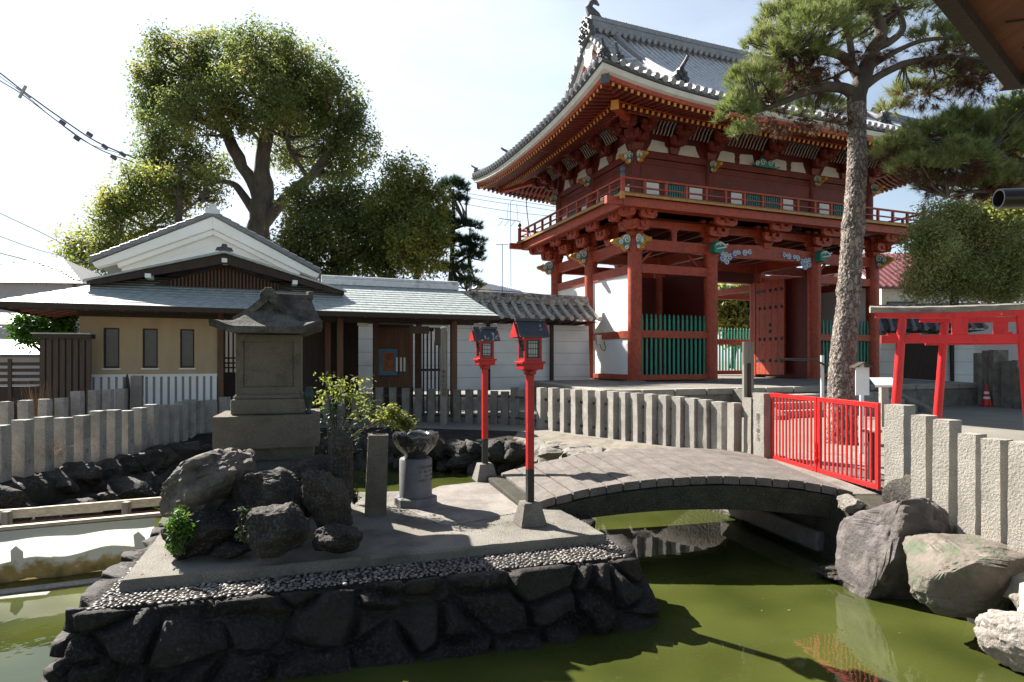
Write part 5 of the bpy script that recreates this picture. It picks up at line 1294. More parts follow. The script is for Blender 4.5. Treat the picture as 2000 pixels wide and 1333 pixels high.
# wall with real openings
wins=[(.46,.77),(1.23,1.54),(2.0,2.30)]; wz1,wz2=1.33,2.25
xs=[0]+[v for w_ in wins for v in w_]+[2.8]
m=H_()
for i in range(0,len(xs)-1,2): m.b2(xs[i],xs[i+1],0,.16,wz0,2.62)
for x0,x1 in wins: m.b2(x0,x1,0,.16,wz0,wz1); m.b2(x0,x1,0,.16,wz2,2.62)
m.b2(0,.16,.16,3.4,GZ,2.62); m.b2(2.64,2.8,.16,3.4,GZ,2.62); m.b2(.16,2.64,3.3,3.4,GZ,2.62)
hb(m,'rendered_wall','beige')
for x0,x1 in wins:
    m=H_(); 
    m.b2(x0,x0+.03,.02,.1,wz1,wz2); m.b2(x1-.03,x1,.02,.1,wz1,wz2); m.b2(x0+.03,x1-.03,.02,.1,wz2-.03,wz2); m.b2(x0+.03,x1-.03,.02,.1,wz1,wz1+.04); f=hb(m,'window_frame','woodd')
    m=H_(); m.b2(x0+.03,x1-.03,.06,.07,wz1+.04,wz2-.03); m.build('pane',MT['glassd'],f); m=H_(); m.b2(x0-.03,x1+.03,-.03,.02,wz1-.035,wz1-.002); m.build('sill',MT['plaster_wall'],f)
m=H_(); m.b2(-.02,2.79,.0,.1,GZ,wz0-.001); hb(m,'base_wall','grey')
m=H_(); m.b2(-.03,2.8,-.05,-.001,wz0-.06,wz0)
for i in range(19): x=.0+i*.1495; m.b2(x,x+.095,-.045,-.001,GZ,wz0-.06)
hb(m,'vertical_slats','plaster_wall')
m=H_(); m.b2(2.81,2.93,-.06,.10,GZ,2.62); hb(m,'corner_pillar','woodb')
# eave beams
m=H_(); m.b2(-.05,9.3,-.02,.14,2.5,2.66); hb(m,'eave_beam','woodd')
m=H_(); m.b2(-1.0,9.45,-1.02,-.9,2.56,2.66); hb(m,'outer_purlin','woodd')
for i in range(17):
    m=H_(); u=-.9+i*.64; m.beam((u,-1.14,2.60),(u,.2,2.93),.07,.09); hb(m,'eave_rafter','woodr')
for i in range(7):
    m=H_(); v=.2+i*.55; m.beam((-1.13,v,2.61),(.1,v,2.93),.07,.09); hb(m,'eave_rafter','woodr')
MT['copper']=pm('pale_patina_shingle',(.36,.40,.385),(.28,.32,.31),sc=4,rough=.5,bump=.15,bsc=40,c3=(.40,.43,.41),c3sc=8,dirt=(.25,.28,.26),dsc=3,dth=(.62,.85),spec=.5)
def shingle(m,A,B,C,D,n,lip=.014):
    """roof plane: eave edge A-B, upper edge D-C, n courses"""
    A,B,C,D=map(Vector,(A,B,C,D)); nn=(B-A).cross(D-A).normalized()
    if nn.z<0: nn=-nn
    for i in range(n):
        p0=A.lerp(D,i/n)+nn*lip; p1=B.lerp(C,i/n)+nn*lip; p2=B.lerp(C,(i+1)/n); p3=A.lerp(D,(i+1)/n)
        m.add([p0,p1,p2,p3,p0-nn*lip*1.3,p1-nn*lip*1.3],[(0,1,2,3),(0,1,5,4)])
        L=(p1-p0).length; k=int(L/.30)
        for j in range(k):
            t0=(j+(.5 if i%2 else 0))/k
            if t0<=0: continue
            a=p0.lerp(p1,t0);b=p3.lerp(p2,t0); w=(p1-p0).normalized()*.004
            m.cur=1; m.add([a-w+nn*.002,a+w+nn*.002,b+w+nn*.004,b-w+nn*.004],[(0,1,2,3)]); m.cur=0
ze_=2.68; E=-1.2
# skirt roof: front, left; corridor roof to ridge
m=H_(); shingle(m,(-1.22,E,ze_),(5.5,E,ze_),(5.5,1.2,3.62),(1.2,1.2,3.62),12)
hb(m,'skirt_roof','copper') if False else m.build('skirt_roof',[MT['copper'],MT['tile_dark']],hall)
m=H_(); shingle(m,(-1.22,4.6,ze_),(-1.22,E,ze_),(1.2,1.2,3.62),(1.2,3.6,3.62),12); m.build('side_roof',[MT['copper'],MT['tile_dark']],hall)
m=H_(); shingle(m,(5.5,E,ze_),(9.6,E,ze_),(9.15,1.2,3.62),(5.5,1.2,3.62),12); m.build('corridor_roof',[MT['copper'],MT['tile_dark']],hall)
m=H_(); shingle(m,(9.6,3.6,ze_),(5.5,3.6,ze_),(5.5,1.2,3.62),(9.15,1.2,3.62),10); m.build('corridor_roof',[MT['copper'],MT['tile_dark']],hall)
m=H_(); m.b2(-1.25,9.6,E-.03,E+.0,ze_-.11,ze_-.002); m.b2(-1.25,-1.22,E,4.6,ze_-.11,ze_-.002); hb(m,'eave_board','woodd')
m=H_(); m.add([(-1.2,E+.02,ze_-.03),(9.58,E+.02,ze_-.03),(9.1,1.2,3.58),(1.2,1.2,3.58)],[(0,1,2,3)]); m.add([(-1.2,E+.02,ze_-.03),(1.2,1.2,3.58),(1.2,3.6,3.58),(-1.2,4.6,ze_-.03)],[(0,1,2,3)]); hb(m,'soffit','woodr')
m=H_(); m.b2(5.3,9.2,1.08,1.32,3.6,3.68); m.b2(5.3,9.2,1.12,1.28,3.68,3.76); 
for i in range(11): m.b2(5.35+i*.35,5.38+i*.35,1.1,1.3,3.76,3.775)
m.tube([(5.3,1.2,3.80),(9.2,1.2,3.80)],.06,8); hb(m,'corridor_ridge','tile')
# upper gable roof running back
gu=2.96; gw=2.8; gz0=3.28; gz1=4.10
m=H_(); shingle(m,(gu-gw,6.5,gz0),(gu-gw,-.15,gz0),(gu,-.15,gz1),(gu,6.5,gz1),13); m.build('gable_roof',[MT['copper'],MT['tile_dark']],hall)
m=H_(); shingle(m,(gu+gw,-.15,gz0),(gu+gw,6.5,gz0),(gu,6.5,gz1),(gu,-.15,gz1),13); m.build('gable_roof',[MT['copper'],MT['tile_dark']],hall)
for s in (-1,1):
    m=H_(); m.prism([(0,gz1-.015),(s*gw,gz0-.015),(s*gw,gz0-.05),(s*gw*.9,gz0-.05),(0,gz1-.26)],(gu,-.12,0),(1,0,0),(0,0,1),(0,.07,0)); hb(m,'barge_board','woodd')
    m=H_(); m.prism([(0,gz1+.045),(s*(gw+.05),gz0+.03),(s*(gw+.05),gz0-.012),(0,gz1-.012)],(gu,-.19,0),(1,0,0),(0,0,1),(0,.12,0)); hb(m,'verge_trim','copper'); m=H_(); m.prism([(0,gz1-.02),(s*gw,gz0-.02),(s*gw,gz0-.06),(0,gz1-.07)],(gu,-.10,0),(1,0,0),(0,0,1),(0,6.5,0)); hb(m,'roof_deck','woodd')
m=H_(); m.prism([(-gw+.5,gz0-.25),(gw-.5,gz0-.25),(0,gz1-.2)],(gu,.38,0),(1,0,0),(0,0,1),(0,.06,0)); hb(m,'gable_wall','woodd')
m=H_()
for i in range(31):
    x=-1.2+i*.08; zt=gz1-.30-abs(x)*.30; 
    if zt>gz0: m.b2(gu+x,gu+x+.035,.33,.375,gz0-.1,zt)
hb(m,'gable_lattice','woodb')
for x,z in ((-1.6,gz0+.13),(0,gz1-.24),(1.6,gz0+.13)):
    m=H_(); m.b2(gu+x-.06,gu+x+.06,-.16,.3,z,z+.10); hb(m,'white_beam_end','plaster')
m=H_(); m.b2(gu-.08,gu+.08,-.18,6.4,gz1-.02,gz1+.05); hb(m,'ridge_cap','copper')
m=H_(); m.prism([(-.2,0),(-.16,.08),(-.07,.10),(-.05,.17),(.05,.17),(.07,.10),(.16,.08),(.2,0)],(gu,-.19,gz1+.03),(1,0,0),(0,0,1),(0,.1,0)); hb(m,'ridge_ornament','onigawara')
# corridor posts, boarded screen and lattice gate
for px,v,w,zt in ((664,.0,.15,2.6),(640,1.0,.15,2.6),(735,2.0,.13,2.6),(886,.0,.16,2.6),(818,1.4,.14,2.6),(600,2.4,.14,2.6)):
    rr_=(px-1000)/F; X0=HO.x-math.sin(hy)*v; Y0=HO.y+math.cos(hy)*v; u=(rr_*Y0-X0)/(math.cos(hy)-rr_*math.sin(hy))
    m=H_(); m.b2(u-w/2,u+w/2,v-w/2,v+w/2,GZ,zt+v*.25); hb(m,'corridor_post','woodb')
def uof(px,v):
    rr_=(px-1000)/F; X0=HO.x-math.sin(hy)*v; Y0=HO.y+math.cos(hy)*v; return (rr_*Y0-X0)/(math.cos(hy)-rr_*math.sin(hy))
m=H_(); u0,u1=uof(728,2.2),uof(806,2.2); m.b2(u0,u1,2.15,2.2,.7,2.5); hb(m,'board_screen','woodb')
m=H_(); m.b2(u0,u1,2.1,2.24,2.5,2.6); m.b2(u0,u1,2.1,2.24,.62,.7); m.b2(u0,u1,2.12,2.15,GZ,.62); hb(m,'screen_rail','woodd')
m=H_(); u2,u3=uof(812,.9),uof(872,.9); 
for i in range(9): x=u2+(u3-u2)*i/8; m.b2(x-.02,x+.02,.88,.93,GZ,2.35)
m.b2(u2,u3,.87,.94,2.35,2.45); m.b2(u2,u3,.87,.94,1.2,1.27); hb(m,'lattice_gate','woodd')
m=H_(); m.b2(uof(600,3.3),uof(700,3.3),3.3,3.4,GZ,3.1); hb(m,'shade_backing','woodd')  # dark wall added to stand for the shade inside the corridor
m=H_(); u4,u5=uof(425,1.2),uof(640,1.2); m.b2(u4+.55,u5,1.15,1.25,GZ,2.6); hb(m,'dark_partition','woodd')
m=H_()
for i in range(5): m.b2(u4+.02+i*.11,u4+.06+i*.11,1.15,1.2,1.2,2.5)
for z in (1.3,1.42,1.55): m.b2(u4,u4+.55,1.15,1.2,z,z+.04)
m.b2(u4,u4+.55,1.15,1.22,GZ,1.2); hb(m,'slatted_panel','woodd')
m=H_(); m.b2(uof(800,-.3),uof(838,-.3),-.32,-.27,2.22,2.42); hb(m,'hanging_plaque','woodx')
m=H_(); m.b2(uof(698,.3),uof(718,.3),.25,.35,2.44,2.53); hb(m,'ceiling_lamp','fascia')
# framed picture
u0_,u1_=uof(739,2.05),uof(778,2.05); pc=mat_of(hall)@Vector(((u0_+u1_)/2,2.10,1.46-GZ+.0))
fr=thing('framed_picture','framed picture with a blue border and orange centre on the boarded screen','picture',tuple(pc),hy)
wv=(u1_-u0_)/2; m=M(); m.b2(-wv,wv,-.03,.03,-.42,.42); m.build('frame',MT['woodd'],fr); m=M(); m.b2(-wv+.02,wv-.02,-.036,-.0301,-.40,.40); MT['pblue']=pm('blue_mount',(.08,.20,.28),(.05,.13,.2),rough=.6); m.build('mount',MT['pblue'],fr)
MT['porange']=pm('orange_print',(.38,.10,.02),(.12,.03,.015),sc=5,rough=.6); m=M(); m.b2(-wv+.13,wv-.13,-.041,-.0361,-.27,.29); m.build('print',MT['porange'],fr)
for i,px in enumerate((775,783,790)):
    p=mat_of(hall)@Vector((uof(px,2.0),2.0,.0)); m=M(); m.b2(-.028,.028,-.01,.01,0,.42); o=m.build('wooden_tablet',MT['wpaint']); o.location=(p.x,p.y,1.18); o.rotation_euler=(0,0,hy); tag(o,['leftmost of three small pale tablets beside the framed picture','middle of three small pale tablets beside the framed picture','rightmost of three small pale tablets beside the framed picture'][i],'tablet')
# white plastered storehouse behind
SO=Vector((0,7.0)); 
def HP(u,v,z): return mat_of(hall)@Vector((u,v,z-GZ))
kb=HP(2.22,7,GZ); kura=thing('storehouse','tall white plastered storehouse gable with grey tiled verge behind the low hall','building',tuple(kb),hy)
KT=Matrix.Translation((0,0,-GZ)); kw=3.5; kz0=4.66; kz1=6.45
def K(): return M(T=KT)
m=K(); m.prism([(-2.75,GZ),(2.75,GZ),(2.75,4.95),(0,kz1-.25),(-2.75,4.95)],(0,.35,0),(1,0,0),(0,0,1),(0,7,0)); m.build('wall',MT['plaster'],kura)
for s in (-1,1):
    m=K(); m.prism([(0,kz1),(s*kw,kz0),(s*kw*.975,kz0-.16),(s*2.9,kz0+.02),(0,kz1-.42)],(0,-.05,0),(1,0,0),(0,0,1),(0,.42,0)); m.build('plaster_barge',MT['plaster'],kura,bevel=.02)
    m=K(); m.prism([(0,kz1-.42),(s*2.85,kz0+.04),(s*2.8,kz0-.12),(0,kz1-.60)],(0,.1,0),(1,0,0),(0,0,1),(0,.26,0)); m.build('plaster_cornice',MT['plaster'],kura,bevel=.02)
    m=K(); m.prism([(0,kz1-.85),(s*2.2,kz0+.12),(s*2.2,kz0+.05),(0,kz1-.92)],(0,.32,0),(1,0,0),(0,0,1),(0,.05,0)); m.build('plaster_moulding',MT['plaster'],kura)
    m=K(); A_=(0,-.12,kz1+.01);B_=(s*(kw+.04),-.12,kz0+.01)
    m.prism([(0,kz1+.01),(s*(kw+.06),kz0-.0),(s*(kw+.06),kz0+.10),(0,kz1+.12)],(0,-.12,0),(1,0,0),(0,0,1),(0,7.6,0)); m.build('tile_roof',MT['tile_mid'],kura)
    m=K()
    for i in range(13):
        t=(i+.5)/13; x=s*kw*t; z=kz1+(kz0-kz1)*t+.10; m.tube([(x-s*.14,-.10,z+.07),(x+s*.14,-.10,z-.07+.03)],.085,8)
    m.build('verge_tiles',MT['tile_mid'],kura,smooth='auto')
m=K(); m.b2(-.14,.14,-.14,7.4,kz1+.05,kz1+.24); m.build('ridge',MT['tile'],kura)
m=K(); m.prism([(-.22,0),(-.24,.14),(-.12,.18),(-.10,.33),(.10,.33),(.12,.18),(.24,.14),(.22,0)],(0,-.2,kz1+.06),(1,0,0),(0,0,1),(0,.1,0)); m.build('ridge_ornament',MT['tile'],kura)
m=K(); m.lathe([(.07,-.02),(.1,.05),(.08,.12),(.02,.15)],10,(-.0,.25,4.95)); m.build('wall_lamp',MT['plaster_wall'],kura)
# side shed / boarded fence left of the hall
sb=at(78,700,13.2); r=thing('board_fence','dark vertical board fence with a thin copper cap left of the plastered hall','board fence',(sb.x,sb.y,GZ),R(14))
m=M()
for i in range(8): m.b2(i*.125,i*.125+.088,0,.03,0,2.02)
m.build('boards',MT['woodx'],r); m=M(); m.b2(-.02,.95,.03,.06,0,2.0); m.build('backing',MT['woodd'],r)
m=M(); m.b2(-.1,1.0,-.1,.14,2.03,2.12); m.build('cap_board',MT['woodd'],r); m=M(); m.b2(-.12,1.0,-.13,.15,2.122,2.15); m.build('copper_cap',MT['copper'],r)
sb=at(-60,700,14.2); r=thing('slat_fence','dark horizontal slat fence at the far left edge beside the board fence','slat fence',(sb.x,sb.y,GZ),R(10))
m=M(); m.b2(0,1.7,0,.08,0,.95); m.build('base_board',MT['woodd'],r)
for i in range(4):
    m=M(); m.b2(0,1.7,0,.03,1.0+i*.145,1.08+i*.145); m.build('slat',MT['woodx'],r)
for x in (0.02,.8,1.6): m=M(); m.b2(x,x+.08,-.03,0,0,1.6); m.build('post',MT['woodx'],r)
# ------------------------------------------------------------------ distant houses
def house(name,label,o,yaw,w,d,hw,hr,wall,roof,ov=.4,hip=False,wins_=()):
    r=thing(name,label,'house',o,yaw); m=M(); m.b2(0,w,0,d,0,hw); 
    if not hip: m.prism([(0,hw),(d,hw),(d/2,hr-.1)],(0,0,0),(0,1,0),(0,0,1),(w,0,0))
    m.build('wall',MT[wall],r)
    if hip:
        m=M(); m.add([(-ov,-ov,hw),(w+ov,-ov,hw),(w+ov,d+ov,hw),(-ov,d+ov,hw),(d*.4,d/2,hr),(w-d*.4,d/2,hr)],[(0,1,5,4),(1,2,5),(2,3,4,5),(3,0,4),(0,1,2,3)]); m.build('roof',MT[roof],r)
        m=M(); n=int(hr*3)
        for i in range(1,9):
            t=i/9; m.beam((-ov+(d*.4+ov)*t,-ov+(d/2+ov)*t,hw+(hr-hw)*t),(w+ov-(d*.4+ov)*t,-ov+(d/2+ov)*t,hw+(hr-hw)*t),.05,.03)
        m.build('tile_courses',MT[roof],r)
    else:
        for s in (0,1):
            m=M(); y0_,y1_=(-ov,d/2) if s==0 else (d+ov,d/2); z0_=hw-ov*(hr-hw)/(d/2)
            m.add([(-ov,y0_,z0_),(w+ov,y0_,z0_),(w+ov,y1_,hr),(-ov,y1_,hr),(-ov,y0_,z0_+.12),(w+ov,y0_,z0_+.12),(w+ov,y1_,hr+.12),(-ov,y1_,hr+.12)],[(0,1,2,3),(4,5,6,7),(0,1,5,4),(1,2,6,5),(2,3,7,6),(3,0,4,7)]); 
            n=int(w/.35)
            for i in range(n+1):
                x=-ov+(w+2*ov)*i/n; m.tube([(x,y0_,z0_+.14),(x,y1_,hr+.14)],.07,5)
            m.build('roof_slope',MT[roof],r)
    for (x0,x1,z0,z1) in wins_:
        m=M(); m.b2(x0,x1,-.06,-.005,z0,z1); f=m.build('window',MT['woodx'],r); m=M(); m.b2(x0+.06,x1-.06,-.08,-.061,z0+.06,z1-.06); m.build('pane',MT['glassd'],f)
    m=M(); m.tube([(w-.1,-.08,0),(w-.1,-.08,hw)],.05,6); m.build('downpipe',MT['tile_dark'],r)
    return r
p=at(-120,700,24); house('house','grey rendered house with a grey tiled roof at the far left edge',(p.x,p.y,GZ),R(6),5.1,5,4.6,6.0,'grey','tile_mid',hip=True,wins_=((2.6,3.8,1.0,2.0),))
p=at(-60,700,19); r=thing('lean_to_roof','low dark blue tiled lean-to below the grey house at the far left','lean-to',(p.x,p.y,GZ),R(6)); m=M(); m.add([(0,0,1.75),(2.5,0,1.75),(2.4,1.2,2.25),(0,1.2,2.25),(0,0,1.66),(2.5,0,1.66)],[(0,1,2,3),(0,1,5,4)]); m.build('roof',MT['tile_dark'],r)
m=M(); m.b2(0,2.3,.3,1.2,0,1.75); m.build('wall',MT['grey'],r); m=M(); m.add([(0,.1,2.7),(1.6,.1,2.7),(1.5,1,3.1),(0,1,3.1)],[(0,1,2,3)]); m.build('upper_roof',MT['tile_dark'],r)
p=at(1020,700,48); house('house','small white gabled house with grey tiled roof behind the tiled wall left of the gate',(p.x,p.y,GZ),R(62),6,7,5.2,7.7,'plaster_wall','tile',ov=.3)
p=at(640,700,55); house('building_block','flat pale grey building behind the trees left of the gate',(p.x,p.y,GZ),0,11,6,7.8,8.0,'plaster_wall','grey',ov=.1)
p=at(1722,700,36); house('house','cream two storey house with a maroon tiled roof right of the gate',(p.x,p.y,GZ),R(2),9,7,6.0,8.3,'cream','redtile',ov=.45,wins_=((.3,2.1,3.0,5.0),(2.4,3.6,3.0,4.9)))
p=at(1880,700,34); house('building_block','plain grey building behind the side wall at the right edge',(p.x,p.y,GZ),R(-3),9,5,4.6,4.7,'grey','grey',ov=.1)
# ------------------------------------------------------------------ torii
def torii(A,B,label,hp=2.4,seed=0,group='red torii in a row'):
    A=Vector(A);B=Vector(B); yaw=math.atan2(B.y-A.y,B.x-A.x); L=(B-A).length
    r=thing('torii_gate',label,'torii',(A.x,A.y,GZ),yaw,group); ic=.085
    for x,s in ((0,1),(L,-1)):
        m=M(); m.tube([(x-s*ic*.5,0,0),(x+s*ic*.5,0,hp*.5),(x+s*ic*1.3,0,hp-.09)],[.076,.073,.067],20); m.build('post',MT['torii'],r,smooth='auto')
    m=M(); m.box((L/2,0,1.92),(L+.42,.075,.14)); m.build('tie_beam',MT['torii'],r,bevel=.006)
    for x in (0,L):
        for s in (-1,1):
            m=M(); m.box((x+s*.17+(.13*.9 if x==0 else -.13*.9),0,2.005),(.13,.05,.035)); m.build('wedge',MT['torii'],r)
    m=M(); m.box((L/2,0,2.14),(.22,.07,.30)); m.build('centre_strut',MT['torii'],r,bevel=.004)
    k=14; P=[]
    def zz(t): return .035*abs(2*t-1)**2.2
    def bar(z0,z1,w0,w1,ext,name,mat,rag=0):
        P=[]
        for i in range(k*2+1):
            t=i/(2*k); x=-ext+(L+2*ext)*t; z=zz(t); j=rag*noise.noise(Vector((x*7,seed,1))); j2=rag*noise.noise(Vector((x*9,seed,4)))
            P.append([(x,-w0/2+j,z0+z),(x,-w1/2+j2,z1+z+j),(x,0,z1+z+.03*(1 if rag else 0)+j2),(x,w1/2,z1+z),(x,w0/2,z0+z),(x,-w0/2+j,z0+z)])
        m=M(); m.grid(P,2*k+1,6); m.add([P[0][q] for q in range(5)],[tuple(range(5))]); m.add([P[-1][q] for q in range(5)],[tuple(range(5))]); return m.build(name,MT[mat],r,smooth='auto',ang=30)
    bar(2.27,2.36,.11,.12,.30,'lower_lintel','torii'); bar(2.362,2.45,.15,.24,.38,'weathered_cap','wcap',.012)
    return r
MT['wcap']=pm('weathered_cap_board',(.30,.28,.24),(.10,.095,.09),sc=6,rough=.95,bump=1,bsc=30,stretch=(.35,1,1),c3=(.18,.18,.13),c3sc=7,dirt=(.45,.43,.38),dsc=5,dth=(.58,.66))
torii((at(1748,0,10.7).x,10.7),(at(2010,0,9.95).x,9.95),'nearer scarlet torii with peeling paint and grey weathered cap board',seed=1)
torii((at(1832,0,11.9).x,11.9),(at(2085,0,11.1).x,11.1),'farther scarlet torii standing just behind the nearer one',seed=5)
# ------------------------------------------------------------------ small things around
b=at(1683,0,10.2); r=thing('notice_board','white roofed notice board of two back to back panels beside the pine trunk','notice board',(b.x,b.y,GZ),R(-8))
m=M(); m.b2(-.028,.028,-.025,.025,0,1.5); m.build('post',MT['wpaint'],r,bevel=.004)
for s,yw_ in ((-1,25),(1,-35)):
    m=M(T=Matrix.Rotation(R(yw_*.0),4,'Z')); m.b2(*(sorted((s*.01,s*.11))),-.045 if s<0 else -.02,-.03 if s<0 else -.005,.98,1.44); m.build('panel',MT['wpaint'],r)
for s in (-1,1):
    m=M(); m.add([(0,-.14,1.53),(0,.12,1.53),(s*.15,.12,1.445),(s*.15,-.14,1.445),(0,-.14,1.515),(0,.12,1.515),(s*.15,.12,1.43),(s*.15,-.14,1.43)],[(0,1,2,3),(4,5,6,7),(0,3,7,4),(2,3,7,6),(1,2,6,5)]); m.build('roof_board',MT['woodd'],r)
b=at(1726,0,14.5); r=thing('sloping_lectern_sign','grey slanted information board on a single post behind the red torii','sign board',(b.x,b.y,GZ),R(5))
m=M(); m.b2(-.09,.09,-.05,.05,0,1.0); m.build('post',MT['granite'],r); m=M(); m.add([(-.3,-.12,.98),(.3,-.12,.98),(.34,.18,1.15),(-.24,.18,1.15),(-.3,-.12,.93),(.3,-.12,.93)],[(0,1,2,3),(0,1,5,4)]); m.build('board',MT['plaster_wall'],r)
b=at(1606,0,17.2); r=thing('handrail_post','steel handrail post with a dark rail at the gate steps','handrail',(b.x,b.y,.1)); m=M(); m.tube([(0,0,0),(0,0,1.55)],.05,12); m.build('post',MT['fascia'],r,smooth='auto'); m=M(); m.tube([(-1.2,.3,1.45),(-.2,0,1.42),(.45,-.3,1.0)],.03,8); m.build('rail',MT['iron'],r)
b=at(1461,0,10.05); r=thing('wooden_stake','tall weathered wooden stake with a slot standing at the fence left of the red gate','stake',(b.x,b.y,BZ),R(10)); zt=CH+(705-668)/F*10.05-BZ
m=M(); m.b2(-.088,-.03,-.03,.03,.75,zt); m.b2(.03,.088,-.03,.03,.75,zt); m.b2(-.088,.088,-.028,.028,zt-.38,zt-.001); m.b2(-.03,.03,-.0,.028,.75,zt-.38); m.build('board',MT['woodg'],r); m=M(); m.b2(-.026,.026,-.045,-.031,.0,zt-.35); m.build('pole',MT['woodd'],r)
b=at(866,0,14.9); r=thing('marker_post','tall grey wooden marker post with worn brush writing in front of the lattice gate','marker post',(b.x,b.y,BZ),R(12)); zt=CH+(705-641)/F*14.9-BZ
m=M(); m.b2(-.075,.075,-.075,.075,0,zt); m.box((0,0,zt+.02),(.14,.14,.04),taper=.3); m.build('post',MT['woodg'],r,bevel=.004); m=M(); m.b2(-.22,-.0755,-.08,.08,zt-.42,zt-.02); m.build('side_box',MT['woodx'],r)
text('\n'.join('奉納永代燈明'),.115,(0,-.077,1.1),(R(90),0,0),MT['ink'],r,'brush_lettering',.0008,line=.95)
# stelae at the right
for i,(px,ty,w,lab,s_,d) in enumerate(((1935,685,.5,'darker tall stone stele with carved writing behind the traffic cone','金壹千圓',21.5),(1950,684,.56,'taller grey stone stele with large carved writing','永代金三百',21),(1972,705,.42,'shorter stone stele half in sunlight',None,20.5),(1990,704,.34,'narrow stone stele with a bright sunlit face and small writing','北本町',20.0),(2012,720,.4,'low stone stele at the right edge',None,19.5),(1915,690,.4,'dark stone stele in deep shade nearest the side wall',None,22.3))):
    o=stele(px,ty,d,w*.8,lab,t=.3); o.rotation_euler=(0,0,R(-12))
    h=CH-(ty-HOR)/F*d-GZ
    if s_: text('\n'.join(s_),.24 if i<2 else .16,(0,-.158,h*.62),(R(90),0,0),MT['inkfaint'],o,'carved_lettering',.002,line=.95)
b=on(1928,782,GZ); b=at(1927,0,21.0); r=thing('traffic_cone','red and white striped traffic cone in front of the stelae','traffic cone',(b.x,b.y,GZ))
m=M(); m.box((0,0,.02),(.36,.36,.04)); m.build('base',MT['bright'],r,bevel=.01)
for z0,z1,mt in ((.04,.25,'bright'),(.25,.33,'wpaint'),(.33,.42,'bright'),(.42,.50,'wpaint'),(.50,.72,'bright')):
    m=M(); rr=lambda z:.14*(1-z/.82)+.012; m.lathe([(rr(z0),z0),(rr(z1),z1)],20); m.build('band',MT[mt],r,smooth='auto')
# courtyard paving strip and hose-like lines
m=M(); q=[Vector((4.9,6.0)),Vector((30,10.5)),Vector((30,12.2)),Vector((5.3,10.2))]; m.add([(p.x,p.y,GZ+.004) for p in q],[(0,1,2,3)]); o=m.build('path',MT['asph']); o['kind']='structure'
m=M()
for i in range(30):
    x=5.2+i*.8; m.beam((x,6.1+(x-4.9)*.18,GZ+.007),(x+.15,10.2+(x-5.3)*.08,GZ+.007),.012,.004)
for j in range(4): m.beam((5.0,6.9+j*.8,GZ+.007),(29,11+j*.3,GZ+.007),.012,.004)
o=m.build('path_joints',MT['mortar']); o['kind']='structure'
m=M(); q=[(4.55,6.6),(7.0,7.6),(7.2,11.5),(4.35,10.4)]; m.add([(x,y,GZ+.009) for x,y in q],[(0,1,2,3)]); o=m.build('gate_apron',MT['paving']); o['kind']='structure'
# bin-like dark pole behind red gate
b=at(1703,0,8.0); r=thing('metal_pole_stand','dark round topped metal stand seen through the right red gate leaf','stand',(b.x,b.y,GZ)); m=M(); m.tube([(0,0,0),(0,0,.62)],.05,12); m.build('pole',MT['iron'],r,smooth='auto'); m=M(); m.lathe([(.11,.62),(.12,.64),(.1,.66),(.01,.67)],16); m.build('top_plate',MT['granite'],r)
# ------------------------------------------------------------------ wooden trough and tarp at the left
def lp(px,py,d): return at(px,py,d)
r=thing('wooden_trough','pale timber boarding hung with a stained white sheet at the left of the island','timber barrier',(-4.6,6.5,WZ))
m=M(); m.beam((-7.2,5.62,-.26),(-3.95,7.12,-.26),.07,.035); m.build('front_board',MT['woodp'],r,world=True)
m=M(); m.beam((-7.2,6.05,-.17),(-4.75,7.15,-.20),.05,.10); m.build('back_board',MT['woodp'],r,world=True)
m=M(); m.beam((-5.3,6.9,-.19),(-3.7,7.62,-.185),.05,.10); m.build('back_board',MT['woodp'],r,world=True)
m=M(); m.beam((-7.2,6.0,-.32),(-3.8,7.5,-.32),.04,.09); m.build('lower_board',MT['woodb'],r,world=True)
for t in (.18,.5,.8): m=M(); x=-7.2+3.4*t; y=5.95+1.5*t; m.box((x,y,-.22),(.07,.07,.16)); m.build('cleat',MT['woodg'],r,world=True)
m=M(); P=[]
for i in range(70):
    t=i/69; x=-7.2+3.15*t; y=5.58+1.43*t; row=[]
    for j in range(12):
        s=j/11; f=(.05*abs(math.sin(t*17))**.4*math.sin(t*34)+.03)*s+.045*noise.noise(Vector((t*9,s*1.2,0)))*(.3+s); row.append((x-.42*f-.05*s,y-.9*f-.10*s,-.285-.53*s))
    P.append(row)
m.grid(P,70,12)
tm=bpy.data.materials.new('stained_sheet'); tm.use_nodes=True; n=tm.node_tree.nodes; l=tm.node_tree.links; b_=n['Principled BSDF']; b_.inputs['Roughness'].default_value=.7
g=n.new('ShaderNodeNewGeometry'); sx=n.new('ShaderNodeSeparateXYZ'); l.new(g.outputs['Position'],sx.inputs[0]); nz=n.new('ShaderNodeTexNoise'); nz.inputs['Scale'].default_value=9; nz.inputs['Detail'].default_value=6; l.new(g.outputs['Position'],nz.inputs['Vector'])
ma=n.new('ShaderNodeMath'); ma.operation='MULTIPLY_ADD'; ma.inputs[1].default_value=.34; l.new(nz.outputs['Fac'],ma.inputs[0]); l.new(sx.outputs['Z'],ma.inputs[2]); rp=n.new('ShaderNodeValToRGB'); e=rp.color_ramp.elements
e[0].position=.0; e[0].color=(.12,.10,.04,1); e[1].position=1; e[1].color=(.80,.78,.74,1); e.new(.35).color=(.42,.30,.12,1); e.new(.52).color=(.76,.73,.67,1)
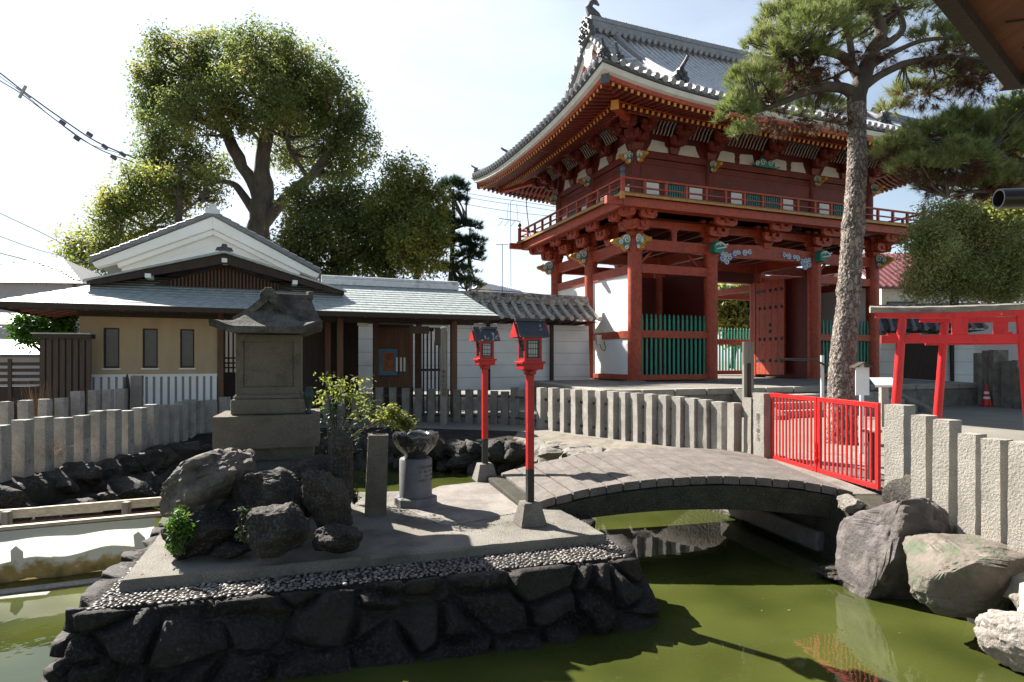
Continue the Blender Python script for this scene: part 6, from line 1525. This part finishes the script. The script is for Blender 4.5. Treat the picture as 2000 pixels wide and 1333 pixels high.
mr=n.new('ShaderNodeMapRange'); mr.inputs['From Min'].default_value=-.68; mr.inputs['From Max'].default_value=-.22; l.new(ma.outputs[0],mr.inputs['Value']); l.new(mr.outputs[0],rp.inputs[0]); l.new(rp.outputs[0],b_.inputs['Base Color']); tr_=n.new('ShaderNodeBsdfTranslucent'); l.new(rp.outputs[0],tr_.inputs['Color']); ms_=n.new('ShaderNodeMixShader'); ms_.inputs[0].default_value=.55; l.new(b_.outputs[0],ms_.inputs[1]); l.new(tr_.outputs[0],ms_.inputs[2]); l.new(ms_.outputs[0],n['Material Output'].inputs['Surface'])
o=m.build('sheet',tm,r,world=True,smooth=True); 
m=M(); m.box((-4.75,6.25,-.815),(1.5,.16,.05),yaw=.42); o=m.build('floating_plank',MT['rock_white'],bevel=.01); tag(o,'pale wet plank floating at the foot of the stained sheet','plank')
m=M(); m.box((-5.2,5.9,-.82),(1.3,.1,.05),yaw=.3); o=m.build('floating_plank',MT['woodg'],bevel=.01); tag(o,'grey wet plank floating nearest the camera at the left','plank')
# splashing water
def splash():
    k=random.Random(5); ico=bmesh.new(); bmesh.ops.create_icosphere(ico,subdivisions=1,radius=1); bv=np.array([v.co[:] for v in ico.verts]); bf=np.array([[v.index for v in f.verts] for f in ico.faces]); ico.free(); V=[];Fs=[];n=0
    for i in range(1500):
        t=k.random()**.7; sp=.05+.16*t; p=np.array([-6.62+.62*t+k.gauss(0,sp*.5),7.5-.25*t+k.gauss(0,sp*.7),-.30-.5*t**2+k.gauss(0,sp*.5)])
        if p[2]<WZ: continue
        s=k.uniform(.004,.016); V.append(bv*np.array([s,s*.8,s*k.uniform(1,2.6)])+p); Fs.append(bf+n); n+=len(bv)
    return np.concatenate(V),np.concatenate(Fs)
V,Fs=splash(); fm=pm('white_foam',(.85,.87,.9),(.75,.78,.82),rough=.2); o=npmesh('water_splash',V,Fs,fm); tag(o,None,None,None,'stuff')
m=M(); m.tube([(-7.4,7.9,-.12),(-6.75,7.55,-.26)],.06,12); o=m.build('spout_pipe',MT['tile_dark'],smooth='auto'); tag(o,'dark spout pipe pouring white water at the left edge','pipe')
# ------------------------------------------------------------------ foliage
def lobes_pts(lobes,n,d,seed,inner=.5,dz=.75,flat=0):
    """sample points in ellipsoid lobes given in picture units at distance d; returns pts and outward normals"""
    g=np.random.default_rng(seed); s=d/F
    w=np.array([l[2]*l[3] for l in lobes],float); w/=w.sum(); P=[];N=[]
    for l,k in zip(lobes,(w*n).astype(int)):
        c=at(l[0],l[1],d+(l[4] if len(l)>4 else 0)); u=g.normal(size=(k,3)); u/=np.linalg.norm(u,axis=1)[:,None]
        if flat: u[:,2]=np.where(u[:,2]<-.35,-u[:,2]*.6,u[:,2])
        r=inner+(1-inner)*g.random(k)**.6
        # lumpy outline
        f=np.array([1+.22*noise.noise(Vector(tuple(x*2.3))+Vector((seed+l[0]*.1,0,0))) for x in u])
        rx=l[2]*s; rz=l[3]*s; ry=(rx+rz)/2*dz
        P.append(np.array(c)+u*(r*f)[:,None]*np.array([rx,ry,rz])); N.append(u)
    return np.concatenate(P),np.concatenate(N)
def leaves(P,N,per,spread,size,seed,upb=.5):
    g=np.random.default_rng(seed); k=len(P)*per
    c=np.repeat(P,per,0)+g.normal(size=(k,3))*spread
    n=np.repeat(N,per,0)*.6+g.normal(size=(k,3))*.6+np.array([0,0,upb]); n/=np.linalg.norm(n,axis=1)[:,None]
    a=np.cross(n,g.normal(size=(k,3))); a/=np.linalg.norm(a,axis=1)[:,None]; b=np.cross(n,a)
    s=(size*(.6+.8*g.random(k)))[:,None]
    V=np.stack([c-a*s,c+b*s*.42+n*s*.1,c+a*s,c-b*s*.42+n*s*.1],1).reshape(-1,3)
    Fs=np.arange(k*4).reshape(-1,4); return V,Fs
def needles(P,N,per,ln,w,seed,spread=.55,up=.5):
    g=np.random.default_rng(seed); k=len(P)*per
    ax=N*.6+np.array([0,0,up]); ax/=np.linalg.norm(ax,axis=1)[:,None]
    ax=np.repeat(ax,per,0); c=np.repeat(P,per,0)
    d=ax+g.normal(size=(k,3))*spread; d/=np.linalg.norm(d,axis=1)[:,None]
    c=c+ax*(g.random(k)[:,None]*ln*.6)
    sd=np.cross(d,g.normal(size=(k,3))); sd/=np.linalg.norm(sd,axis=1)[:,None]
    L=(ln*(.7+.5*g.random(k)))[:,None]
    V=np.stack([c-sd*w,c+sd*w,c+d*L],1).reshape(-1,3); return V,np.arange(k*3).reshape(-1,3)
def limb(m,pts,d,n=10,wob=.0):
    """pts: (px,py,radius_px[,doff])"""
    s=d/F; P=[at(p[0],p[1],d+(p[3] if len(p)>3 else 0)) for p in pts]; Rr=[p[2]*s for p in pts]
    Q=[];RR=[]
    for i in range(len(P)-1):
        for j in range(5):
            t=j/5; a=P[max(0,i-1)];b=P[i];c=P[i+1];e=P[min(len(P)-1,i+2)]
            q=.5*((2*b)+(c-a)*t+(2*a-5*b+4*c-e)*t*t+(3*b-a-3*c+e)*t**3)
            rr=Rr[i]*(1-t)+Rr[i+1]*t; q=q+noise.noise_vector(q*1.3)*rr*.35; Q.append(q);RR.append(rr*(1+.12*noise.noise(q*2.0)))
    Q.append(P[-1]);RR.append(Rr[-1]); m.tube(Q,RR,n)
def tree(name,label,cat,d,base,lobes,limbs,n,per,spread,size,lm,seed,group=None,inner=.5,twigs=60,bark='bark'):
    b=at(base,700,d); r=thing(name,label,cat,(b.x,b.y,GZ),0,group); off=np.array([b.x,b.y,GZ])
    m=M(); 
    for L in limbs: limb(m,L,d)
    P,N=lobes_pts(lobes,n,d,seed,inner)
    tips=[Vector(at(L[-1][0],L[-1][1],d)) for L in limbs]+[Vector(at(L[len(L)//2][0],L[len(L)//2][1],d)) for L in limbs]
    g=random.Random(seed)
    for i in range(twigs):
        q=Vector(P[g.randrange(len(P))]); t=min(tips,key=lambda x:(x-q).length); mid=(t+q)/2+Vector((g.uniform(-.3,.3),g.uniform(-.3,.3),g.uniform(-.2,.3)))*(q-t).length*.3
        m.tube([t,mid,q],[max(.02,.0035*d),.0022*d,.001*d],5,cap=False)
    m.build('trunk',MT[bark],r,world=True,smooth=True,fix=False)
    V,Fs=leaves(P,N,per,spread,size,seed+1); npmesh('crown',V-off,Fs,MT[lm],r,smooth=False); return r
tree('camphor_tree','huge old camphor tree with a domed crown and dark forked limbs behind the storehouse','tree',34,510,
 [(345,125,78,62),(440,120,80,60,1),(520,110,85,58,-1),(590,160,85,75,1),(650,220,72,80),(690,285,48,66),(330,205,66,75,1),(300,165,34,50),(400,215,80,60,-2),(500,190,85,60,-2.5),(575,225,80,55,2),(560,290,60,45,3.5),(640,320,60,40,1),(345,300,60,40),(295,290,32,38),(410,330,45,32,1),(300,330,35,30)],
 [[(508,620,24),(508,450,21),(514,380,19),(512,330,15),(520,270,13),(545,215,11),(560,160,6)],[(512,400,14),(485,345,12),(460,300,12),(445,262,11),(425,225,9),(405,170,5)],[(515,440,13),(560,385,10),(605,345,9),(640,300,8),(665,250,5)],[(500,420,9),(470,375,8),(450,358,5),(400,350,4),(350,335,3)],[(445,262,7),(410,240,4),(370,220,3)],[(540,220,7),(500,190,4),(480,150,3)],[(470,262,8,0),(478,240,7,0),(470,232,3,0)],[(600,345,5),(570,300,4),(560,270,2)]],
 1500,52,.27,.10,'leaf',11,'trees behind the halls',twigs=150)
tree('broadleaf_tree','yellow green sparse tree left of the camphor above the storehouse eave','tree',31,350,
 [(250,390,48,42),(320,400,60,45,1),(275,345,45,28),(390,370,50,36,1),(210,410,32,36),(235,450,45,35),(310,460,55,35),(160,480,42,38),(205,505,50,40,-1),(150,530,32,26),(270,500,50,32,1),(340,360,35,30)],
 [[(350,620,8),(350,480,7),(350,380,6),(353,320,3)],[(350,500,4),(290,450,3),(240,420,2)],[(350,420,3),(390,390,2)],[(330,560,4),(240,510,3),(180,490,2)]],
 560,46,.28,.09,'leafy',21,'trees behind the halls',twigs=110,inner=.25)
tree('broadleaf_tree','dark green tree filling the space right of the camphor trunk above the corridor roof','tree',30,640,
 [(610,400,58,50),(680,400,68,52,1),(640,455,80,45,-1),(720,450,60,55,1),(590,470,52,45),(700,510,70,35),(560,500,40,35),(620,530,60,28),(760,500,45,38),(770,540,40,25)],
 [[(650,640,10),(655,520,8),(640,450,5),(620,400,3)],[(655,540,6),(700,490,4),(730,450,2)],[(650,560,5),(600,510,3)]],
 640,50,.27,.095,'leaf',31,'trees behind the halls',twigs=90,inner=.35)
tree('broadleaf_tree','bright yellow green rounded tree between the dark tree and the black pine','tree',29,820,
 [(790,355,52,45),(835,400,40,48),(770,400,50,45),(820,450,52,50,-1),(855,470,24,40),(780,470,45,50),(830,510,38,30),(745,430,30,40)],
 [[(800,640,7),(815,540,6),(820,480,5),(800,400,2)],[(818,520,5),(845,470,3)]],
 500,50,.25,.09,'leafy',41,'trees behind the halls',twigs=60,inner=.4)
def pine(name,label,d,base,lobes,limbs,n,per,ln,w,seed,nm='needle',bark='bark',dead=0,deadlobes=None,tw=80,group=None):
    b=at(base,700,d); r=thing(name,label,'pine tree',(b.x,b.y,GZ),0,group); off=np.array([b.x,b.y,GZ]); m=M()
    for L in limbs: limb(m,L,d,n=14)
    P,N=lobes_pts(lobes,n,d,seed,.35,dz=.7,flat=1)
    tips=[Vector(at(p[0],p[1],d+(p[3] if len(p)>3 else 0))) for L in limbs[1:] for p in L]
    g=random.Random(seed)
    for i in range(tw):
        q=Vector(P[g.randrange(len(P))]); t=min(tips,key=lambda x:(x-q).length); mid=(t+q)/2+Vector((g.uniform(-.3,.3),g.uniform(-.3,.3),g.uniform(-.3,.1)))*(q-t).length*.4
        m.tube([t,mid,q],[.0022*d,.0014*d,.0008*d],5,cap=False)
    m.build('branches',MT['bark'],r,world=True,smooth=True,fix=False)
    V,Fs=needles(P,N,per,ln,w,seed); npmesh('crown',V-off,Fs,MT[nm],r,smooth=False)
    if dead:
        P,N=lobes_pts(deadlobes or [(l[0],l[1]+l[3]*.35,l[2]*.8,l[3]*.5)+tuple(l[4:]) for l in lobes],dead,d,seed+9,.1)
        V,Fs=needles(P,N,per,ln,w*.9,seed+3,up=-.3,spread=.8); npmesh('dry_needles',V-off,Fs,MT['deadneedle'],r,smooth=False)
    return r
pine('pine_tree','dark layered black pine beyond the corridor roof left of the gate',33,880,
 [(885,370,30,22),(890,395,22,14),(905,445,36,14),(925,475,22,12),(880,480,40,20),(915,505,32,18),(880,530,40,16),(930,490,14,10),(865,430,22,25),(910,555,30,8)],
 [[(870,640,5),(880,540,5),(885,460,4),(885,370,3)],[(882,520,3),(915,500,2),(930,480,1.5)],[(880,450,3),(910,440,2)],[(800,530,4),(820,500,4),(850,490,3),(880,480,2)]],
 1000,34,.26,.012,51,nm='needled',tw=50,group='trees behind the halls')
pine('pine_tree','thin sparse young pine beside the utility pole above the tiled wall',36,905,[(905,548,28,7),(920,535,20,6),(890,560,22,6),(930,560,18,5)],[[(912,600,2.2),(911,570,2),(913,540,1)],[(911,570,1.5),(940,560,1)],[(911,565,1.5),(885,560,1)]],130,26,.22,.009,52,nm='needled',tw=20)
PD=11.6
mp_=[(1560,40,80,45,.3),(1640,20,95,40,-.2),(1740,20,90,40,.2),(1500,95,52,38),(1560,110,70,35,-.4),(1470,165,48,42,-.2),(1440,225,34,46,-.3),(1490,210,44,32,.3),(1545,175,52,32,.5),(1600,215,52,20,.4),(1450,262,24,18,-.3),(1600,60,70,45,-.9),(1700,70,60,30,.8)]
pine('pine_tree','tall leaning pine with scaly grey bark rising in front of the gate',PD,1640,
 mp_+[(1830,75,60,26,.3),(1880,105,60,28,.2),(1905,150,48,28,.4),(1830,140,58,22,.6),(1780,185,48,22,.2),(1740,215,32,14,.1),(1870,175,45,18,.8)],
 [[(1672,205,16),(1674,178,17),(1690,140,15),(1705,100,12),(1722,60,11),(1700,10,9),(1690,-60,5)],[(1672,190,13),(1650,172,10),(1610,170,10),(1560,185,8),(1520,205,5),(1470,220,3)],[(1682,160,9),(1655,115,9),(1600,100,7),(1545,105,4)],[(1690,165,9),(1720,145,7),(1765,125,7),(1820,115,5),(1880,110,3)],[(1705,95,8),(1740,80,7),(1765,55,6),(1755,20,4)],[(1700,130,6),(1750,100,5),(1800,80,4),(1850,75,3)],[(1668,140,6),(1660,80,6),(1640,30,4)],[(1640,165,5),(1633,150,4),(1660,135,3)]],
 2900,34,.155,.0042,61,dead=620,tw=230,
 deadlobes=[(1560,150,80,30),(1600,130,70,25),(1620,235,60,18),(1530,240,60,20),(1870,150,70,25),(1800,190,60,20),(1900,170,50,25),(1700,110,50,30),(1820,110,60,18),(1480,190,35,20)])
# scaly trunk as its own high-detail mesh
def scaly_trunk():
    pts=[(1642,900,32),(1643,860,29),(1644,780,25.5),(1645,720,24),(1650,650,22),(1657,590,20.5),(1661,520,20),(1666,450,19.5),(1671,380,18.5),(1674,320,17.5),(1674,250,16.5),(1673,190,17)]
    P=[at(p[0],p[1],PD) for p in pts]; s=PD/F; Q=[];RR=[];K=34
    for i in range(len(P)-1):
        a=P[max(0,i-1)];b=P[i];c=P[i+1];e=P[min(len(P)-1,i+2)]
        for j in range(K):
            t=j/K; q=.5*((2*b)+(c-a)*t+(2*a-5*b+4*c-e)*t*t+(3*b-a-3*c+e)*t**3); Q.append(q); RR.append((pts[i][2]*(1-t)+pts[i+1][2]*t)*s)
    n=96; V=[]
    for q,r_ in zip(Q,RR):
        for j in range(n):
            a=2*math.pi*j/n; dr=Vector((math.cos(a),math.sin(a),0)); p=q+dr*r_
            w_=noise.noise_vector(p*7)*.04; pp=Vector((p.x+w_.x,p.y+w_.y,(p.z+w_.z)*.62))
            dd,pt=noise.voronoi(pp*19); e=dd[1]-dd[0]
            k=min(1,e*2.6); hgt=.013*k-.009+.007*noise.noise(Vector(pt[0])*9)+.008*noise.noise(p*25)
            knob=0
            for kz,ka,ks in ((4.02,-.2,.035),(2.95,0.1,.03),(4.05,3.1,.03),(2.85,3.0,.035),(5.0,3.4,.025)):
                dz_=(p.z-kz)/.13; da=math.atan2(math.sin(a-ka),math.cos(a-ka))/.5; knob+=ks*math.exp(-dz_*dz_-da*da)
            V.append(tuple(p+dr*(hgt+knob)))
    Fs=[]
    for i in range(len(Q)-1):
        for j in range(n): j2=(j+1)%n; Fs.append((i*n+j,i*n+j2,(i+1)*n+j2,(i+1)*n+j))
    return np.array(V),np.array(Fs)
PT=[o for o in bpy.data.objects if o.name.startswith('pine_tree') and 'leaning' in o.get('label','')][0]
V,Fs=scaly_trunk(); npmesh('trunk',V-np.array(PT.location),Fs,MT['pinebark'],PT,smooth=True)
pine('pine_tree','pine branches reaching in from the right edge beyond the torii',10.5,2150,
 [(1760,290,48,26),(1820,270,60,32,.2),(1880,250,55,36,.3),(1800,330,60,24,-.2),(1870,320,70,40,-.2),(1940,290,60,60,.3),(1960,360,60,34,0),(1900,365,60,24,.2),(1990,230,50,45,.3),(1740,305,30,14),(1820,365,30,16,0)],
 [[(2150,900,30),(2140,600,26),(2120,400,20),(2060,330,12),(1980,330,9),(1900,330,7),(1830,310,5),(1770,300,3)],[(1980,330,6),(1940,290,5),(1880,270,3)],[(2060,340,6),(1960,370,5),(1900,375,3),(1850,385,1.5)]],
 1900,38,.14,.0042,71,dead=480,tw=120)
tree('broadleaf_tree','pale grey green shrubby tree behind the torii right of the gate','tree',20,1860,
 [(1850,425,52,38),(1820,480,48,45,-.5),(1880,470,60,50,.5),(1930,430,50,50),(1840,540,60,40),(1910,540,60,45),(1970,500,55,60),(1975,420,45,50),(1960,560,50,35),(1800,555,28,28)],
 [[(1860,640,8),(1865,560,7),(1860,480,4)],[(1865,560,5),(1920,490,3)],[(1863,550,4),(1820,490,2.5)]],
 1500,60,.20,.045,'leafg',81,twigs=70,inner=.35)
tree('broadleaf_tree','bright yellow green tree at the right edge above the drain pipe','tree',15,2010,
 [(1995,230,50,45),(1975,300,40,45),(2010,330,50,60),(1985,390,40,30),(2040,260,60,80)],[[(2060,700,9),(2050,400,7),(2010,280,3)]],500,20,.16,.07,'leafy',85,twigs=30,inner=.3)
tree('tree_behind_gate','pale green trees seen through the open gate passage','tree',44,1430,
 [(1430,610,50,25),(1460,640,40,28),(1400,590,40,18),(1440,580,50,14)],[[(1430,720,5),(1440,640,4),(1450,600,2)]],500,16,.5,.2,'leafy',87,twigs=30)
bpy.data.objects['tree_behind_gate'].name='garden_tree'
def bush(name,label,px,py,d,lobes,n,per,spread,size,lm,seed,stems=8,basez=None,inner=.1,cat='shrub'):
    b=at(px,py,d); r=thing(name,label,cat,tuple(b)); off=np.array(b); P,N=lobes_pts(lobes,n,d,seed,inner)
    m=M(); g=random.Random(seed)
    for i in range(stems):
        q=Vector(P[g.randrange(len(P))]); mid=(b+q)/2+Vector((g.uniform(-.05,.05),g.uniform(-.05,.05),.05)); m.tube([b,mid,q],[.0012*d+.002,.0009*d,.0005*d],5,cap=False)
    m.build('stems',MT['bark'],r,world=True,fix=False); V,Fs=leaves(P,N,per,spread,size,seed+1,.8); npmesh('foliage',V-off,Fs,MT[lm],r,smooth=False)
bush('shrub','bright green leafy bush in front of the grey house left of the plastered hall',90,700,16,[(80,635,48,30),(125,640,32,34),(60,650,34,24),(110,665,45,20),(50,625,26,14)],420,12,.11,.06,'leafb',101,20)
bush('nandina','slender nandina shrub with yellow green leaves behind the rock pile',655,880,7.2,[(660,755,42,18),(690,775,42,18,-.1),(640,775,28,16),(710,745,32,8,-.1),(725,800,30,18,-.15),(768,826,22,14,-.2),(750,818,20,12,-.2),(745,815,20,12,-.15),(640,740,24,10),(700,810,26,12)],105,7,.04,.026,'leafy',103,13)
bush('nandina','dark shaded nandina stems at the base behind the rock pile',650,905,7.4,[(650,840,30,30),(670,870,34,20),(690,850,30,22),(640,800,20,30)],50,7,.06,.026,'leafd',104,16)
bush('flower_offering','leafy green sprigs standing in the left side of the lotus basin',795,845,6.95,[(790,825,24,14),(770,812,18,14),(800,832,14,10),(762,800,14,10)],110,7,.025,.024,'leafy',105,14,cat='plant')
bush('seedling','glossy leafy seedling growing over the left corner of the rock pile',352,1085,5.02,[(348,1010,16,20),(355,1045,22,26),(345,1068,16,16),(335,1030,14,12),(365,1035,12,18)],120,7,.022,.019,'leafb',107,16,cat='plant')
bush('seedling','small dark green seedling in the middle of the rock pile',478,1060,4.95,[(485,1035,22,9),(505,1030,16,8),(478,1000,10,10),(470,1045,12,8)],34,6,.02,.019,'leafd',108,10,cat='plant')
bush('seedling','tiny green plant between the rock pile and the square stone post',692,985,6.2,[(692,960,6,16),(695,975,8,8)],22,5,.018,.017,'leafb',109,6,cat='plant')
bush('moss_tuft','tiny yellow green weed in the pebble edge of the island',937,1127,5.1,[(935,1124,7,3)],14,6,.008,.009,'leafy',110,3,cat='plant')
# dry grass at the left edge
g_=np.random.default_rng(9); k=70; b=at(5,810,9.0); c=np.array(b)+g_.normal(size=(k,3))*np.array([.35,.2,.0]); c[:,2]=GZ
V,Fs=needles(c,np.tile([0,0,1.],(k,1)),5,.42,.003,9,spread=.45,up=1); o=npmesh('dry_grass',V,Fs,MT['straw'],smooth=False); o['kind']='stuff'
c=np.array(at(80,790,11.2))+g_.normal(size=(40,3))*np.array([.06,.08,0]); c[:,2]=GZ; V,Fs=needles(c,np.tile([0,0,1.],(40,1)),5,.75,.004,10,spread=.14,up=1); o=npmesh('dry_grass',V,Fs,MT['straw'],smooth=False); o['kind']='stuff'
# green net behind posts
nm_=pm('green_net',(.03,.22,.14),(.02,.16,.10),rough=.7)
m=M(); pts=[Vector(p) for p in densify_open(path,.25)]; P0=[p for p in pts if True]
path_far=[(-4.9,15.75),(-1.9,15.85),(.1,15.2),(.85,14.2),(1.85,12.9),(2.8,11.7),(3.5,10.95)]
PP=densify_open(path_far,.12)
for a,b in zip(PP[:-1],PP[1:]): 
    for z in [BZ+.05+.05*i for i in range(8)]: m.add([(a.x,a.y,z),(b.x,b.y,z),(b.x,b.y,z+.012),(a.x,a.y,z+.012)],[(0,1,2,3)])
    m.add([(a.x,a.y,BZ),(a.x+.012,a.y,BZ),(a.x+.012,a.y,BZ+.42),(a.x,a.y,BZ+.42)],[(0,1,2,3)])
o=m.build('garden_net',nm_,fix=False); tag(o,'low green garden net behind the far granite fence','net')
# ------------------------------------------------------------------ wires and poles
def wire(pts,d,r_,label,mat='cable'):
    m=M(); P=[at(x,y,d if len(p_)==0 else p_[0]) for x,y,*p_ in pts]; Q=[]
    for i in range(len(P)-1):
        a=P[max(0,i-1)];b=P[i];c=P[i+1];e=P[min(len(P)-1,i+2)]
        for j in range(6): t=j/6; Q.append(.5*((2*b)+(c-a)*t+(2*a-5*b+4*c-e)*t*t+(3*b-a-3*c+e)*t**3))
    Q.append(P[-1]); m.tube(Q,r_,6); o=m.build('overhead_wire',MT[mat],smooth=True); tag(o,label,'wire')
    return o
wire([(-40,115),(0,143),(45,178),(120,232),(190,278),(265,310)],26,.03,'upper thick overhead cable of the bundle at the upper left')
wire([(-40,130),(0,158),(45,186),(120,243),(190,290),(262,318)],26,.022,'lower overhead cable of the bundle at the upper left')
wire([(-40,120,27),(0,150,27),(45,182,27),(110,236,27),(180,284,27),(268,306,27)],27,.014,'thin middle wire between the two cables at the upper left')
r=thing('cable_spacer','small cross shaped grey spacer clamped on the cable bundle at the upper left','spacer',tuple(at(46,181,26)))
m=M(); c=at(46,181,26); m.beam(c+Vector((-.28,0,.2)),c+Vector((.28,0,-.2)),.07,.09); m.build('arm',MT['grey'],r,world=True); m=M(); m.beam(c+Vector((-.14,-.05,-.26)),c+Vector((.14,-.05,.26)),.07,.09); m.build('arm',MT['grey'],r,world=True)
for i,(x,y) in enumerate(((122,240),(150,271),(175,263),(205,287),(222,308),(240,302))):
    o=(lambda m:(m.box((0,0,0),(.26,.09,.16)),m.build('cable_clamp',MT['tile_dark'],bevel=.02))[1])(M()); o.location=at(x,y,26); tag(o,['first','second','third','fourth','fifth','sixth'][i]+' dark clamp from the left on the drooping cable bundle','cable clamp','clamps on the cable bundle'); o.rotation_euler=(0,.6,0)
wire([(-20,408),(0,417),(75,452),(150,488),(260,520)],24,.013,'topmost of three thin wires crossing left of the storehouse')
wire([(-20,455),(0,462),(70,487),(140,505),(230,530)],24,.013,'middle of three thin wires crossing left of the storehouse')
wire([(-20,490),(40,505),(110,527),(150,548),(200,552)],24,.018,'lowest dark cable running to the hall roof at the left')
for i,(y0,y1) in enumerate(((372,404),(380,412),(394,420))): wire([(880,y0),(960,y0+14),(1030,y0+24),(1120,y1+6)],50,.018,['topmost','middle','lowest'][i]+' of three faint power lines left of the gate balcony')
wire([(920,565),(1000,570),(1080,578)],44,.03,'dark cable running level above the tiled wall roof')
wire([(1027,375),(1029,410),(1034,450),(1038,470)],40,.03,'dark vertical cable bundle hanging left of the gate balcony')
b=at(918,700,46); m=M(); m.tube([(0,0,0),(0,0,CH+(705-445)/F*46)],[.17,.11],12); o=m.build('utility_pole',MT['grey'],smooth='auto'); o.location=(b.x,b.y,GZ); tag(o,'thin utility pole standing beside the black pine','utility pole')
b=at(813,700,40); m=M(); m.tube([(0,0,0),(0,0,CH+(705-500)/F*40)],[.16,.12],12); o=m.build('utility_pole',MT['woodx'],smooth='auto'); o.location=(b.x,b.y,GZ); tag(o,'short dark pole in front of the pale building behind the trees','utility pole')
b=at(981,700,50); zt=CH+(705-476)/F*50; m=M(); m.tube([(0,0,0),(0,0,zt)],.03,6); 
for k_,z in enumerate((zt,zt+1.5)): m.tube([(-.5,0,zt-.05),(.5,0,zt-.05)],.025,5)
o=m.build('antenna_mast',MT['cable']); o.location=(b.x,b.y,GZ); tag(o,'thin antenna mast against the sky left of the gate','antenna')
r=thing('roof_antenna','television antenna with several rods above the gabled house','antenna',tuple(at(992,440,49)))
m=M(); P=lambda x,y:at(x,y,49); m.tube([P(975,427),P(1017,433)],.03,5); 
for x in (978,990,1003): m.tube([P(x+4,431),P(x-5,442)],.02,5)
m.tube([P(998,560),P(997,395),P(1003,390)],.02,5); m.tube([P(990,432),P(993,398)],.015,5); m.tube([P(1012,434),P(1009,398)],.015,5); m.build('rods',MT['cable'],r,world=True)
# ------------------------------------------------------------------ near eave at the upper right and drain pipe
r=thing('eave_corner','dark timber eave corner with rust brown soffit boards overhead at the upper right','eave',(2.09,2.6,2.64))
c0_=Vector((2.09,2.6)); e1=(Vector((1.32,1.94))-c0_).normalized(); e2=Vector((1,-.32)).normalized()
zE=2.64; m=M()
def edge(a,b,w,z0,z1,inn):
    d_=(b-a).normalized(); nn=inn; pts=[a,b,b+nn*w,a+nn*w]; vs=[(p.x,p.y,z0) for p in pts]+[(p.x,p.y,z1) for p in pts]; m.add(vs,[(0,1,2,3),(7,6,5,4),(0,1,5,4),(1,2,6,5),(2,3,7,6),(3,0,4,7)])
inn1=Vector((-e1.y,e1.x)); 
if inn1.dot(e2)<0: inn1=-inn1
inn2=Vector((-e2.y,e2.x)); 
if inn2.dot(e1)<0: inn2=-inn2
edge(c0_,c0_+e1*4.5,.05,zE,zE+.14,inn1); m.build('eave_beam',MT['woodd'],r,world=True,bevel=.004)
m=M(); edge(c0_+e1*.052,c0_+e1*.052+e2*4,.05,zE+.002,zE+.138,inn2*-1) ; m.build('eave_beam',MT['woodd'],r,world=True,bevel=.004)
m=M(); a=c0_+e1*.045+e2*.045; pts=[a,a+e1*4.4,a+e1*4.4+e2*4,a+e2*4]; vs=[(p.x,p.y,zE+.05) for p in pts]+[(p.x,p.y,zE+.16) for p in pts]; m.add(vs,[(0,1,2,3),(7,6,5,4),(0,1,5,4),(1,2,6,5),(2,3,7,6),(3,0,4,7)]); m.build('soffit_board',MT['soffit'],r,world=True)
m=M(); 
for t in (.35,.62): a=c0_+e1*t+e2*.12; m.beam((a.x,a.y,zE+.047),(a.x+e2.x*3.8,a.y+e2.y*3.8,zE+.047),.006,.006)
m.build('board_joint',MT['woodd'],r,world=True)
p=at(1950,389,3.0); m=M(); n=24
m.lathe([(.040,0),(.048,0),(.048,1.6),(.040,1.6),(.040,0)],n,cap=False); o=m.build('drain_pipe',MT['black'],smooth='auto'); o.location=p; o.rotation_euler=(0,R(90),R(-6)); tag(o,'black drain pipe end poking in from the right edge','pipe')

# ------------------------------------------------------------------ fallen and floating leaves
def litter(name,pts,size,seed,mat):
    P=np.array(pts); N=np.tile([0,0,1.],(len(P),1)); g=np.random.default_rng(seed); k=len(P)
    a=g.normal(size=(k,3)); a[:,2]=g.normal(size=k)*.15; a/=np.linalg.norm(a,axis=1)[:,None]; b=np.cross(N,a); s=(size*(.6+.8*g.random(k)))[:,None]
    V=np.stack([P-a*s,P+b*s*.45,P+a*s,P-b*s*.45],1).reshape(-1,3); o=npmesh(name,V,np.arange(k*4).reshape(-1,4),mat,smooth=False); o['kind']='stuff'
g=random.Random(77)
def inp(x,y,poly):
    c=False
    for i in range(len(poly)):
        x1,y1=poly[i-1];x2,y2=poly[i]
        if (y1>y)!=(y2>y) and x<(x2-x1)*(y-y1)/(y2-y1)+x1: c=not c
    return c
pts=[]
while len(pts)<70:
    x,y=g.uniform(-3.8,1),g.uniform(4.5,8)
    if inp(x,y,slab): pts.append((x,y,SZ+.010))
for _ in range(45):
    q=br(g.uniform(.03,.97),g.uniform(.03,.97)); pts.append((q.x,q.y,q.z+.012))
litter('fallen_leaves',pts,.016,3,MT['straw'])
pts=[]
while len(pts)<150:
    x,y=g.uniform(-6.3,4.6),g.uniform(2,13)
    if inp(x,y,pond) and not inp(x,y,offset(isl,.3)) and (noise.noise(Vector((x*.8,y*.8,3)))>.05): pts.append((x,y,WZ+.004))
litter('floating_leaves',pts,.014,4,MT['straw'])
